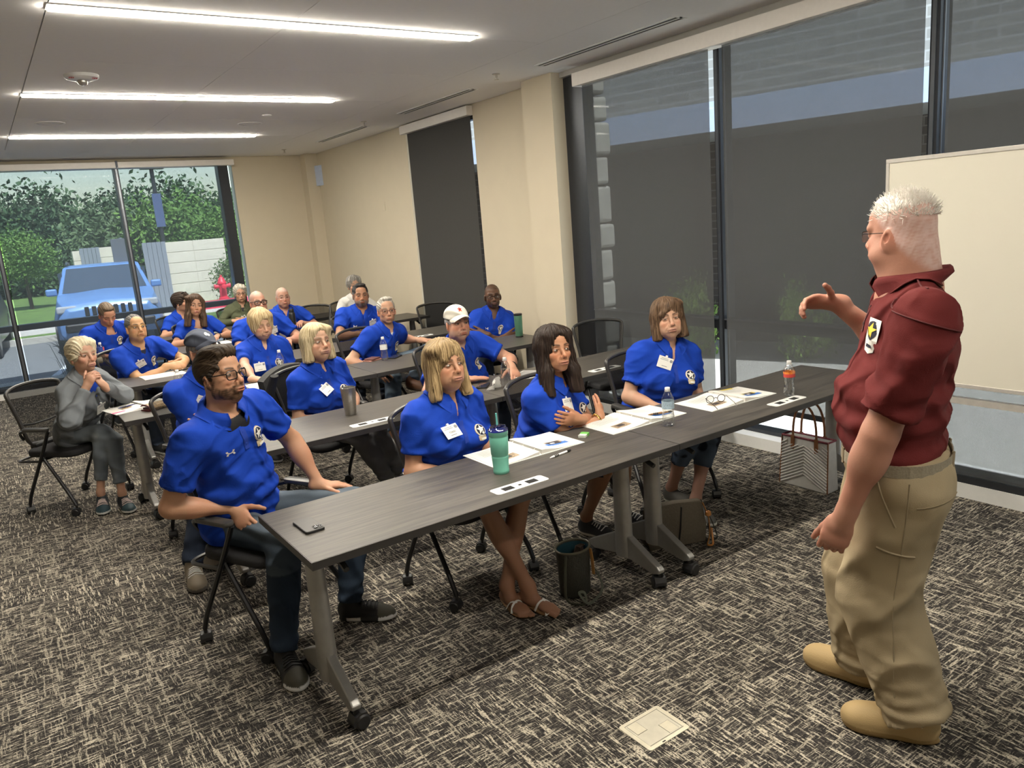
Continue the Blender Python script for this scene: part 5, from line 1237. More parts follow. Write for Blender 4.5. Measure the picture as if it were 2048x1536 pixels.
            wd = [math.sin(math.pi*min(1, .15+j/(n_-1)*.9))**.6 for j in range(n_)]
            lv = np.stack([q for j in range(n_) for q in (pts[j]-s_*wd[j], pts[j]+s_*wd[j])], 1).reshape(-1, 3)
            lf = [(i*2*n_+2*j, i*2*n_+2*j+1, i*2*n_+2*j+3, i*2*n_+2*j+2) for i in range(len(ok)) for j in range(n_-1)]
            lc = np.repeat(hc+(hc2-hc)*rg.uniform(-.1, 1.15, (len(ok), 1)), 2*n_, 0)
            if len(lv): add('hair_locks', np.array(lv), np.array(lf), HAIR, np.clip(np.array(lc), .004, 1), ho)['kind'] = 'stuff'
    if look.get('spikes'):
        rg = np.random.default_rng(3); n_ = look['spikes']; th = rg.uniform(0, 6.28, n_); ph = np.arccos(rg.uniform(.12, 1, n_)); q = np.stack([np.sin(ph)*np.cos(th), np.sin(ph)*np.sin(th), np.cos(ph)], 1)
        ok = (q[:, 1] < .78); q = q[ok]; P_ = Hc+(q*np.array((.078, .096, .090)))@np.stack(hb)+hb[2]*.034-hb[1]*.014
        D_ = q@np.stack(hb)*.55+hb[2]*.5+hb[1]*.35*(q[:, 1:2] > .2); V, F = spike_mesh(P_, D_, look.get('spikeL', .03), .0016, rg); add('hair_spikes', V, F, HAIR, np.tile(hc2, (len(V), 1)))['kind'] = 'stuff'
    if look.get('glasses'):
        gs = look['glasses']; col = gs['mat']; r_ = gs.get('r', .0016); W_ = gs.get('w', .0245); H_ = gs.get('h', .0175); z0 = gs.get('z', -.004); yf = gs.get('y', .104)
        g_ = MB(); lens = MB()
        for s in (1, -1):
            P_ = [pt(s*(.0335)+a, yf-.008*(abs(s*.0335+a)/.05)**2, z0+b) for a, b in rrect(2*W_, 2*H_, min(W_, H_)*gs.get('round', .65), 4)]
            if gs.get('half'): g_.tube([q for q in P_[:len(P_)//2+1]], r_, 6)
            else: g_.tube(P_, r_, 6, closed=True)
            lens.add([tuple(q) for q in P_], [tuple(range(len(P_)))])
            g_.tube([pt(s*(.0335+W_), yf-.010, z0+H_*.55), pt(s*.074, yf-.030, z0+H_*.6), pt(s*.0795, .010, z0+.009), pt(s*.0800, -.012, z0+.006), pt(s*.079, -.026, z0-.012)], r_*gs.get('tr', 1.), 6)
        g_.tube([pt(.0335-W_, yf-.001, z0+H_*.25), pt(0, yf+.006, z0+H_*.40), pt(-.0335+W_, yf-.001, z0+H_*.25)], r_, 6)
        go = addmb('eyeglasses', g_, col); addmb('lens', lens, M['lens'], go, False)['kind'] = 'thing'
    if look.get('shades'):   # sunglasses pushed up on the head
        m = MB()
        for s in (1, -1): m.tube([pt(s*.034+a, .062, .118+b*.5) for a, b in rrect(.052, .030, .012)], .004, 6, closed=True); m.add([tuple(pt(s*.034+a, .062, .118+b*.5)) for a, b in rrect(.052, .030, .012)], [tuple(range(20))]); m.tube([pt(s*.062, .058, .118), pt(s*.083, .0, .06)], .003, 6)
        addmb('sunglasses', m, M['black'])
    cap_ = look.get('cap')
    if cap_:
        A = SDF(); R = np.stack(hb, 1); l_, f_, u_ = hb
        A.ell(Hc-f_*.012+u_*.046, (.0885, .106, .092), R, .01); A.half(Hc+u_*.040+f_*.0, -u_-f_*.20, .006)
        V, F = A.mesh(hH*1.5); V = V+vnormals(V, F)*(.0012*wob(V, 3, 60))[:, None]; an = np.arctan2((V-Hc)@l_, (V-Hc)@f_); seam = (np.abs(((an+.52) % 1.047)-.52) < .02); V = V-vnormals(V, F)*(seam*.0012)[:, None]
        co = add('cap', V, F, CLOTH, np.tile(np.array(cap_['col']), (len(V), 1))*(1+.08*wob(V, 9, 35))[:, None])
        bv = []; nu, nv = 17, 7
        for j in range(nv):
            t = j/(nv-1)
            for i in range(nu):
                a = (-1+2*i/(nu-1)); x = a*.080*(1-.12*t*t); yy = (.088*math.sqrt(max(0, 1-(a*.82)**2))+.004)*(1-t)+(.088*math.sqrt(max(0, 1-(a*.82)**2))+.072*math.sqrt(max(0, 1-(a*.97)**2)))*t; zz = .050+.012*(1-a*a)-.010*t*(1-a*a)*0-.014*t*cap_.get('dip', 1)-.020*a*a*(1+.5*t); bv.append(Hc+l_*x+f_*yy+u_*zz)
        bv = np.array(bv); bf = np.array([(j*nu+i, j*nu+i+1, (j+1)*nu+i+1, (j+1)*nu+i) for j in range(nv-1) for i in range(nu-1)]); n0 = len(bv); b2_ = np.concatenate([bv+u_*.0022, bv-u_*.0012]); rim = [(j*nu, (j+1)*nu) for j in range(nv-1)]+[(j*nu+nu-1, (j+1)*nu+nu-1) for j in range(nv-1)]+[((nv-1)*nu+i, (nv-1)*nu+i+1) for i in range(nu-1)]+[(i, i+1) for i in range(nu-1)]
        add('brim', b2_, np.concatenate([bf, bf[:, ::-1]+n0, np.array([(a, b, b+n0, a+n0) for a, b in rim])]), CLOTH, np.tile(np.array(cap_.get('brim', cap_['col'])), (len(b2_), 1)), co)
        addmb('button', MB().lathe([(.001, .004), (.007, .002), (.008, -.002)], 10, Vector(Hc-f_*.012+u_*.134), caps=False), M['rim'] if not cap_.get('white') else M['white'], co)
        def capfront(a, b):   # a left, b up on the crown front
            th = a/.095; ph = .52+b/.10; q = np.array((math.sin(th)*math.cos(ph)*.0885, math.cos(th)*math.cos(ph)*.106, math.sin(ph)*.094)); return Hc-f_*.012+u_*.046+(l_*q[0]+f_*q[1]+u_*q[2])*1.02
        for poly, mt in cap_.get('art', []):
            m = MB(); cx, cy = np.mean(poly, 0); pts = [capfront(cx+(a-cx)*t, cy+(b-cy)*t) for t in (.5, 1) for a, b in poly]+[capfront(cx, cy)]; N = len(poly); m.add(pts, [(2*N, i, (i+1) % N) for i in range(N)]+[(i, N+i, N+(i+1) % N, (i+1) % N) for i in range(N)]); addmb('cap_emblem', m, mt, co, False)
    if look.get('earring'):
        for s in (1, -1): addmb('earring', MB().lathe([(.001, -.005), (.005, -.003), (.005, .003), (.001, .005)], 8, Vector(pt(s*.083, -.004, -.050)), caps=False), M['white'])
    if c.get('bracelet'):
        s, mt = c['bracelet']; a = arms[s]; fa = nrm(a['w']-a['E']); cn = a['w']-fa*.015; e1 = nrm(np.cross(fa, up+.01)); e2 = np.cross(fa, e1); bo = None
        for i in range(14):
            an = 2*math.pi*i/14; pc = cn+(e1*math.cos(an)+e2*math.sin(an))*.036*aw; m = MB(); tan = -e1*math.sin(an)+e2*math.cos(an); m.tube([pc+tan*.011*math.cos(q)+(fa if i % 2 else (e1*math.cos(an)+e2*math.sin(an)))*.006*math.sin(q) for q in [2*math.pi*j/8 for j in range(8)]], .0022, 5, closed=True)
            addmb('bracelet_link', m, mt)
    if c.get('watch'):
        s = c['watch']; a = arms[s]; fa = nrm(a['w']-a['E']); cn = a['w']-fa*.012; e1 = nrm(np.cross(fa, up+.01)); e2 = np.cross(fa, e1); wo = addmb('wrist_band', MB().tube([cn+(e1*math.cos(q)+e2*math.sin(q))*.0305*aw for q in [2*math.pi*j/16 for j in range(16)]], .007, 6, closed=True), M['black'])
    o = Person(); o.root = root; o.shirt = shirt; o.SH = SH; o.arms = arms; o.Nb = Nb; o.Pc = Pc; o.hb = hb; o.Hc = Hc; o.addmb = addmb; o.add = add; o.patch = patch; o.onshirt = onshirt; o.wrk = wrk; o.fr = (tl, fw, u); o.T = T if tc else None; o.tro = tro if tc else None
    return o
PLK = simple('placket_blue', tuple(BLUE*.8), .8)
# ================================================================ THE PEOPLE, each with a chair
def at(L_, *q): return [np.array(x, float) for x in q]
THICK = simple('black_spectacle_frame', (.012, .010, .010), .25); BROWNF = simple('dark_brown_spectacle_frame', (.05, .025, .015), .3); REDF = simple('dark_red_spectacle_frame', (.10, .02, .02), .3)
S1 = (.50, .285, .185); S2 = (.46, .25, .155); S3 = (.52, .31, .21)
# -- front row
P1 = person(dict(label='bearded man in black glasses, one hand on his knee, at the front table end', base=(.83, 3.66), hip=(.83, 3.66, .56), head=(.795, 3.46, 1.278), yaw=26, lod=1, belly=.045, w=1.06, seed=2, pitch=2, turn=-5,
    look=dict(skin=S2, hair='quiff', hair_col=(.022, .014, .009), hair_hi=(.055, .036, .022), temple=(.05, .045, .04), beard=dict(type='full', col=(.026, .014, .008), a=.93, chin=(.075, .042, .022)), glasses=dict(mat=THICK, r=.0024, w=.025, h=.018), hairline=.070, gaze=(.8, .3), locks=420, jowl=.7),
    undershirt=(.012, .012, .014), trousers=dict(name='jeans', col=(.022, .034, .055), fade=(.13, .16, .19)), legs={-1: ((.90, 3.24, .545), (.80, 3.13, .11), (-.05, -1, 0)), 1: ((1.31, 3.42, .55), (1.20, 3.34, .11), (.80, -.6, 0))},
    shoes=dict(kind='trainer', col=(.014, .014, .015), toe=(.055, .052, .040), sole=(.62, .62, .62), heel=(.02, .02, .02), lace=M['black']),
    arms=dict(R=dict(w=(.752, 3.46, .672), d=(.22, -.76, -.60), n=(.72, -.05, -.69), curl=.40, spread=.07, pole=(-.9, .1, .1)), L=dict(w=(1.20, 3.56, .645), d=(.9, -.35, -.12), n=(0, -.1, -1), curl=.28, pole=(.5, .7, -.2)))))
chair(0.910, 3.537, math.radians(26), 'black mesh-back chair under the bearded man in black glasses')
P2 = person(dict(label='woman with shoulder-length highlighted blonde hair and a square name badge, behind the teal tumbler', base=(1.81, 3.43), hip=(1.80, 3.43, .55), head=(1.818, 3.28, 1.166), yaw=10, lod=1, belly=.05, bust=1.15, w=1.10, seed=4, turn=-13,
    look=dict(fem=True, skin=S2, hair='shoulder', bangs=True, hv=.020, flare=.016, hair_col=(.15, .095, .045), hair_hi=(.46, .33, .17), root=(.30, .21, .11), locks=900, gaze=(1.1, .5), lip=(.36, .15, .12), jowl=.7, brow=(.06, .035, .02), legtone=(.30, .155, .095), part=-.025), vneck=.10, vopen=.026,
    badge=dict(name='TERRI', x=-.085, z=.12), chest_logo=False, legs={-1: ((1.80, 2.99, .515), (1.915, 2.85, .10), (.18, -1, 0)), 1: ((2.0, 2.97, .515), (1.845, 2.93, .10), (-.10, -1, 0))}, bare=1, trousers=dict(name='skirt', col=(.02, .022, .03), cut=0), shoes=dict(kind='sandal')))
chair(1.86, 3.29, math.radians(8), 'black mesh-back chair under the woman with the square name badge')
P3 = person(dict(label='woman with long dark hair, arms folded, gold bracelet, at the front table', base=(2.45, 3.40), hip=(2.44, 3.42, .55), head=(2.467, 3.235, 1.140), yaw=24, lod=1, belly=.02, bust=.9, w=1.0, seed=7, pose='crossed', cross=.68, turn=-8,
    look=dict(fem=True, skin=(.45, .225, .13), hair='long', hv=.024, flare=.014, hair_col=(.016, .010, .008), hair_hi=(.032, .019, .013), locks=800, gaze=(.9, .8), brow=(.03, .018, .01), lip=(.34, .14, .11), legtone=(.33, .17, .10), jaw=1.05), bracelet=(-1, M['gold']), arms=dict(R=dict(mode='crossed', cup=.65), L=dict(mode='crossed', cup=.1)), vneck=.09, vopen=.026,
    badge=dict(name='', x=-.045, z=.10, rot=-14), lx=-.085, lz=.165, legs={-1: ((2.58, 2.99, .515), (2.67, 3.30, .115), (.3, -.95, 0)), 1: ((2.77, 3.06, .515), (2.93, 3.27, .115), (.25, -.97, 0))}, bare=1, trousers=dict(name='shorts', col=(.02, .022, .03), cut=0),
    shoes=dict(kind='trainer', col=(.045, .048, .055), sole=(.62, .58, .50), lace=M['white'])))
chair(2.60, 3.33, math.radians(2), 'black mesh-back chair under the woman with folded arms and a bracelet')
P4 = person(dict(label='woman with straight brown bobbed hair and bangs, tilted head, by the tall shades', base=(3.42, 3.47), hip=(3.42, 3.48, .55), head=(3.43, 3.335, 1.172), yaw=-16, lod=1, belly=.06, bust=1.3, w=1.12, seed=9, tilt=5, turn=-4,
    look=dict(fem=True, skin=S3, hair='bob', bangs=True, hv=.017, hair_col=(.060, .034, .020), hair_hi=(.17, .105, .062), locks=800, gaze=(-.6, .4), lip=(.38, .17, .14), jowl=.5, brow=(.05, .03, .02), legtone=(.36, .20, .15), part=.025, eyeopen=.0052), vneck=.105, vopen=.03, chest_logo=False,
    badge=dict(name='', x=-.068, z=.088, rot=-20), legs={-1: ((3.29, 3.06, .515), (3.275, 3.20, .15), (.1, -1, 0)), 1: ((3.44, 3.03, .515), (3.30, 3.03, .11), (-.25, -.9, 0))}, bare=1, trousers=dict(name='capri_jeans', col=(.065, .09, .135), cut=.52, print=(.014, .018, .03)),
    shoes=dict(kind='slip_on', col=(.095, .092, .085), sole=(.62, .60, .54))))
chair(3.396, 3.388, math.radians(-12), 'black mesh-back chair under the woman with the brown bob')
# -- second row
star5 = star(5, .027, .0115)
P5 = person(dict(label='man in a washed grey-blue cap, arms folded, half hidden by the bearded man', base=(1.02, 5.12), hip=(1.02, 5.14, .55), head=(1.06, 4.95, 1.202), yaw=22, lod=2, belly=.05, w=1.05, seed=11, pose='crossed', cross=.54,
    look=dict(skin=S1, hair='fringe_bald', hair_col=(.12, .11, .10), hair_hi=(.30, .28, .26), glasses=dict(mat=M['steel'], r=.0012), stubble=(.3, .28, .26), cap=dict(col=(.075, .085, .115), brim=(.055, .062, .085), art=[([(x-.004, y+.012) for x, y in ring(.014, 10)], WHITEP), ([(x+.012, y+.002) for x, y in ring(.010, 8)], WHITEP)])),
    badge=dict(name='', x=-.09, z=.115, rot=-30), emblem=True, trousers=dict(name='jeans', col=(.022, .03, .05)), legs={-1: ((.92, 4.72, .52), (.70, 4.40, .11), (-.1, -1, 0)), 1: ((1.10, 4.68, .52), (.84, 4.66, .11), (-.1, -1, 0))}, shoes=dict(kind='trainer', col=(.24, .20, .15), sole=(.10, .09, .08), lace=M['white'])))
chair(1.063, 5.043, math.radians(22), 'black mesh-back chair under the man in the grey-blue cap')
P6 = person(dict(label='woman with chin-length blonde hair and grey trousers, behind the steel tumbler', base=(1.80, 5.10), hip=(1.80, 5.12, .55), head=(1.785, 4.95, 1.142), yaw=14, lod=1, belly=.03, bust=.95, w=1.0, seed=13, pitch=3,
    look=dict(fem=True, skin=S3, hair='bob', bangs=False, hv=.017, part=.03, hair_col=(.36, .28, .15), hair_hi=(.66, .55, .36), locks=600, gaze=(.6, .9), lip=(.44, .22, .19), jowl=.6, brow=(.16, .10, .06)), vneck=.07, vopen=.022, chest_logo=False, badge=dict(name='', x=-.055, z=.115, rot=20, ink=INKR),
    trousers=dict(name='trousers', col=(.125, .125, .128)), legs={-1: ((1.90, 4.70, .52), (2.14, 4.86, .12), (.85, .2, 0)), 1: ((2.04, 4.76, .52), (2.28, 4.93, .12), (.9, .1, 0))}, shoes=dict(kind='slip_on', col=(.48, .46, .43), sole=(.6, .6, .58))))
chair(1.824, 5.048, math.radians(12), 'black mesh-back chair with a jacket on it, under the woman in grey trousers')
P7 = person(dict(label='man in a white cap with a red star, one hand flat on the table', base=(2.86, 5.04), hip=(2.86, 5.06, .55), head=(2.795, 4.80, 1.136), yaw=10, lod=1, belly=.10, w=1.14, seed=15,
    look=dict(skin=(.47, .25, .165), hair='fringe_bald', hair_col=(.16, .15, .14), hair_hi=(.40, .38, .36), cap=dict(col=(.72, .69, .60), white=True, art=[([(x, y+.010) for x, y in star5], simple('cap_star_red', (.60, .05, .02), .7)), ([(x*.45, y*.45+.010) for x, y in star5], simple('cap_star_dark', (.06, .01, .01), .7))]), stubble=(.33, .26, .22), ruddy=.7, gaze=(.3, .2), jowl=.6), chest_logo=False, vneck=.06, vopen=.018, undershirt=(.6, .58, .52),
    watch=1, arms=dict(R=dict(w=(2.67, 4.58, .765), d=(.92, -.30, -.03), n=(0, 0, -1), curl=.10, spread=.02, pole=(-1, .3, -.2)), L=dict(w=(3.05, 4.52, .80), d=(-.25, -.80, -.45), n=(-.3, -.3, -1), curl=.7, pole=(.9, .5, -.3)))))
chair(2.886, 4.986, math.radians(8), 'black mesh-back chair under the man in the white cap')
chair(4.24, 4.76, math.radians(-14), 'empty black mesh-back chair behind the second-row table, beside the beige column', 'empty mesh-back chairs')
# -- third row
P8 = person(dict(label='woman with short pale blonde hair in a grey zip jacket, hands folded under her chin', base=(.40, 6.46), hip=(.40, 6.46, .55), head=(.515, 6.17, 1.143), yaw=40, lod=1, belly=.0, bust=.5, w=.93, legw=.82, badge=dict(name='', x=.0, z=.20, rot=-4), seed=17, turn=4, shirt=(.155, .17, .185), top='zip_jacket', long=True, collar=True, collar_tint=.95, placket_mat=simple('zip_grey', (.05, .055, .06), .5), emblem=False, chest_logo=False, vneck=.11, vopen=.035, undershirt=tuple(BLUE),
    look=dict(fem=True, skin=(.50, .29, .20), hair='pixie', hair_col=(.50, .41, .26), hair_hi=(.78, .70, .52), locks=350, gaze=(.3, .3), lip=(.42, .19, .16), jaw=.95), wrinkle=2.0,
    trousers=dict(name='jeans', col=(.13, .15, .17), cut=.80, print=(.16, .18, .195)), bare=1, legs={-1: ((.545, 6.20, .565), (.46, 6.20, .125), (-.12, -1, 0)), 1: ((.60, 6.16, .50), (.585, 6.08, .11), (.1, -1, 0))}, shoes=dict(kind='trainer', col=(.022, .026, .032), sole=(.62, .62, .60), bottom=(.05, .05, .05), toe=(.03, .06, .075), lace=simple('pink_lace', (.60, .48, .46), .7)),
    arms=dict(R=dict(w=(.475, 5.985, .925), d=(.50, -.12, .75), n=(.5, .55, -.5), curl=.85, pole=(-.8, .1, -.9)), L=dict(w=(.60, 6.0, .925), d=(-.45, .05, .8), n=(-.6, .4, -.4), curl=.9, pole=(.9, .5, -.8)))))
chair(.36, 6.50, math.radians(40), 'black mesh-back chair with grey rim under the woman in the grey jacket')
P13 = person(dict(label='woman with short full blonde hair and closed eyes, behind papers and reading glasses', base=(1.92, 6.78), hip=(1.92, 6.80, .55), head=(1.917, 6.60, 1.138), face=(4, -10, 3), yaw=0, lod=2, belly=.05, bust=1.0, w=1.04, seed=19, look=dict(fem=True, skin=S3, hair='bouffant', hair_col=(.36, .25, .12), hair_hi=(.66, .53, .32), locks=350, closed=True, lip=(.42, .22, .18), jowl=.8, earring=True), vneck=.10, vopen=.03, chest_logo=False, badge=dict(name='', x=-.09, z=.15, rot=0, ink=INKR),
    arms=dict(R=dict(w=(1.66, 6.13, .765), d=(.75, -.55, -.02), n=(0, 0, -1), curl=.4, pole=(-1, .1, -.3)), L=dict(mode='lap'))))
chair(1.920, 6.725, 0, 'black mesh-back chair under the blonde woman with closed eyes')
P19 = person(dict(label='grey-haired man in glasses leaning back with one leg crossed, behind the water bottle and phone', base=(2.95, 6.72), hip=(2.95, 6.72, .55), head=(3.03, 6.47, 1.112), yaw=16, lod=2, belly=.02, w=1.0, seed=21, turn=-6, look=dict(skin=S1, hair='short', hair_col=(.22, .20, .17), hair_hi=(.52, .49, .43), glasses=dict(mat=REDF, r=.0021, w=.026, h=.015), gaze=(.2, .5), neck=.054), undershirt=(.7, .7, .68), vneck=.09, vopen=.026,
    trousers=dict(name='jeans', col=(.09, .13, .19), fade=(.22, .28, .33)), legs={-1: ((2.93, 6.28, .52), (2.80, 6.10, .10), (0, -1, 0)), 1: ((3.42, 6.47, .665), (3.10, 6.26, .48), (.2, -.7, 0))}, shoes=dict(kind='slip_on', col=(.16, .07, .035), sole=(.1, .06, .04)), watch=1,
    arms=dict(R=dict(w=(2.80, 6.33, .60), d=(.2, -.9, -.3), n=(.5, 0, -.8), curl=.5, pole=(-1, .2, -.5)), L=dict(w=(3.42, 6.60, .765), d=(.75, -.45, -.1), n=(0, -.1, -1), curl=.45, pole=(.5, .8, -.4)))))
chair(2.948, 6.648, math.radians(14), 'black mesh-back chair under the grey-haired man with a crossed leg')
P20 = person(dict(label='shaven-headed man with dark skin and beard, arms folded, in front of the beige wall', base=(4.20, 6.62), hip=(4.20, 6.62, .55), head=(4.185, 6.44, 1.108), face=(-26, 2, 0), yaw=-22, lod=2, belly=.0, w=.93, seed=23, pose='crossed', cross=.60, look=dict(skin=(.125, .062, .036), hair='none', scalp=((.02, .014, .011), .6, .0), glasses=dict(mat=THICK, r=.0023, w=.026, h=.016), beard=dict(type='full', col=(.012, .009, .008), a=.8), brow=(.01, .007, .006), lip=(.13, .055, .045), ruddy=.1, neck=.053), sh=.165))
chair(4.168, 6.549, math.radians(-16), 'black mesh-back chair under the man with folded arms by the wall')
# -- fourth row
P9 = person(dict(label='man with cropped hair and thin gold glasses, forearms on the table, tilted badge', base=(1.05, 7.88), hip=(1.05, 7.90, .55), head=(1.096, 7.62, 1.155), yaw=24, lod=2, belly=.04, w=1.04, seed=25, pitch=4, pose='clasp', clasp=(1.36, 7.46, .785), look=dict(skin=(.50, .285, .15), hair='cropped', hair_col=(.06, .055, .05), hair_hi=(.20, .19, .18), hairline=.082, glasses=dict(mat=M['gold'], r=.0012, half=True), gaze=(.5, .6), jowl=.6, brow=(.04, .03, .025)), undershirt=(.02, .025, .05), chest_logo=False, badge=dict(name='', x=-.06, z=.12, rot=22)))
chair(1.069, 7.812, math.radians(20), 'black mesh-back chair under the man with thin gold glasses')
P15 = person(dict(label='heavy man with thick black glasses and shaved grey hair in the fourth row', base=(2.34, 8.18), hip=(2.34, 8.18, .56), head=(2.325, 8.0, 1.212), yaw=6, lod=2, belly=.09, w=1.16, seed=27, pose='table', look=dict(skin=(.50, .27, .19), hair='none', scalp=((.32, .28, .25), .5, .01), glasses=dict(mat=THICK, r=.0038, w=.029, h=.019, z=-.002), jowl=.9, ruddy=.8), badge=dict(name='', x=.09, z=.12)))
chair(2.340, 8.105, 0, 'black mesh-back chair under the heavy man with thick black glasses')
P17 = person(dict(label='dark-haired man with a grey-edged beard, fingers laced on the table', base=(3.40, 8.04), hip=(3.40, 8.06, .56), head=(3.38, 7.82, 1.168), face=(-15, -1, 0), yaw=-12, lod=2, belly=.08, w=1.14, seed=29, pose='clasp', clasp=(3.27, 7.50, .79), look=dict(skin=(.36, .185, .11), hair='short', hair_col=(.014, .012, .011), hair_hi=(.04, .036, .034), temple=(.22, .21, .20), beard=dict(type='full', col=(.18, .17, .16), a=.85, chin=(.035, .03, .028)), brow=(.014, .011, .01), browa=.95, jowl=.8, hw=1.04, gaze=(.2, .2)), badge=dict(name='', x=.095, z=.115, rot=6), emblem=False))
chair(3.388, 7.986, math.radians(-6), 'black mesh-back chair under the man with laced fingers')
chair(4.36, 7.86, math.radians(-20), 'empty black mesh-back chair in front of the charcoal blind', 'empty mesh-back chairs')
# -- fifth row
P10 = person(dict(label='brown-haired man looking down at the table, next to the red-labelled bottle', base=(1.06, 9.62), hip=(1.06, 9.62, .56), head=(1.086, 9.32, 1.186), face=(12, -34, 4), yaw=8, lod=2, belly=.03, w=1.10, seed=31, look=dict(skin=(.50, .26, .17), hair='short', hair_col=(.075, .05, .032), hair_hi=(.19, .14, .095), closed=True, ruddy=.8, hairline=.070), chest_logo=False, ex=.085, arms=dict(R=dict(w=(.93, 9.10, .765), d=(.85, -.45, 0), n=(0, 0, -1), curl=.5, pole=(-1, 0, -.3)), L=dict(w=(1.22, 9.06, .775), d=(-.5, -.8, 0), n=(0, 0, -1), curl=.8, pole=(1, 0, -.3)))))
chair(1.060, 9.545, 0, 'black mesh-back chair under the man looking down')
P11 = person(dict(label='woman with long wavy brown hair, head tilted, looking up from papers', base=(2.02, 9.60), hip=(2.03, 9.60, .55), head=(2.008, 9.37, 1.158), face=(-3, 2, -9), yaw=0, lod=2, belly=.0, bust=.9, w=.94, seed=33, pose='table', watch=1, look=dict(fem=True, skin=(.46, .25, .16), hair='long', hv=.02, flare=.012, hair_col=(.030, .018, .012), hair_hi=(.11, .065, .04), locks=300, lip=(.36, .12, .11), part=-.03, brow=(.03, .02, .014)), vneck=.10, vopen=.028, chest_logo=False, badge=dict(name='', x=-.09, z=.13, rot=4)))
chair(2.030, 9.545, 0, 'black mesh-back chair under the woman with long wavy brown hair')
P16 = person(dict(label='bald man with glasses behind the tall black bottle', base=(3.06, 9.62), hip=(3.06, 9.62, .56), head=(3.035, 9.38, 1.13), face=(-6, 0, 0), yaw=-4, lod=2, belly=.07, w=1.08, seed=35, pose='table', look=dict(skin=(.52, .28, .20), hair='none', scalp=((.42, .38, .34), .55, .06), glasses=dict(mat=M['steel'], r=.0013), jowl=.9, ruddy=.8)))
chair(3.060, 9.565, 0, 'black mesh-back chair under the bald man behind the black bottle')
P18 = person(dict(label='person with curly grey hair and a white top, mostly hidden behind the bearded man', base=(4.06, 9.72), hip=(4.06, 9.74, .55), head=(4.055, 9.55, 1.150), yaw=0, lod=3, w=1., seed=37, shirt=(.66, .65, .62), top='white_top', emblem=False, chest_logo=False, placket_mat=M['white'], pose='table', look=dict(fem=True, skin=S3, hair='curly', hair_col=(.10, .09, .08), hair_hi=(.36, .34, .31))))
chair(4.060, 9.665, 0, 'black mesh-back chair under the curly-haired person in white')
chair(3.55, 9.62, math.radians(-4), 'empty black mesh-back chair between the bald man and the curly-haired person', 'empty mesh-back chairs')
# -- last row
P12 = person(dict(label='dark-haired woman in profile with sunglasses pushed up on her head', base=(2.09, 10.82), hip=(2.08, 10.84, .55), head=(2.108, 10.62, 1.13), face=(52, 0, 0), yaw=10, lod=3, bust=.7, w=.92, seed=39, look=dict(fem=True, skin=(.45, .25, .16), hair='pixie', hair_col=(.02, .014, .011), hair_hi=(.05, .035, .027), shades=True, earring=True), emblem=False, pose='table'))
chair(2.092, 10.786, math.radians(6), 'black mesh-back chair under the woman with sunglasses on her head')
P14 = person(dict(label='woman with short grey hair and glasses in an olive jacket, by the corner', base=(2.90, 11.0), hip=(2.90, 11.0, .55), head=(2.917, 10.80, 1.141), face=(-8, 0, 0), yaw=-4, lod=3, bust=.4, w=.98, seed=41, shirt=(.085, .095, .055), top='olive_jacket', long=True, placket_mat=simple('olive_placket', (.06, .07, .04), .8), emblem=False, chest_logo=False, undershirt=(.02, .02, .025), vneck=.09, vopen=.03, pose='clasp', clasp=(2.80, 10.55, .80), look=dict(fem=True, skin=S1, hair='pixie', hair_col=(.30, .27, .22), hair_hi=(.55, .51, .43), glasses=dict(mat=BROWNF, r=.0016)), badge=dict(name='', x=-.01, z=.15, rot=30)))
chair(2.900, 10.945, 0, 'black mesh-back chair under the woman in the olive jacket')
# -- presenter
MAR = np.array((.125, .018, .018))
PR = person(dict(label='presenter with spiky white hair in a maroon polo, khakis and tan boots, right hand raised', stand=True, base=(2.42, 1.33), hip=(2.415, 1.315, .955), head=(2.432, 1.335, 1.705), yaw=216, face=(177, -3, 0), lod=1, belly=.070, w=1.22, sh=.215, seed=43, shirt=MAR, belt=.055, belttilt=.10, collar_tint=.9, placket_mat=simple('maroon_placket', (.08, .014, .014), .8), emblem=False, chest_logo=False, sleeve=.80, armw=1.26, arm=1.10, hand=1.06, legw=1.25, wrinkle=1.5, shdrop=.095,
    look=dict(skin=(.47, .235, .165), hair='spiky', hair_col=(.62, .55, .50), hair_hi=(.86, .82, .76), scalp=((.66, .50, .46), .75, .0), spikes=1100, spikeL=.022, glasses=dict(mat=THICK, r=.0013, half=True, h=.017), beard=dict(type='goatee', col=(.72, .68, .62), a=.9, mus=False), hw=1.12, jowl=1.1, neck=.090, ruddy=.8, jaw=1.1, nose=1.1),
    trousers=dict(name='khaki_trousers', col=(.38, .305, .195), r=(.116, .098, .086), bunch=.005, ruck=.004), legs={1: ((2.325, 1.325, .50), (2.345, 1.185, .115), (-.42, .90, 0)), -1: ((2.475, 1.475, .50), (2.505, 1.475, .115), (-.10, .99, 0))},
    shoes=dict(kind='boot', col=(.46, .33, .16), sole=(.30, .20, .085), s=1.12),
    arms=dict(L=dict(w=(2.135, 1.33, .835), d=(-.05, .35, -.93), n=(.75, .25, .15), curl=.75, spread=.02, abd=.22, pole=(-.9, -.45, 0), thumb=.8), R=dict(w=(2.70, 1.725, 1.425), d=(-.82, .55, .10), n=(-.35, -.5, -.8), curl=.95, spread=.02, pole=(.65, .2, -.7), thumb=.0, abd=1.3))))
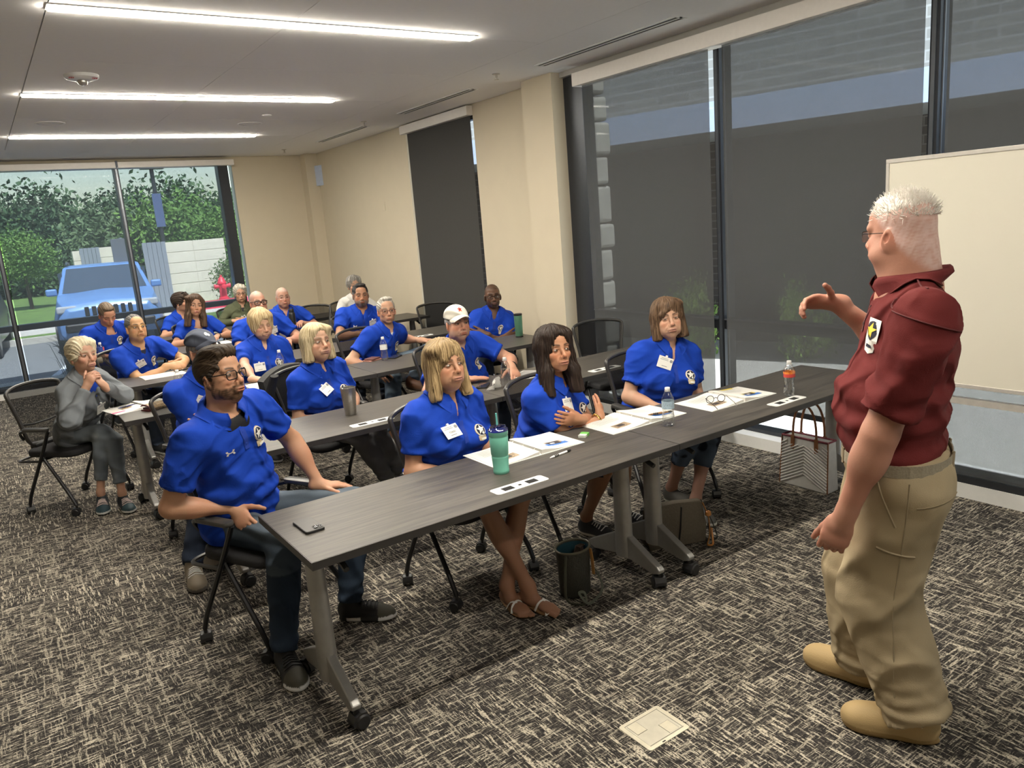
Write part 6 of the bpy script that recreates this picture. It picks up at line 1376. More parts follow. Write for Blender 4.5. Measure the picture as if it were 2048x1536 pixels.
# ================================================================ THINGS ON AND UNDER THE TABLES
PAPER = simple('paper', (.76, .745, .70), .75, var=.01); TEAL = simple('teal_enamel', (.19, .56, .44), .38, var=.02); BLUEP = clear_plastic('blue_clear_plastic', (.06, .10, .55), .05, .2)
BLUEPR = simple('blue_print', (.06, .19, .55), .6); DARKPR = simple('dark_print', (.05, .04, .04), .6); TANPR = simple('tan_print', (.36, .27, .18), .6, var=.5, scale=90); YELPR = simple('yellow_note', (.75, .62, .10), .6); PINKPR = simple('pink_note', (.75, .12, .30), .6); TEXTPR = simple('grey_print', (.42, .42, .42), .6)
def part(mb, name, m, t, smooth=False, bevel=0): return mb.build(name, m, t, smooth, bevel)
# teal tumbler
t = thing('insulated_tumbler', 'teal insulated tumbler with blue lid and straw on the front table', 'tumbler', (1.775, 2.78, TZ))
part(MB().lathe([(.001, 0), (.034, 0), (.0365, .004), (.0365, .016), (.0350, .020), (.0385, .075), (.0385, .079), (.0372, .081), (.0375, .085), (.0395, .088), (.0430, .168), (.0418, .171), (.0425, .176), (.0440, .178), (.0445, .196), (.042, .198), (.001, .198)], 36, caps=False), 'body', TEAL, t, True)
l_ = part(MB().lathe([(.041, .194), (.0455, .197), (.0455, .203), (.042, .205), (.036, .214), (.020, .218), (.001, .219)], 30, caps=False), 'lid', BLUEP, t, True)
part(MB().tube([(.004, 0, .06), (-.002, .002, .275)], .0042, 10), 'straw', simple('aqua_straw', (.18, .62, .58), .35), t, True)
m = MB(); m.tube([(-.03, -.014, .216), (0, -.018, .226), (.03, -.014, .216)], .004, 6); part(m, 'lid_rim', BLUEP, l_, True)
# steel tumblers
t = thing('steel_tumbler', 'brushed steel tumbler with a clear lid on the second-row table', 'tumbler', (1.756, 4.43, TZ))
part(MB().lathe([(.001, 0), (.0335, 0), (.036, .006), (.0475, .165), (.0475, .172), (.044, .172), (.043, .160), (.001, .158)], 36, caps=False), 'body', M['steel'], t, True)
part(MB().lathe([(.044, .166), (.0445, .174), (.040, .176), (.036, .170), (.001, .170)], 30, caps=False), 'lid', clear_plastic('clear_lid', (.9, .9, .88), .1, .3), t, True)
t = thing('green_tumbler', 'tall metallic green tumbler beside the man with folded arms', 'tumbler', (4.15, 5.975, TZ)); GM = simple('green_metal', (.13, .30, .20), .3, .6)
part(MB().lathe([(.001, 0), (.034, 0), (.036, .004), (.040, .205), (.038, .212), (.001, .212)], 30, caps=False), 'body', GM, t, True); part(MB().lathe([(.0385, .208), (.041, .211), (.041, .224), (.038, .226), (.001, .226)], 30, caps=False), 'lid', M['black'], t, True); part(MB().lathe([(.0362, .004), (.0372, .0), (.037, .012), (.0368, .014)], 30, caps=False), 'base_ring', M['black'], t, True)
t = thing('black_bottle', 'tall black insulated bottle with a loop lid, in front of the bald man', 'bottle', (3.03, 9.12, TZ))
part(MB().lathe([(.001, 0), (.036, 0), (.038, .004), (.038, .20), (.034, .215), (.024, .225), (.001, .226)], 28, caps=False), 'body', M['black'], t, True); c_ = part(MB().lathe([(.028, .222), (.029, .226), (.029, .258), (.026, .262), (.001, .263)], 24, caps=False), 'lid', M['black'], t, True); part(MB().tube([(-.022, 0, .26), (-.018, 0, .285), (.018, 0, .285), (.022, 0, .26)], .005, 6), 'loop', M['black'], c_, True)
# water bottles
def bottle(x, y, label, style, lab_m, h=.205):
    t = thing('water_bottle', label, 'bottle', (x, y, TZ), x, 'plastic water bottles'); s = h/.205
    if style == 'ribbed': pr = [(.024, 0), (.030, .004), (.0315, .015), (.0305, .025), (.0318, .035), (.0305, .045), (.0318, .055), (.0300, .068), (.0285, .078), (.0310, .090), (.0318, .098), (.0318, .138), (.0300, .150), (.022, .168), (.0140, .184), (.0118, .190)]
    else: pr = [(.024, 0), (.030, .004), (.0325, .02), (.0318, .04), (.0300, .06), (.0265, .082), (.0290, .100), (.0325, .112), (.0325, .145), (.0300, .156), (.020, .172), (.0132, .186), (.0118, .190)]
    pr = [(r, z*s) for r, z in pr]; part(MB().lathe([(.001, .006)]+pr, 24, caps=False), 'shell', M['pet'], t, True)
    wz = .62*h; wp = [(r-.0015, z+.001) for r, z in pr if z < wz]; wp.append((wp[-1][0], wz)); part(MB().lathe([(.001, .007)]+wp+[(.001, wz)], 24, caps=False), 'water', M['water'], t, True)
    part(MB().lathe([(.0125, .188*s), (.0135, .190*s), (.0135, .202*s), (.012, .2045*s), (.001, .205*s)], 20, caps=False), 'cap', M['white'], t, True); part(MB().lathe([(.0145, .1845*s), (.0150, .186*s), (.0145, .1875*s)], 20, caps=False), 'neck_ring', M['white'], t, True)
    z0, z1 = (.095, .136) if style == 'ribbed' else (.113, .144)
    if lab_m is not None: 
        if callable(lab_m): lab_m(t, z0*s, z1*s)
        else: part(MB().lathe([(.0322, z0*s), (.0322, z1*s)], 28, caps=False), 'label', lab_m, t, True)
    return t
def wrap(bands):
    def f(t, z0, z1):
        for (a0, a1, q0, q1, m) in bands:
            n = 12; v = []
            for k in range(n+1):
                a = math.radians(a0+(a1-a0)*k/n); v += [(.0332*math.cos(a), .0332*math.sin(a), z0+(z1-z0)*q0), (.0332*math.cos(a), .0332*math.sin(a), z0+(z1-z0)*q1)]
            part(MB().add(v, [(2*k, 2*k+2, 2*k+3, 2*k+1) for k in range(n)]), 'label_band', m, t, True)
    return f
ORG = simple('orange_label', (.80, .24, .03), .5); RLB = simple('red_label', (.55, .06, .05), .5); NVL = simple('navy_label', (.02, .025, .12), .5); LBL = simple('pale_blue_label', (.42, .55, .66), .5, var=.25, scale=200); WHL = simple('white_label', (.74, .74, .72), .5, var=.15, scale=250); BLL = simple('blue_label', (.03, .08, .38), .5)
bottle(2.795, 2.735, 'clear water bottle with a pale blue label standing at the front table joint', 'ribbed', LBL)
bottle(3.67, 2.64, 'water bottle with an orange, red and navy label near the presenter', 'waist', wrap([(0, 360, .62, 1.0, ORG), (-200, -138, 0, .62, RLB), (-138, -105, 0, .62, M['white']), (-105, -60, 0, .62, NVL), (-60, 160, 0, .62, RLB)]))
bottle(1.935, 6.28, 'clear water bottle in front of the blonde woman with closed eyes', 'ribbed', None)
bottle(2.773, 6.06, 'clear water bottle with a white label next to the wallet and phone', 'ribbed', WHL)
bottle(2.805, 4.235, 'clear water bottle next to the crumpled napkin', 'ribbed', None)
bottle(.915, 8.87, 'water bottle with a red and blue label beside the man looking down', 'waist', wrap([(0, 360, .0, 1.4, BLL), (-110, -40, .3, 1.35, RLB)]))
bottle(1.10, 6.10, 'clear water bottle half hidden by the capped man\'s shoulder', 'ribbed', None)
# phones, pens, small box, wallet
def phone(x, y, rz, label, m=M['black'], cam_=False, w=.077, d=.155):
    t = thing('phone', label, 'phone', (x, y, TZ), rz); part(MB().prism(rrect(w, d, .012), 0, .010), 'case', M['black'], t, bevel=.002); part(MB().prism(rrect(w-.006, d-.006, .010), .0098, .0106), 'back_panel', m, t)
    if cam_:
        c = part(MB().prism(rrect(.036, .036, .008, 4), .0105, .0125, Matrix.Translation((.016, -.050, 0))), 'camera_block', M['black'], t, bevel=.0006)
        for dx, dy in ((.008, -.058), (.008, -.042), (.024, -.050)): part(MB().lathe([(.0065, .012), (.0068, .0145), (.005, .0146), (.001, .0138)], 16, (dx, dy, 0), caps=False), 'camera_lens', M['glassy'], c, True)
    return t
M['glassy'] = simple('dark_glass', (.03, .03, .035), .08)
phone(.884, 2.812, .02, 'black phone lying face down on the front table corner', simple('grey_phone_back', (.055, .052, .048), .45), True)
phone(2.89, 6.10, -.9, 'dark phone beside the labelled water bottle', M['glassy'])
phone(2.72, 4.40, -.75, 'black phone by the white-capped man\'s hand', M['glassy'])
t = thing('wallet', 'brown wallet stacked on a pink notebook beside the water bottle', 'wallet', (2.70, 6.16, TZ), .35); LE = simple('brown_leather', (.10, .035, .025), .5, var=.2)
part(MB().prism(rrect(.15, .10, .012), 0, .009), 'lower_cover', simple('dusty_pink_leather', (.35, .16, .13), .55), t, bevel=.002); part(MB().prism(rrect(.125, .095, .012), .009, .022, Matrix.Rotation(.2, 4, 'Z')), 'flap', LE, t, bevel=.003)
def pen(x, y, rz, label, body, z=0, L=.14):
    t = thing('pen', label, 'pen', (x, y, TZ+z+.0055), rz); Mx = Matrix.Rotation(math.pi/2, 4, 'Y')
    part(MB().lathe([(.0015, -L/2), (.0045, -L/2+.016), (.0055, -L/2+.03), (.0055, L/2-.01), (.004, L/2)], 12, M=Mx), 'barrel', body, t, True); part(MB().lathe([(.0058, L/2-.022), (.0058, L/2-.004), (.003, L/2+.006)], 12, M=Mx), 'end_cap', M['black'], t, True)
    for k in range(3): part(MB().lathe([(.0056, -L/2+.030+k*.010), (.0063, -L/2+.034+k*.010), (.0056, -L/2+.038+k*.010)], 12, M=Mx, caps=False), 'grip_ring', M['black'], t, True)
    return t
pen(2.108, 2.775, .16, 'white pen with a black grip on the front table', M['white'])
t = thing('mint_box', 'small white and green mint box on the front table', 'box', (2.385, 2.93, TZ), .55); part(MB().b2((-.031, -.02, 0), (.031, .02, .0135)), 'clear_case', simple('milky_plastic', (.70, .74, .68), .25), t, bevel=.002); part(MB().b2((-.002, -.0205, .001), (.0315, .0205, .0140)), 'label', simple('green_label', (.16, .50, .10), .5), t); part(MB().b2((-.0315, -.012, .0105), (-.018, .012, .0145)), 'lid', M['white'], t)
# open ring binders: two covers, curved page stacks, three rings, prints
def binder(x, y, rz, label, w=.262, d=.285, prints='ad', z=0):
    t = thing('ring_binder', label, 'binder', (x, y, TZ+z), rz, 'open white ring binders')
    part(MB().b2((-w-.006, -d/2, 0), (-.012, d/2, .0026)), 'cover', M['white'], t); part(MB().b2((.012, -d/2, 0), (w+.006, d/2, .0026)), 'cover', M['white'], t); part(MB().b2((-.0115, -d/2, 0), (.0115, d/2, .003)), 'spine', M['white'], t)
    def pg(s, h, lift):
        v = []; n = 10
        for j in (0, 1):
            for i in range(n+1):
                u = i/n; xx = s*(.006+(w-.014)*u); zz = .003+h*math.exp(-(u*3.2)**2)*1.0+h*.35*(1-u)+lift*u*.3; v.append((xx, (-1+2*j)*(d/2-.006), zz))
        m = MB(); f = [(i, i+1, n+2+i, n+1+i) for i in range(n)]; m.add(v, f); m.add([(a, b, .0027) for a, b, c in v], f)
        nn = n+1; e = [(i, i+1) for i in range(n)]+[(nn+i, nn+i+1) for i in range(n)]+[(0, nn), (n, nn+n)]; N = len(v)
        for a, b in e: m.f.append((a, b, N+b, N+a)); m.mi.append(0)
        o = part(m, 'page_stack', PAPER, t, True); return (lambda xx: .0034+h*math.exp(-((abs(xx)-.006)/(w-.014)*3.2)**2)+h*.35*(1-(abs(xx)-.006)/(w-.014))+lift*(abs(xx)-.006)/(w-.014)*.3), o
    zl, pl = pg(-1, .011, .002); zr, pr = pg(1, .016, .002)
    def pr_(o, zf, x0, x1, y0, y1, m, name='printed_picture', dz=.0003):
        n = 4; v = []
        for i in range(n+1):
            xx = x0+(x1-x0)*i/n; v += [(xx, y0, zf(xx)+dz), (xx, y1, zf(xx)+dz)]
        return part(MB().add(v, [(2*i, 2*i+2, 2*i+3, 2*i+1) for i in range(n)]), name, m, o)
    if prints == 'ad':
        pr_(pl, zl, -.185, -.085, -.085, -.025, TANPR); a = pr_(pl, zl, -.160, -.115, -.070, -.035, DARKPR, 'printed_figure', .0006)
        m = MB()
        for k in range(5): y_ = .10-.018*k; m.add([(xx, yy, zl(xx)+.0004) for xx in (-.215, -.06-.01*(k % 3)) for yy in (y_, y_+.004)], [(0, 2, 3, 1)])
        part(m, 'printed_lines', TEXTPR, pl)['kind'] = 'stuff'
        m = MB()
        for k in range(6): y_ = .10-.015*k; m.add([(xx, yy, zr(xx)+.0004) for xx in (.045, .20-.02*(k % 3)) for yy in (y_, y_+.0035)], [(0, 2, 3, 1)])
        part(m, 'printed_lines', TEXTPR, pr)['kind'] = 'stuff'
        pr_(pr, zr, .085, .215, -.085, -.050, BLUEPR); pr_(pr, zr, .10, .20, -.058, -.018, YELPR if y < 2.9 else TANPR, dz=.0002); pr_(pr, zr, .11, .185, -.066, -.022, DARKPR, 'printed_figure', .0005); pr_(pr, zr, .125, .150, -.056, -.040, M['white'], 'printed_figure', .0008)
        if y < 2.9: pr_(pr, zr, .10, .20, .115, .138, YELPR, 'sticky_note', .0009)
    elif prints == 'notes': pr_(pl, zl, -.21, -.12, -.09, -.06, PINKPR, 'pink_note'); pr_(pl, zl, -.12, -.05, -.03, .03, TANPR)
    for yy in (-.09, 0, .09): part(MB().tube([(.0145*math.cos(a), yy, .006+.0165*math.sin(a)) for a in [math.pi*k/8 for k in range(9)]], .0014, 5), 'ring', M['steel'], t, True)
    return t
binder(2.05, 2.985, .0, 'open white binder beside the teal tumbler')
binder(2.765, 2.972, .0, 'open white binder before the woman with folded arms, a pencil across its pages')
binder(3.41, 2.878, -.03, 'open white binder with black eyeglasses lying on it')
binder(.79, 6.02, .22, 'open white binder with pink notes, next to the clutch purse', prints='notes', w=.2)
pen(.72, 6.02, .35, 'dark blue pen lying on the binder with pink notes', NVL, .012)
pen(2.90, 2.90, -.35, 'brown pencil across the binder pages', simple('pencil_wood', (.30, .16, .07), .5), .013)
def spectacles(x, y, z, rz, label, m):
    t = thing('eyeglasses', label, 'eyeglasses', (x, y, z), rz); f = MB()
    for s in (-1, 1):
        P_ = [(s*.034+.023*math.cos(2*math.pi*k/18), 0, .024+.021*math.sin(2*math.pi*k/18)) for k in range(18)]; f.tube(P_, .0019, 6, closed=True)
        lo = MB().add(P_, [tuple(range(18))]); part(lo, 'lens', M['lens'], t)
        part(MB().tube([(s*.058, 0, .032), (s*.064, .006, .034), (s*.062, .10, .016), (s*.058, .135, .002)], .0018, 6), 'temple', m, t, True)
    f.tube([(-.011, 0, .027), (0, -.003, .031), (.011, 0, .027)], .0019, 6); part(f, 'front_frame', m, t, True); return t
spectacles(3.275, 2.835, TZ+.009, 2.75, 'black round eyeglasses folded open on the binder by the window', THICK)
spectacles(1.70, 5.985, TZ+.004, .5, 'tortoiseshell reading glasses on the papers', simple('tortoiseshell', (.20, .09, .03), .3))
def sheets(x, y, rz, label, w, d, n=3):
    t = thing('paper_stack', label, 'papers', (x, y, TZ), rz)
    for k in range(n): part(MB().box((.006*(k % 2), .004*k, .0006+.0011*k), (w, d, .0009), Matrix.Rotation(.04*(k-1), 3, 'Z')), 'sheet', PAPER, t)
    m = MB()
    for k in range(6): m.box((-.02+.004*(k % 3), d*.32-k*d*.11, .0006+.0011*(n-1)+.0007), (w*.6, .005, .0003))
    part(m, 'printed_lines', TEXTPR, t)['kind'] = 'stuff'; return t
sheets(1.20, 7.30, .05, 'white papers under the forearms of the man with gold glasses', .34, .26)
sheets(1.76, 5.95, .1, 'loose white papers under the tortoiseshell reading glasses', .40, .28, 4)
sheets(2.03, 8.98, -.05, 'white papers in front of the long-haired woman', .40, .24)
sheets(1.16, 8.95, .1, 'white paper under the hands of the man looking down', .28, .2, 2)
pen(1.36, 7.36, .4, 'dark pen on the papers of the man with gold glasses', M['black'], .004)
t = thing('tablet', 'white-edged tablet lying on the table next to the white-capped man', 'tablet', (3.13, 4.44, TZ), .55); part(MB().prism(rrect(.25, .18, .012), 0, .007), 'case', M['white'], t, bevel=.001); part(MB().prism(rrect(.215, .145, .006), .0068, .0078), 'screen', simple('grey_screen', (.30, .30, .31), .3), t)
t = thing('napkin', 'crumpled white paper napkin leaning on the water bottle', 'napkin', (2.745, 4.245, TZ), .3)
r = np.random.default_rng(2); gv = []
for j in range(7):
    for i in range(7): u, v_ = i/6-.5, j/6; gv.append((u*.11*(1-.35*v_)-.02*(1-v_), .015*math.sin(u*9+v_*4)+.02*(1-v_), max(.001, .085*v_**.9*(1-.5*abs(u))+.004*math.sin(u*14+v_*9))))
part(MB().add(gv, [(j*7+i, j*7+i+1, (j+1)*7+i+1, (j+1)*7+i) for j in range(6) for i in range(6)]).add([(a, b+.012, max(0, c*.9)) for a, b, c in gv], [(j*7+i, (j+1)*7+i, (j+1)*7+i+1, j*7+i+1) for j in range(6) for i in range(6)]), 'fold', PAPER, t, True)
t = thing('cloth_roll', 'small rolled tan cloth beside the red-labelled bottle', 'cloth', (.84, 8.78, TZ), .2); part(MB().lathe([(.001, -.07), (.028, -.065), (.032, -.03), (.030, .03), (.034, .06), (.001, .07)], 16, (0, 0, .031), Matrix.Rotation(math.pi/2, 4, 'Y'), False), 'roll', simple('tan_cloth', (.48, .42, .31), .9), t, True)
# clutch purse
t = thing('clutch_purse', 'patterned tan clutch with a dark red edge on the third-row table', 'purse', (.905, 5.83, TZ), .42); CL = simple('snake_print', (.36, .25, .13), .6, var=.75, scale=45); BG = simple('burgundy_leather', (.11, .012, .018), .45)
pf = [(-.05, .004), (-.055, .018), (-.045, .036), (-.01, .046), (.03, .044), (.05, .034), (.052, .028), (.02, .034), (-.02, .034), (-.038, .026), (-.042, .014), (-.034, .008), (.05, .008), (.05, 0), (-.04, 0)]
Mx = Matrix.Rotation(math.pi/2, 4, 'Z') @ Matrix.Rotation(math.pi/2, 4, 'X')
part(MB().prism(pf, -.11, .11, Mx), 'flap', CL, t, bevel=.002); part(MB().prism([(-.032, .0095), (.048, .0095), (.048, .020), (-.036, .022)], -.105, .105, Mx), 'wallet_body', BG, t, bevel=.002); part(MB().prism([(a*1.03, b*1.03) for a, b in pf], -.117, -.1095, Mx), 'edge_binding', BG, t); part(MB().prism([(a*1.03, b*1.03) for a, b in pf], .1095, .117, Mx), 'edge_binding', BG, t)
# floor box
t = thing('floor_outlet_box', 'cream floor outlet box cover set in the carpet', 'outlet cover', (1.715, 1.808, 0)); CR = simple('cream_metal', (.66, .61, .48), .4)
a = .095; m = MB(); m.prism(rrect(.200, .168, .012), 0, .003); part(m, 'rim', CR, t, bevel=.001)
li = part(MB().prism(rrect(.166, .136, .003), .0025, .0042), 'lid', simple('cream_lid', (.60, .56, .46), .35), t, bevel=.0006)
part(MB().b2((-.075, .005, .0041), (-.03, .06, .0050)), 'flap', CR, li, bevel=.0004); part(MB().b2((.02, -.06, .0041), (.065, -.005, .0050)), 'flap', CR, li, bevel=.0004)
for q in ((-.076, .004, -.0745, .061), (-.0305, .004, -.029, .061), (.0185, -.061, .02, -.004), (.0645, -.061, .066, -.004), (-.076, .003, -.029, .0045), (.0185, -.0055, .066, -.004), (.078, -.064, .0795, .064), (-.083, .0655, .083, .067), (-.083, -.067, .083, -.0655)): part(MB().b2((q[0], q[1], .0041), (q[2], q[3], .0045)), 'groove', M['dark'], li)
part(MB().b2((-.035, -.080, .0029), (-.020, -.075, .0034)), 'latch', M['dark'], t)
# bags
t = thing('quilted_tote', 'white quilted tote bag with brown handles on the carpet beside the table end', 'bag', (4.175, 2.86, 0)); QW = simple('white_quilt', (.60, .59, .57), .5); BRN = simple('tan_leather', (.24, .10, .04), .5, var=.15)
bw, bh, bd = .175, .33, .06
m = MB(); m.add([(-bd, -bw, 0), (bd, -bw, 0), (bd, bw, 0), (-bd, bw, 0), (-bd*.7, -bw*.95, bh), (bd*.7, -bw*.95, bh), (bd*.7, bw*.95, bh), (-bd*.7, bw*.95, bh)], [(0, 3, 2, 1), (0, 1, 5, 4), (1, 2, 6, 5), (2, 3, 7, 6), (3, 0, 4, 7)]); m.add([(-bd*.62, -bw*.9, bh-.004), (bd*.62, -bw*.9, bh-.004), (bd*.62, bw*.9, bh-.004), (-bd*.62, bw*.9, bh-.004)], [(0, 1, 2, 3)]); part(m, 'body', QW, t, bevel=.008)
for s in (-1, 1):
    n = 15
    for k in range(n):   # chevron quilting ribs, side by side
        u0 = .012+k*.0205; pts = []
        for q in range(5):
            yy = s*q/4*bw*.95; zz = u0+.085*(1-q/4)*1.0
            if zz < bh-.03: pts.append((-bd-.001+.30*bd*(zz/bh), yy, zz))
        if len(pts) > 1: part(MB().tube(pts, .0068, 5, flat=1.), 'quilt_rib', QW, t, True)
for x in (-1, 1):
    for y in (-.085, .085): part(MB().b2((x*bd*.78-.004, y-.014, bh-.085), (x*bd*.78+.004, y+.014, bh+.012)), 'handle_tab', BRN, t, bevel=.003)
    part(MB().tube([(x*bd*.72, .085*math.cos(a), bh+.005+.215*math.sin(a)**.8) for a in [math.pi*k/14 for k in range(15)]], .0085, 6, flat=.5), 'handle', BRN, t, True)
part(MB().tube([(-bd*.71, -bw*.95, bh), (bd*.71, -bw*.95, bh), (bd*.71, bw*.95, bh), (-bd*.71, bw*.95, bh)], .007, 5, closed=True), 'top_trim', simple('plaid_trim', (.22, .05, .07), .7, var=.5, scale=60), t)
for y in (-1, 1): part(MB().tube([(-bd-.001, y*bw, .004), (-bd*.7-.001, y*bw*.95, bh)], .004, 5), 'edge_piping', BRN, t)
t = thing('bucket_bag', 'dark olive bucket bag with teal lining under the front table', 'bag', (2.165, 2.80, 0), .2); OL = simple('olive_pebbled_leather', (.030, .029, .022), .55, var=.2, scale=120, bump=.5); TL_ = simple('teal_lining', (.010, .055, .075), .7)
part(MB().lathe([(.001, .002), (.080, .002), (.086, .01), (.090, .15), (.094, .235), (.096, .245), (.092, .247), (.089, .235), (.084, .05), (.001, .045)], 36, caps=False, M=Matrix.Diagonal((1, .82, 1, 1))), 'body', [OL], t, True)
part(MB().lathe([(.0885, .236), (.0835, .05), (.001, .046)], 36, caps=False, M=Matrix.Diagonal((1, .82, 1, 1))), 'lining', TL_, t, True); part(MB().tube([(.095*math.cos(2*math.pi*k/30), .078*math.sin(2*math.pi*k/30), .244) for k in range(30)], .006, 6, closed=True), 'rim_piping', simple('olive_trim', (.10, .09, .06), .5), t, True)
part(MB().tube([(.04, -.078, .24), (.045, -.083, .18), (.05, -.082, .10)], .010, 6, flat=.3), 'tan_tab', simple('tan_strap', (.38, .19, .06), .5), t, True); part(MB().tube(fillet([(-.09, -.03, .235), (-.13, -.05, .12), (-.135, -.05, .01), (-.08, -.14, .008), (-.06, -.11, .06), (-.10, -.10, .07), (-.09, -.15, .01), (.03, -.13, .008), (.10, -.10, .02), (.115, -.05, .08), (.08, -.065, .11)], .05, 4), .008, 6, flat=.35), 'shoulder_strap', simple('striped_strap', (.07, .075, .055), .7), t, True)
for k in range(4): part(MB().tube([(.02+.012*k, .01-.01*k, .19), (.03+.012*k, 0, .235), (.045+.01*k, -.012, .225)], .007, 6), 'crumpled_item', simple('brown_item', (.05, .03, .02), .6), t, True)
t = thing('canvas_tote', 'taupe canvas tote with orange straps lying beside the table legs', 'bag', (2.93, 2.86, 0), -.38); TP_ = simple('taupe_canvas', (.125, .105, .078), .8, var=.1, bump=.2, scale=90)
m = MB(); cs = [(-.17, 0), (.17, 0), (.185, .10), (.165, .235), (0, .25), (-.165, .235), (-.18, .10)]; n = len(cs); v = [(x, -.055*(1-.6*z/.25)-.02*math.cos(x*9), z) for x, z in cs]+[(x, .055*(1-.6*z/.25), z) for x, z in cs]; m.add(v, [tuple(range(n-1, -1, -1)), tuple(range(n, 2*n))]+[(i, (i+1) % n, n+(i+1) % n, n+i) for i in range(n)]); part(m, 'body', TP_, t, True, bevel=.012)
part(MB().tube([(.02, -.07, .235), (.005, -.083, .12), (-.01, -.08, .012)], .010, 6, flat=.25), 'dark_band', M['black'], t, True); part(MB().tube(fillet([(.165, -.03, .225), (.185, -.06, .15), (.175, -.09, .05), (.14, -.12, .01), (.175, -.13, .01), (.19, -.08, .09)], .03, 4), .007, 6, flat=.4), 'orange_strap', simple('orange_leather', (.48, .20, .05), .5), t, True); part(MB().tube(fillet([(.17, .0, .23), (.215, -.03, .12), (.245, -.05, .01), (.20, -.07, .012), (.19, -.04, .10)], .04, 4), .008, 6, flat=.4), 'dark_strap', OL, t, True); part(MB().lathe([(.001, -.02), (.018, -.008), (.016, .012), (.001, .02)], 10, (.185, -.055, .165), caps=False), 'tassel_knot', simple('orange_leather_knot', (.48, .20, .05), .5), t, True)
# jacket over the chair of the woman in grey trousers
t = thing('black_jacket', 'black jacket draped over the chair back of the woman in grey trousers', 'jacket', (1.80, 5.16, 0), math.radians(12)); gv = []; nx, nz = 15, 12
for s in (0, 1):
    for j in range(nz):
        for i in range(nx):
            u = -1+2*i/(nx-1); q = j/(nz-1); z = .945-.50*q-.012*u*u*6*(q < .2); y = .215+(z-.5)*.22-.05*u*u-.035-.018*math.sin(u*7+q*5)*q-.012*math.sin(u*15)*q; gv.append((u*.262, y if s == 0 else y+.085+.02*q*math.sin(u*6), z))
a = nx*nz; fs = [(j*nx+i, j*nx+i+1, (j+1)*nx+i+1, (j+1)*nx+i) for j in range(nz-1) for i in range(nx-1)]
fs2 = [tuple(reversed([k+a for k in f])) for f in fs]; tp_ = [(i+1, i, a+i, a+i+1) for i in range(nx-1)]+[(j*nx, (j+1)*nx, a+(j+1)*nx, a+j*nx) for j in range(nz-1)]+[((j+1)*nx+nx-1, j*nx+nx-1, a+j*nx+nx-1, a+(j+1)*nx+nx-1) for j in range(nz-1)]
part(MB().add(gv, fs+fs2+tp_), 'drape', simple('black_nylon', (.012, .012, .0125), .75, bump=.4, scale=18), t, True)
part(MB().tube([(-.255, .06, .93), (-.275, .13, .78), (-.27, .10, .60), (-.262, .11, .48)], [.035, .045, .042, .036], 10, flat=.6), 'sleeve', simple('black_nylon_sleeve', (.012, .012, .0125), .75), t, True)
# whiteboard on a stand
t = thing('whiteboard', 'large mobile whiteboard standing behind the presenter', 'whiteboard', (4.25, 1.50, 0)); WBS = simple('whiteboard_surface', (.66, .63, .54), .22, var=.004, scale=3); ALU = simple('pale_aluminium', (.60, .57, .53), .35, .4)
y0, y1, z0, z1 = -.91, .92, .765, 2.0
part(MB().b2((-.012, y0+.012, z0+.012), (.012, y1-.012, z1-.012)), 'writing_surface', WBS, t)
for nm, a, b_ in (('frame_top', (-.017, y0, z1-.022), (.017, y1, z1)), ('frame_bottom', (-.017, y0, z0), (.017, y1, z0+.022)), ('frame_side', (-.017, y0, z0+.022), (.017, y0+.018, z1-.022)), ('frame_side', (-.017, y1-.018, z0+.022), (.017, y1, z1-.022))): part(MB().b2(a, b_), nm, ALU, t, bevel=.002)
for y in (y0+.04, y1-.04): part(MB().b2((.018, y-.02, .06), (.05, y+.02, 1.5)), 'post', ALU, t); part(MB().tube(fillet([(-.27, y, .05), (-.22, y, .07), (.27, y, .07), (.31, y, .05)], .03, 3), .02, 8), 'foot', ALU, t, True); caster(t, -.27, y, 1., 0); caster(t, .30, y, 1., 0)
part(MB().b2((.02, y0+.06, .665), (.05, y1-.06, .70)), 'crossbar', ALU, t)
# ---------------------------------------------------------------- details carried by the presenter
tl, fw, u = PR.fr
belt = simple('tan_webbing_belt', (.30, .26, .19), .8, var=.12, scale=160, bump=.2)
# belt: a band swept round the top edge of the trousers
def waist(dz, off):
    pts = []
    for k in range(44):
        a = 2*math.pi*k/44; d = tl*math.cos(a)+fw*math.sin(a); p = PR.Pc+u*(.055+dz)-u*(.10*math.sin(a)*.15); p = p+d*.36
        for _ in range(50):
            dd = PR.T0.eval(p[None])[0]
            if dd < .0008: break
            p = p-d*max(dd*.7, .001)
        pts.append(p+d*off)
    return pts
PR.T0 = SDF(); PR.T0.p = PR.T.p[:-1]
bp_ = waist(-.018, .0); m = MB(); n = len(bp_); v = []
for dz, off in ((-.019, .001), (-.019, .0045), (.019, .0045), (.019, .001)): v += [q+u*dz+nrm(q-PR.Pc-u*((q-PR.Pc)@u))*off for q in bp_]
m.add(v, [(j*n+i, j*n+(i+1) % n, ((j+1) % 4)*n+(i+1) % n, ((j+1) % 4)*n+i) for j in range(4) for i in range(n)])
PR.addmb('belt', m, belt, smooth=False)
khl = simple('khaki_loop', (.26, .205, .13), .9)
for k in (3, 9, 15, 20, 26, 32, 38):
    q = bp_[k]; d = nrm(q-PR.Pc-u*((q-PR.Pc)@u)); sd = np.cross(u, d); m = MB(); m.add([q+sd*a*.007+u*b*.026+d*o for o in (.003, .0075) for b in (-1, 1) for a in (-1, 1)], [(0, 1, 3, 2), (4, 6, 7, 5), (0, 4, 5, 1), (2, 3, 7, 6), (0, 2, 6, 4), (1, 5, 7, 3)]); PR.addmb('belt_loop', m, khl, PR.tro, False)
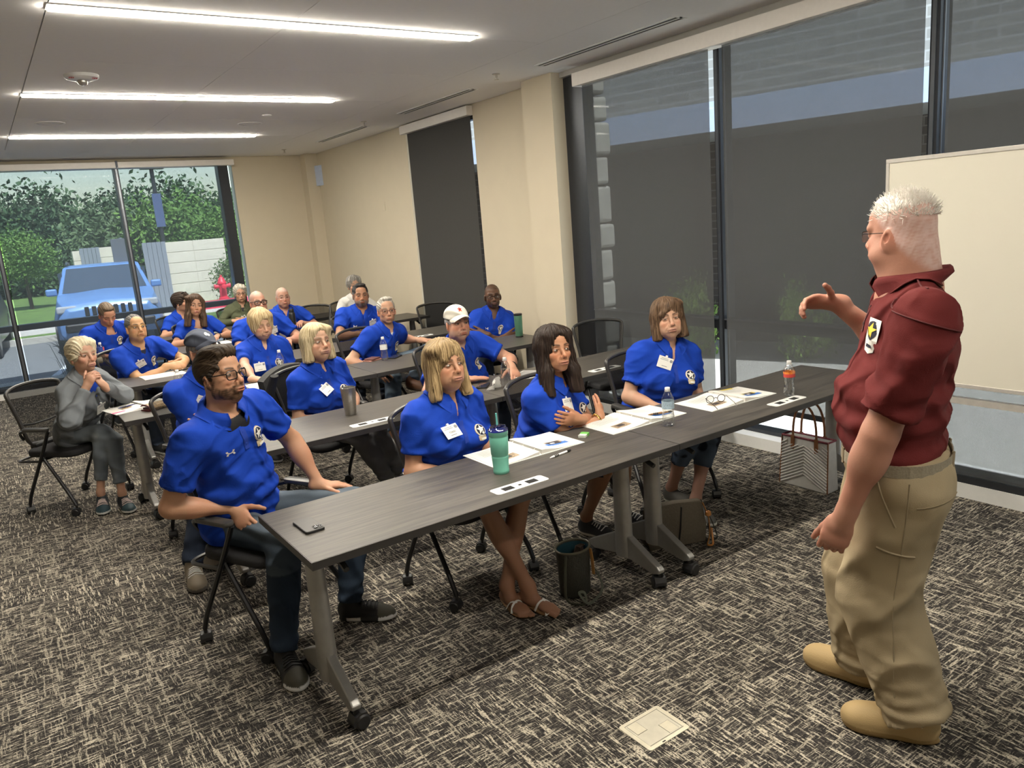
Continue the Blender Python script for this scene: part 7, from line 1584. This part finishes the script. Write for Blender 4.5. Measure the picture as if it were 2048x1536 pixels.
def seam(pts, name, mat, r, S_, parent, off=0.):
    p = S_.project(np.array(pts, float), off, 8); PR.addmb(name, MB().tube(list(p), r, 5, flat=.6), mat, parent)
def lerp(a, b, n=10): a, b = np.array(a, float), np.array(b, float); return [a+(b-a)*i/(n-1) for i in range(n)]
kd = simple('khaki_pocket_edge', (.29, .232, .145), .9)
H = PR.Pc; lf = -1
seam(lerp(H+tl*.24+fw*.10+u*.0, H+tl*.24+fw*.03-u*.15), 'pocket_edge', kd, .005, PR.T, PR.tro); seam(lerp(H+tl*.22-fw*.02-u*.07, H+tl*.14-fw*.14-u*.05), 'pocket_edge', kd, .005, PR.T, PR.tro)
seam(lerp(H+tl*.26+fw*.10-u*.235, H+tl*.26-fw*.06-u*.265), 'pocket_edge', kd, .006, PR.T, PR.tro); seam(lerp(H+tl*.24+fw*.0-u*.0, H+tl*.24+fw*.01-u*.80, 24), 'side_seam', kd, .003, PR.T, PR.tro)
mdk = simple('maroon_seam', (.085, .012, .013), .9)
S0, E0 = PR.arms[1]['S'], PR.arms[1]['E']; ax = nrm(E0-S0); e1 = nrm(np.cross(ax, fw)); e2 = np.cross(ax, e1)
rg_ = [S0-ax*.005-tl*.03+(e1*math.cos(a)+e2*math.sin(a))*.12 for a in [2*math.pi*k/30 for k in range(31)]]
seam(rg_, 'armhole_seam', mdk, .003, PR.SH, PR.shirt, .002); seam(lerp(PR.Nb+tl*.075+u*.02, S0+tl*.0+u*.07, 8), 'shoulder_seam', mdk, .003, PR.SH, PR.shirt, .002)
YLW = simple('badge_yellow', (.75, .55, .04), .6)
st_ = star(5, .026, .011); PR.patch('sleeve_badge', .10, .155, [([(-.036, .046), (.036, .046), (.040, -.02), (.024, -.058), (0, -.066), (-.024, -.058), (-.040, -.02)], 0), (ring(.030, 20, 1, 1, (0, .008)), 2), ([(a, b+.008) for a, b in st_], 1), ([(-.020, -.036), (.020, -.036), (.018, -.046), (-.018, -.046)], 2)], [WHITEP, YLW, NAVYP], off=.003)
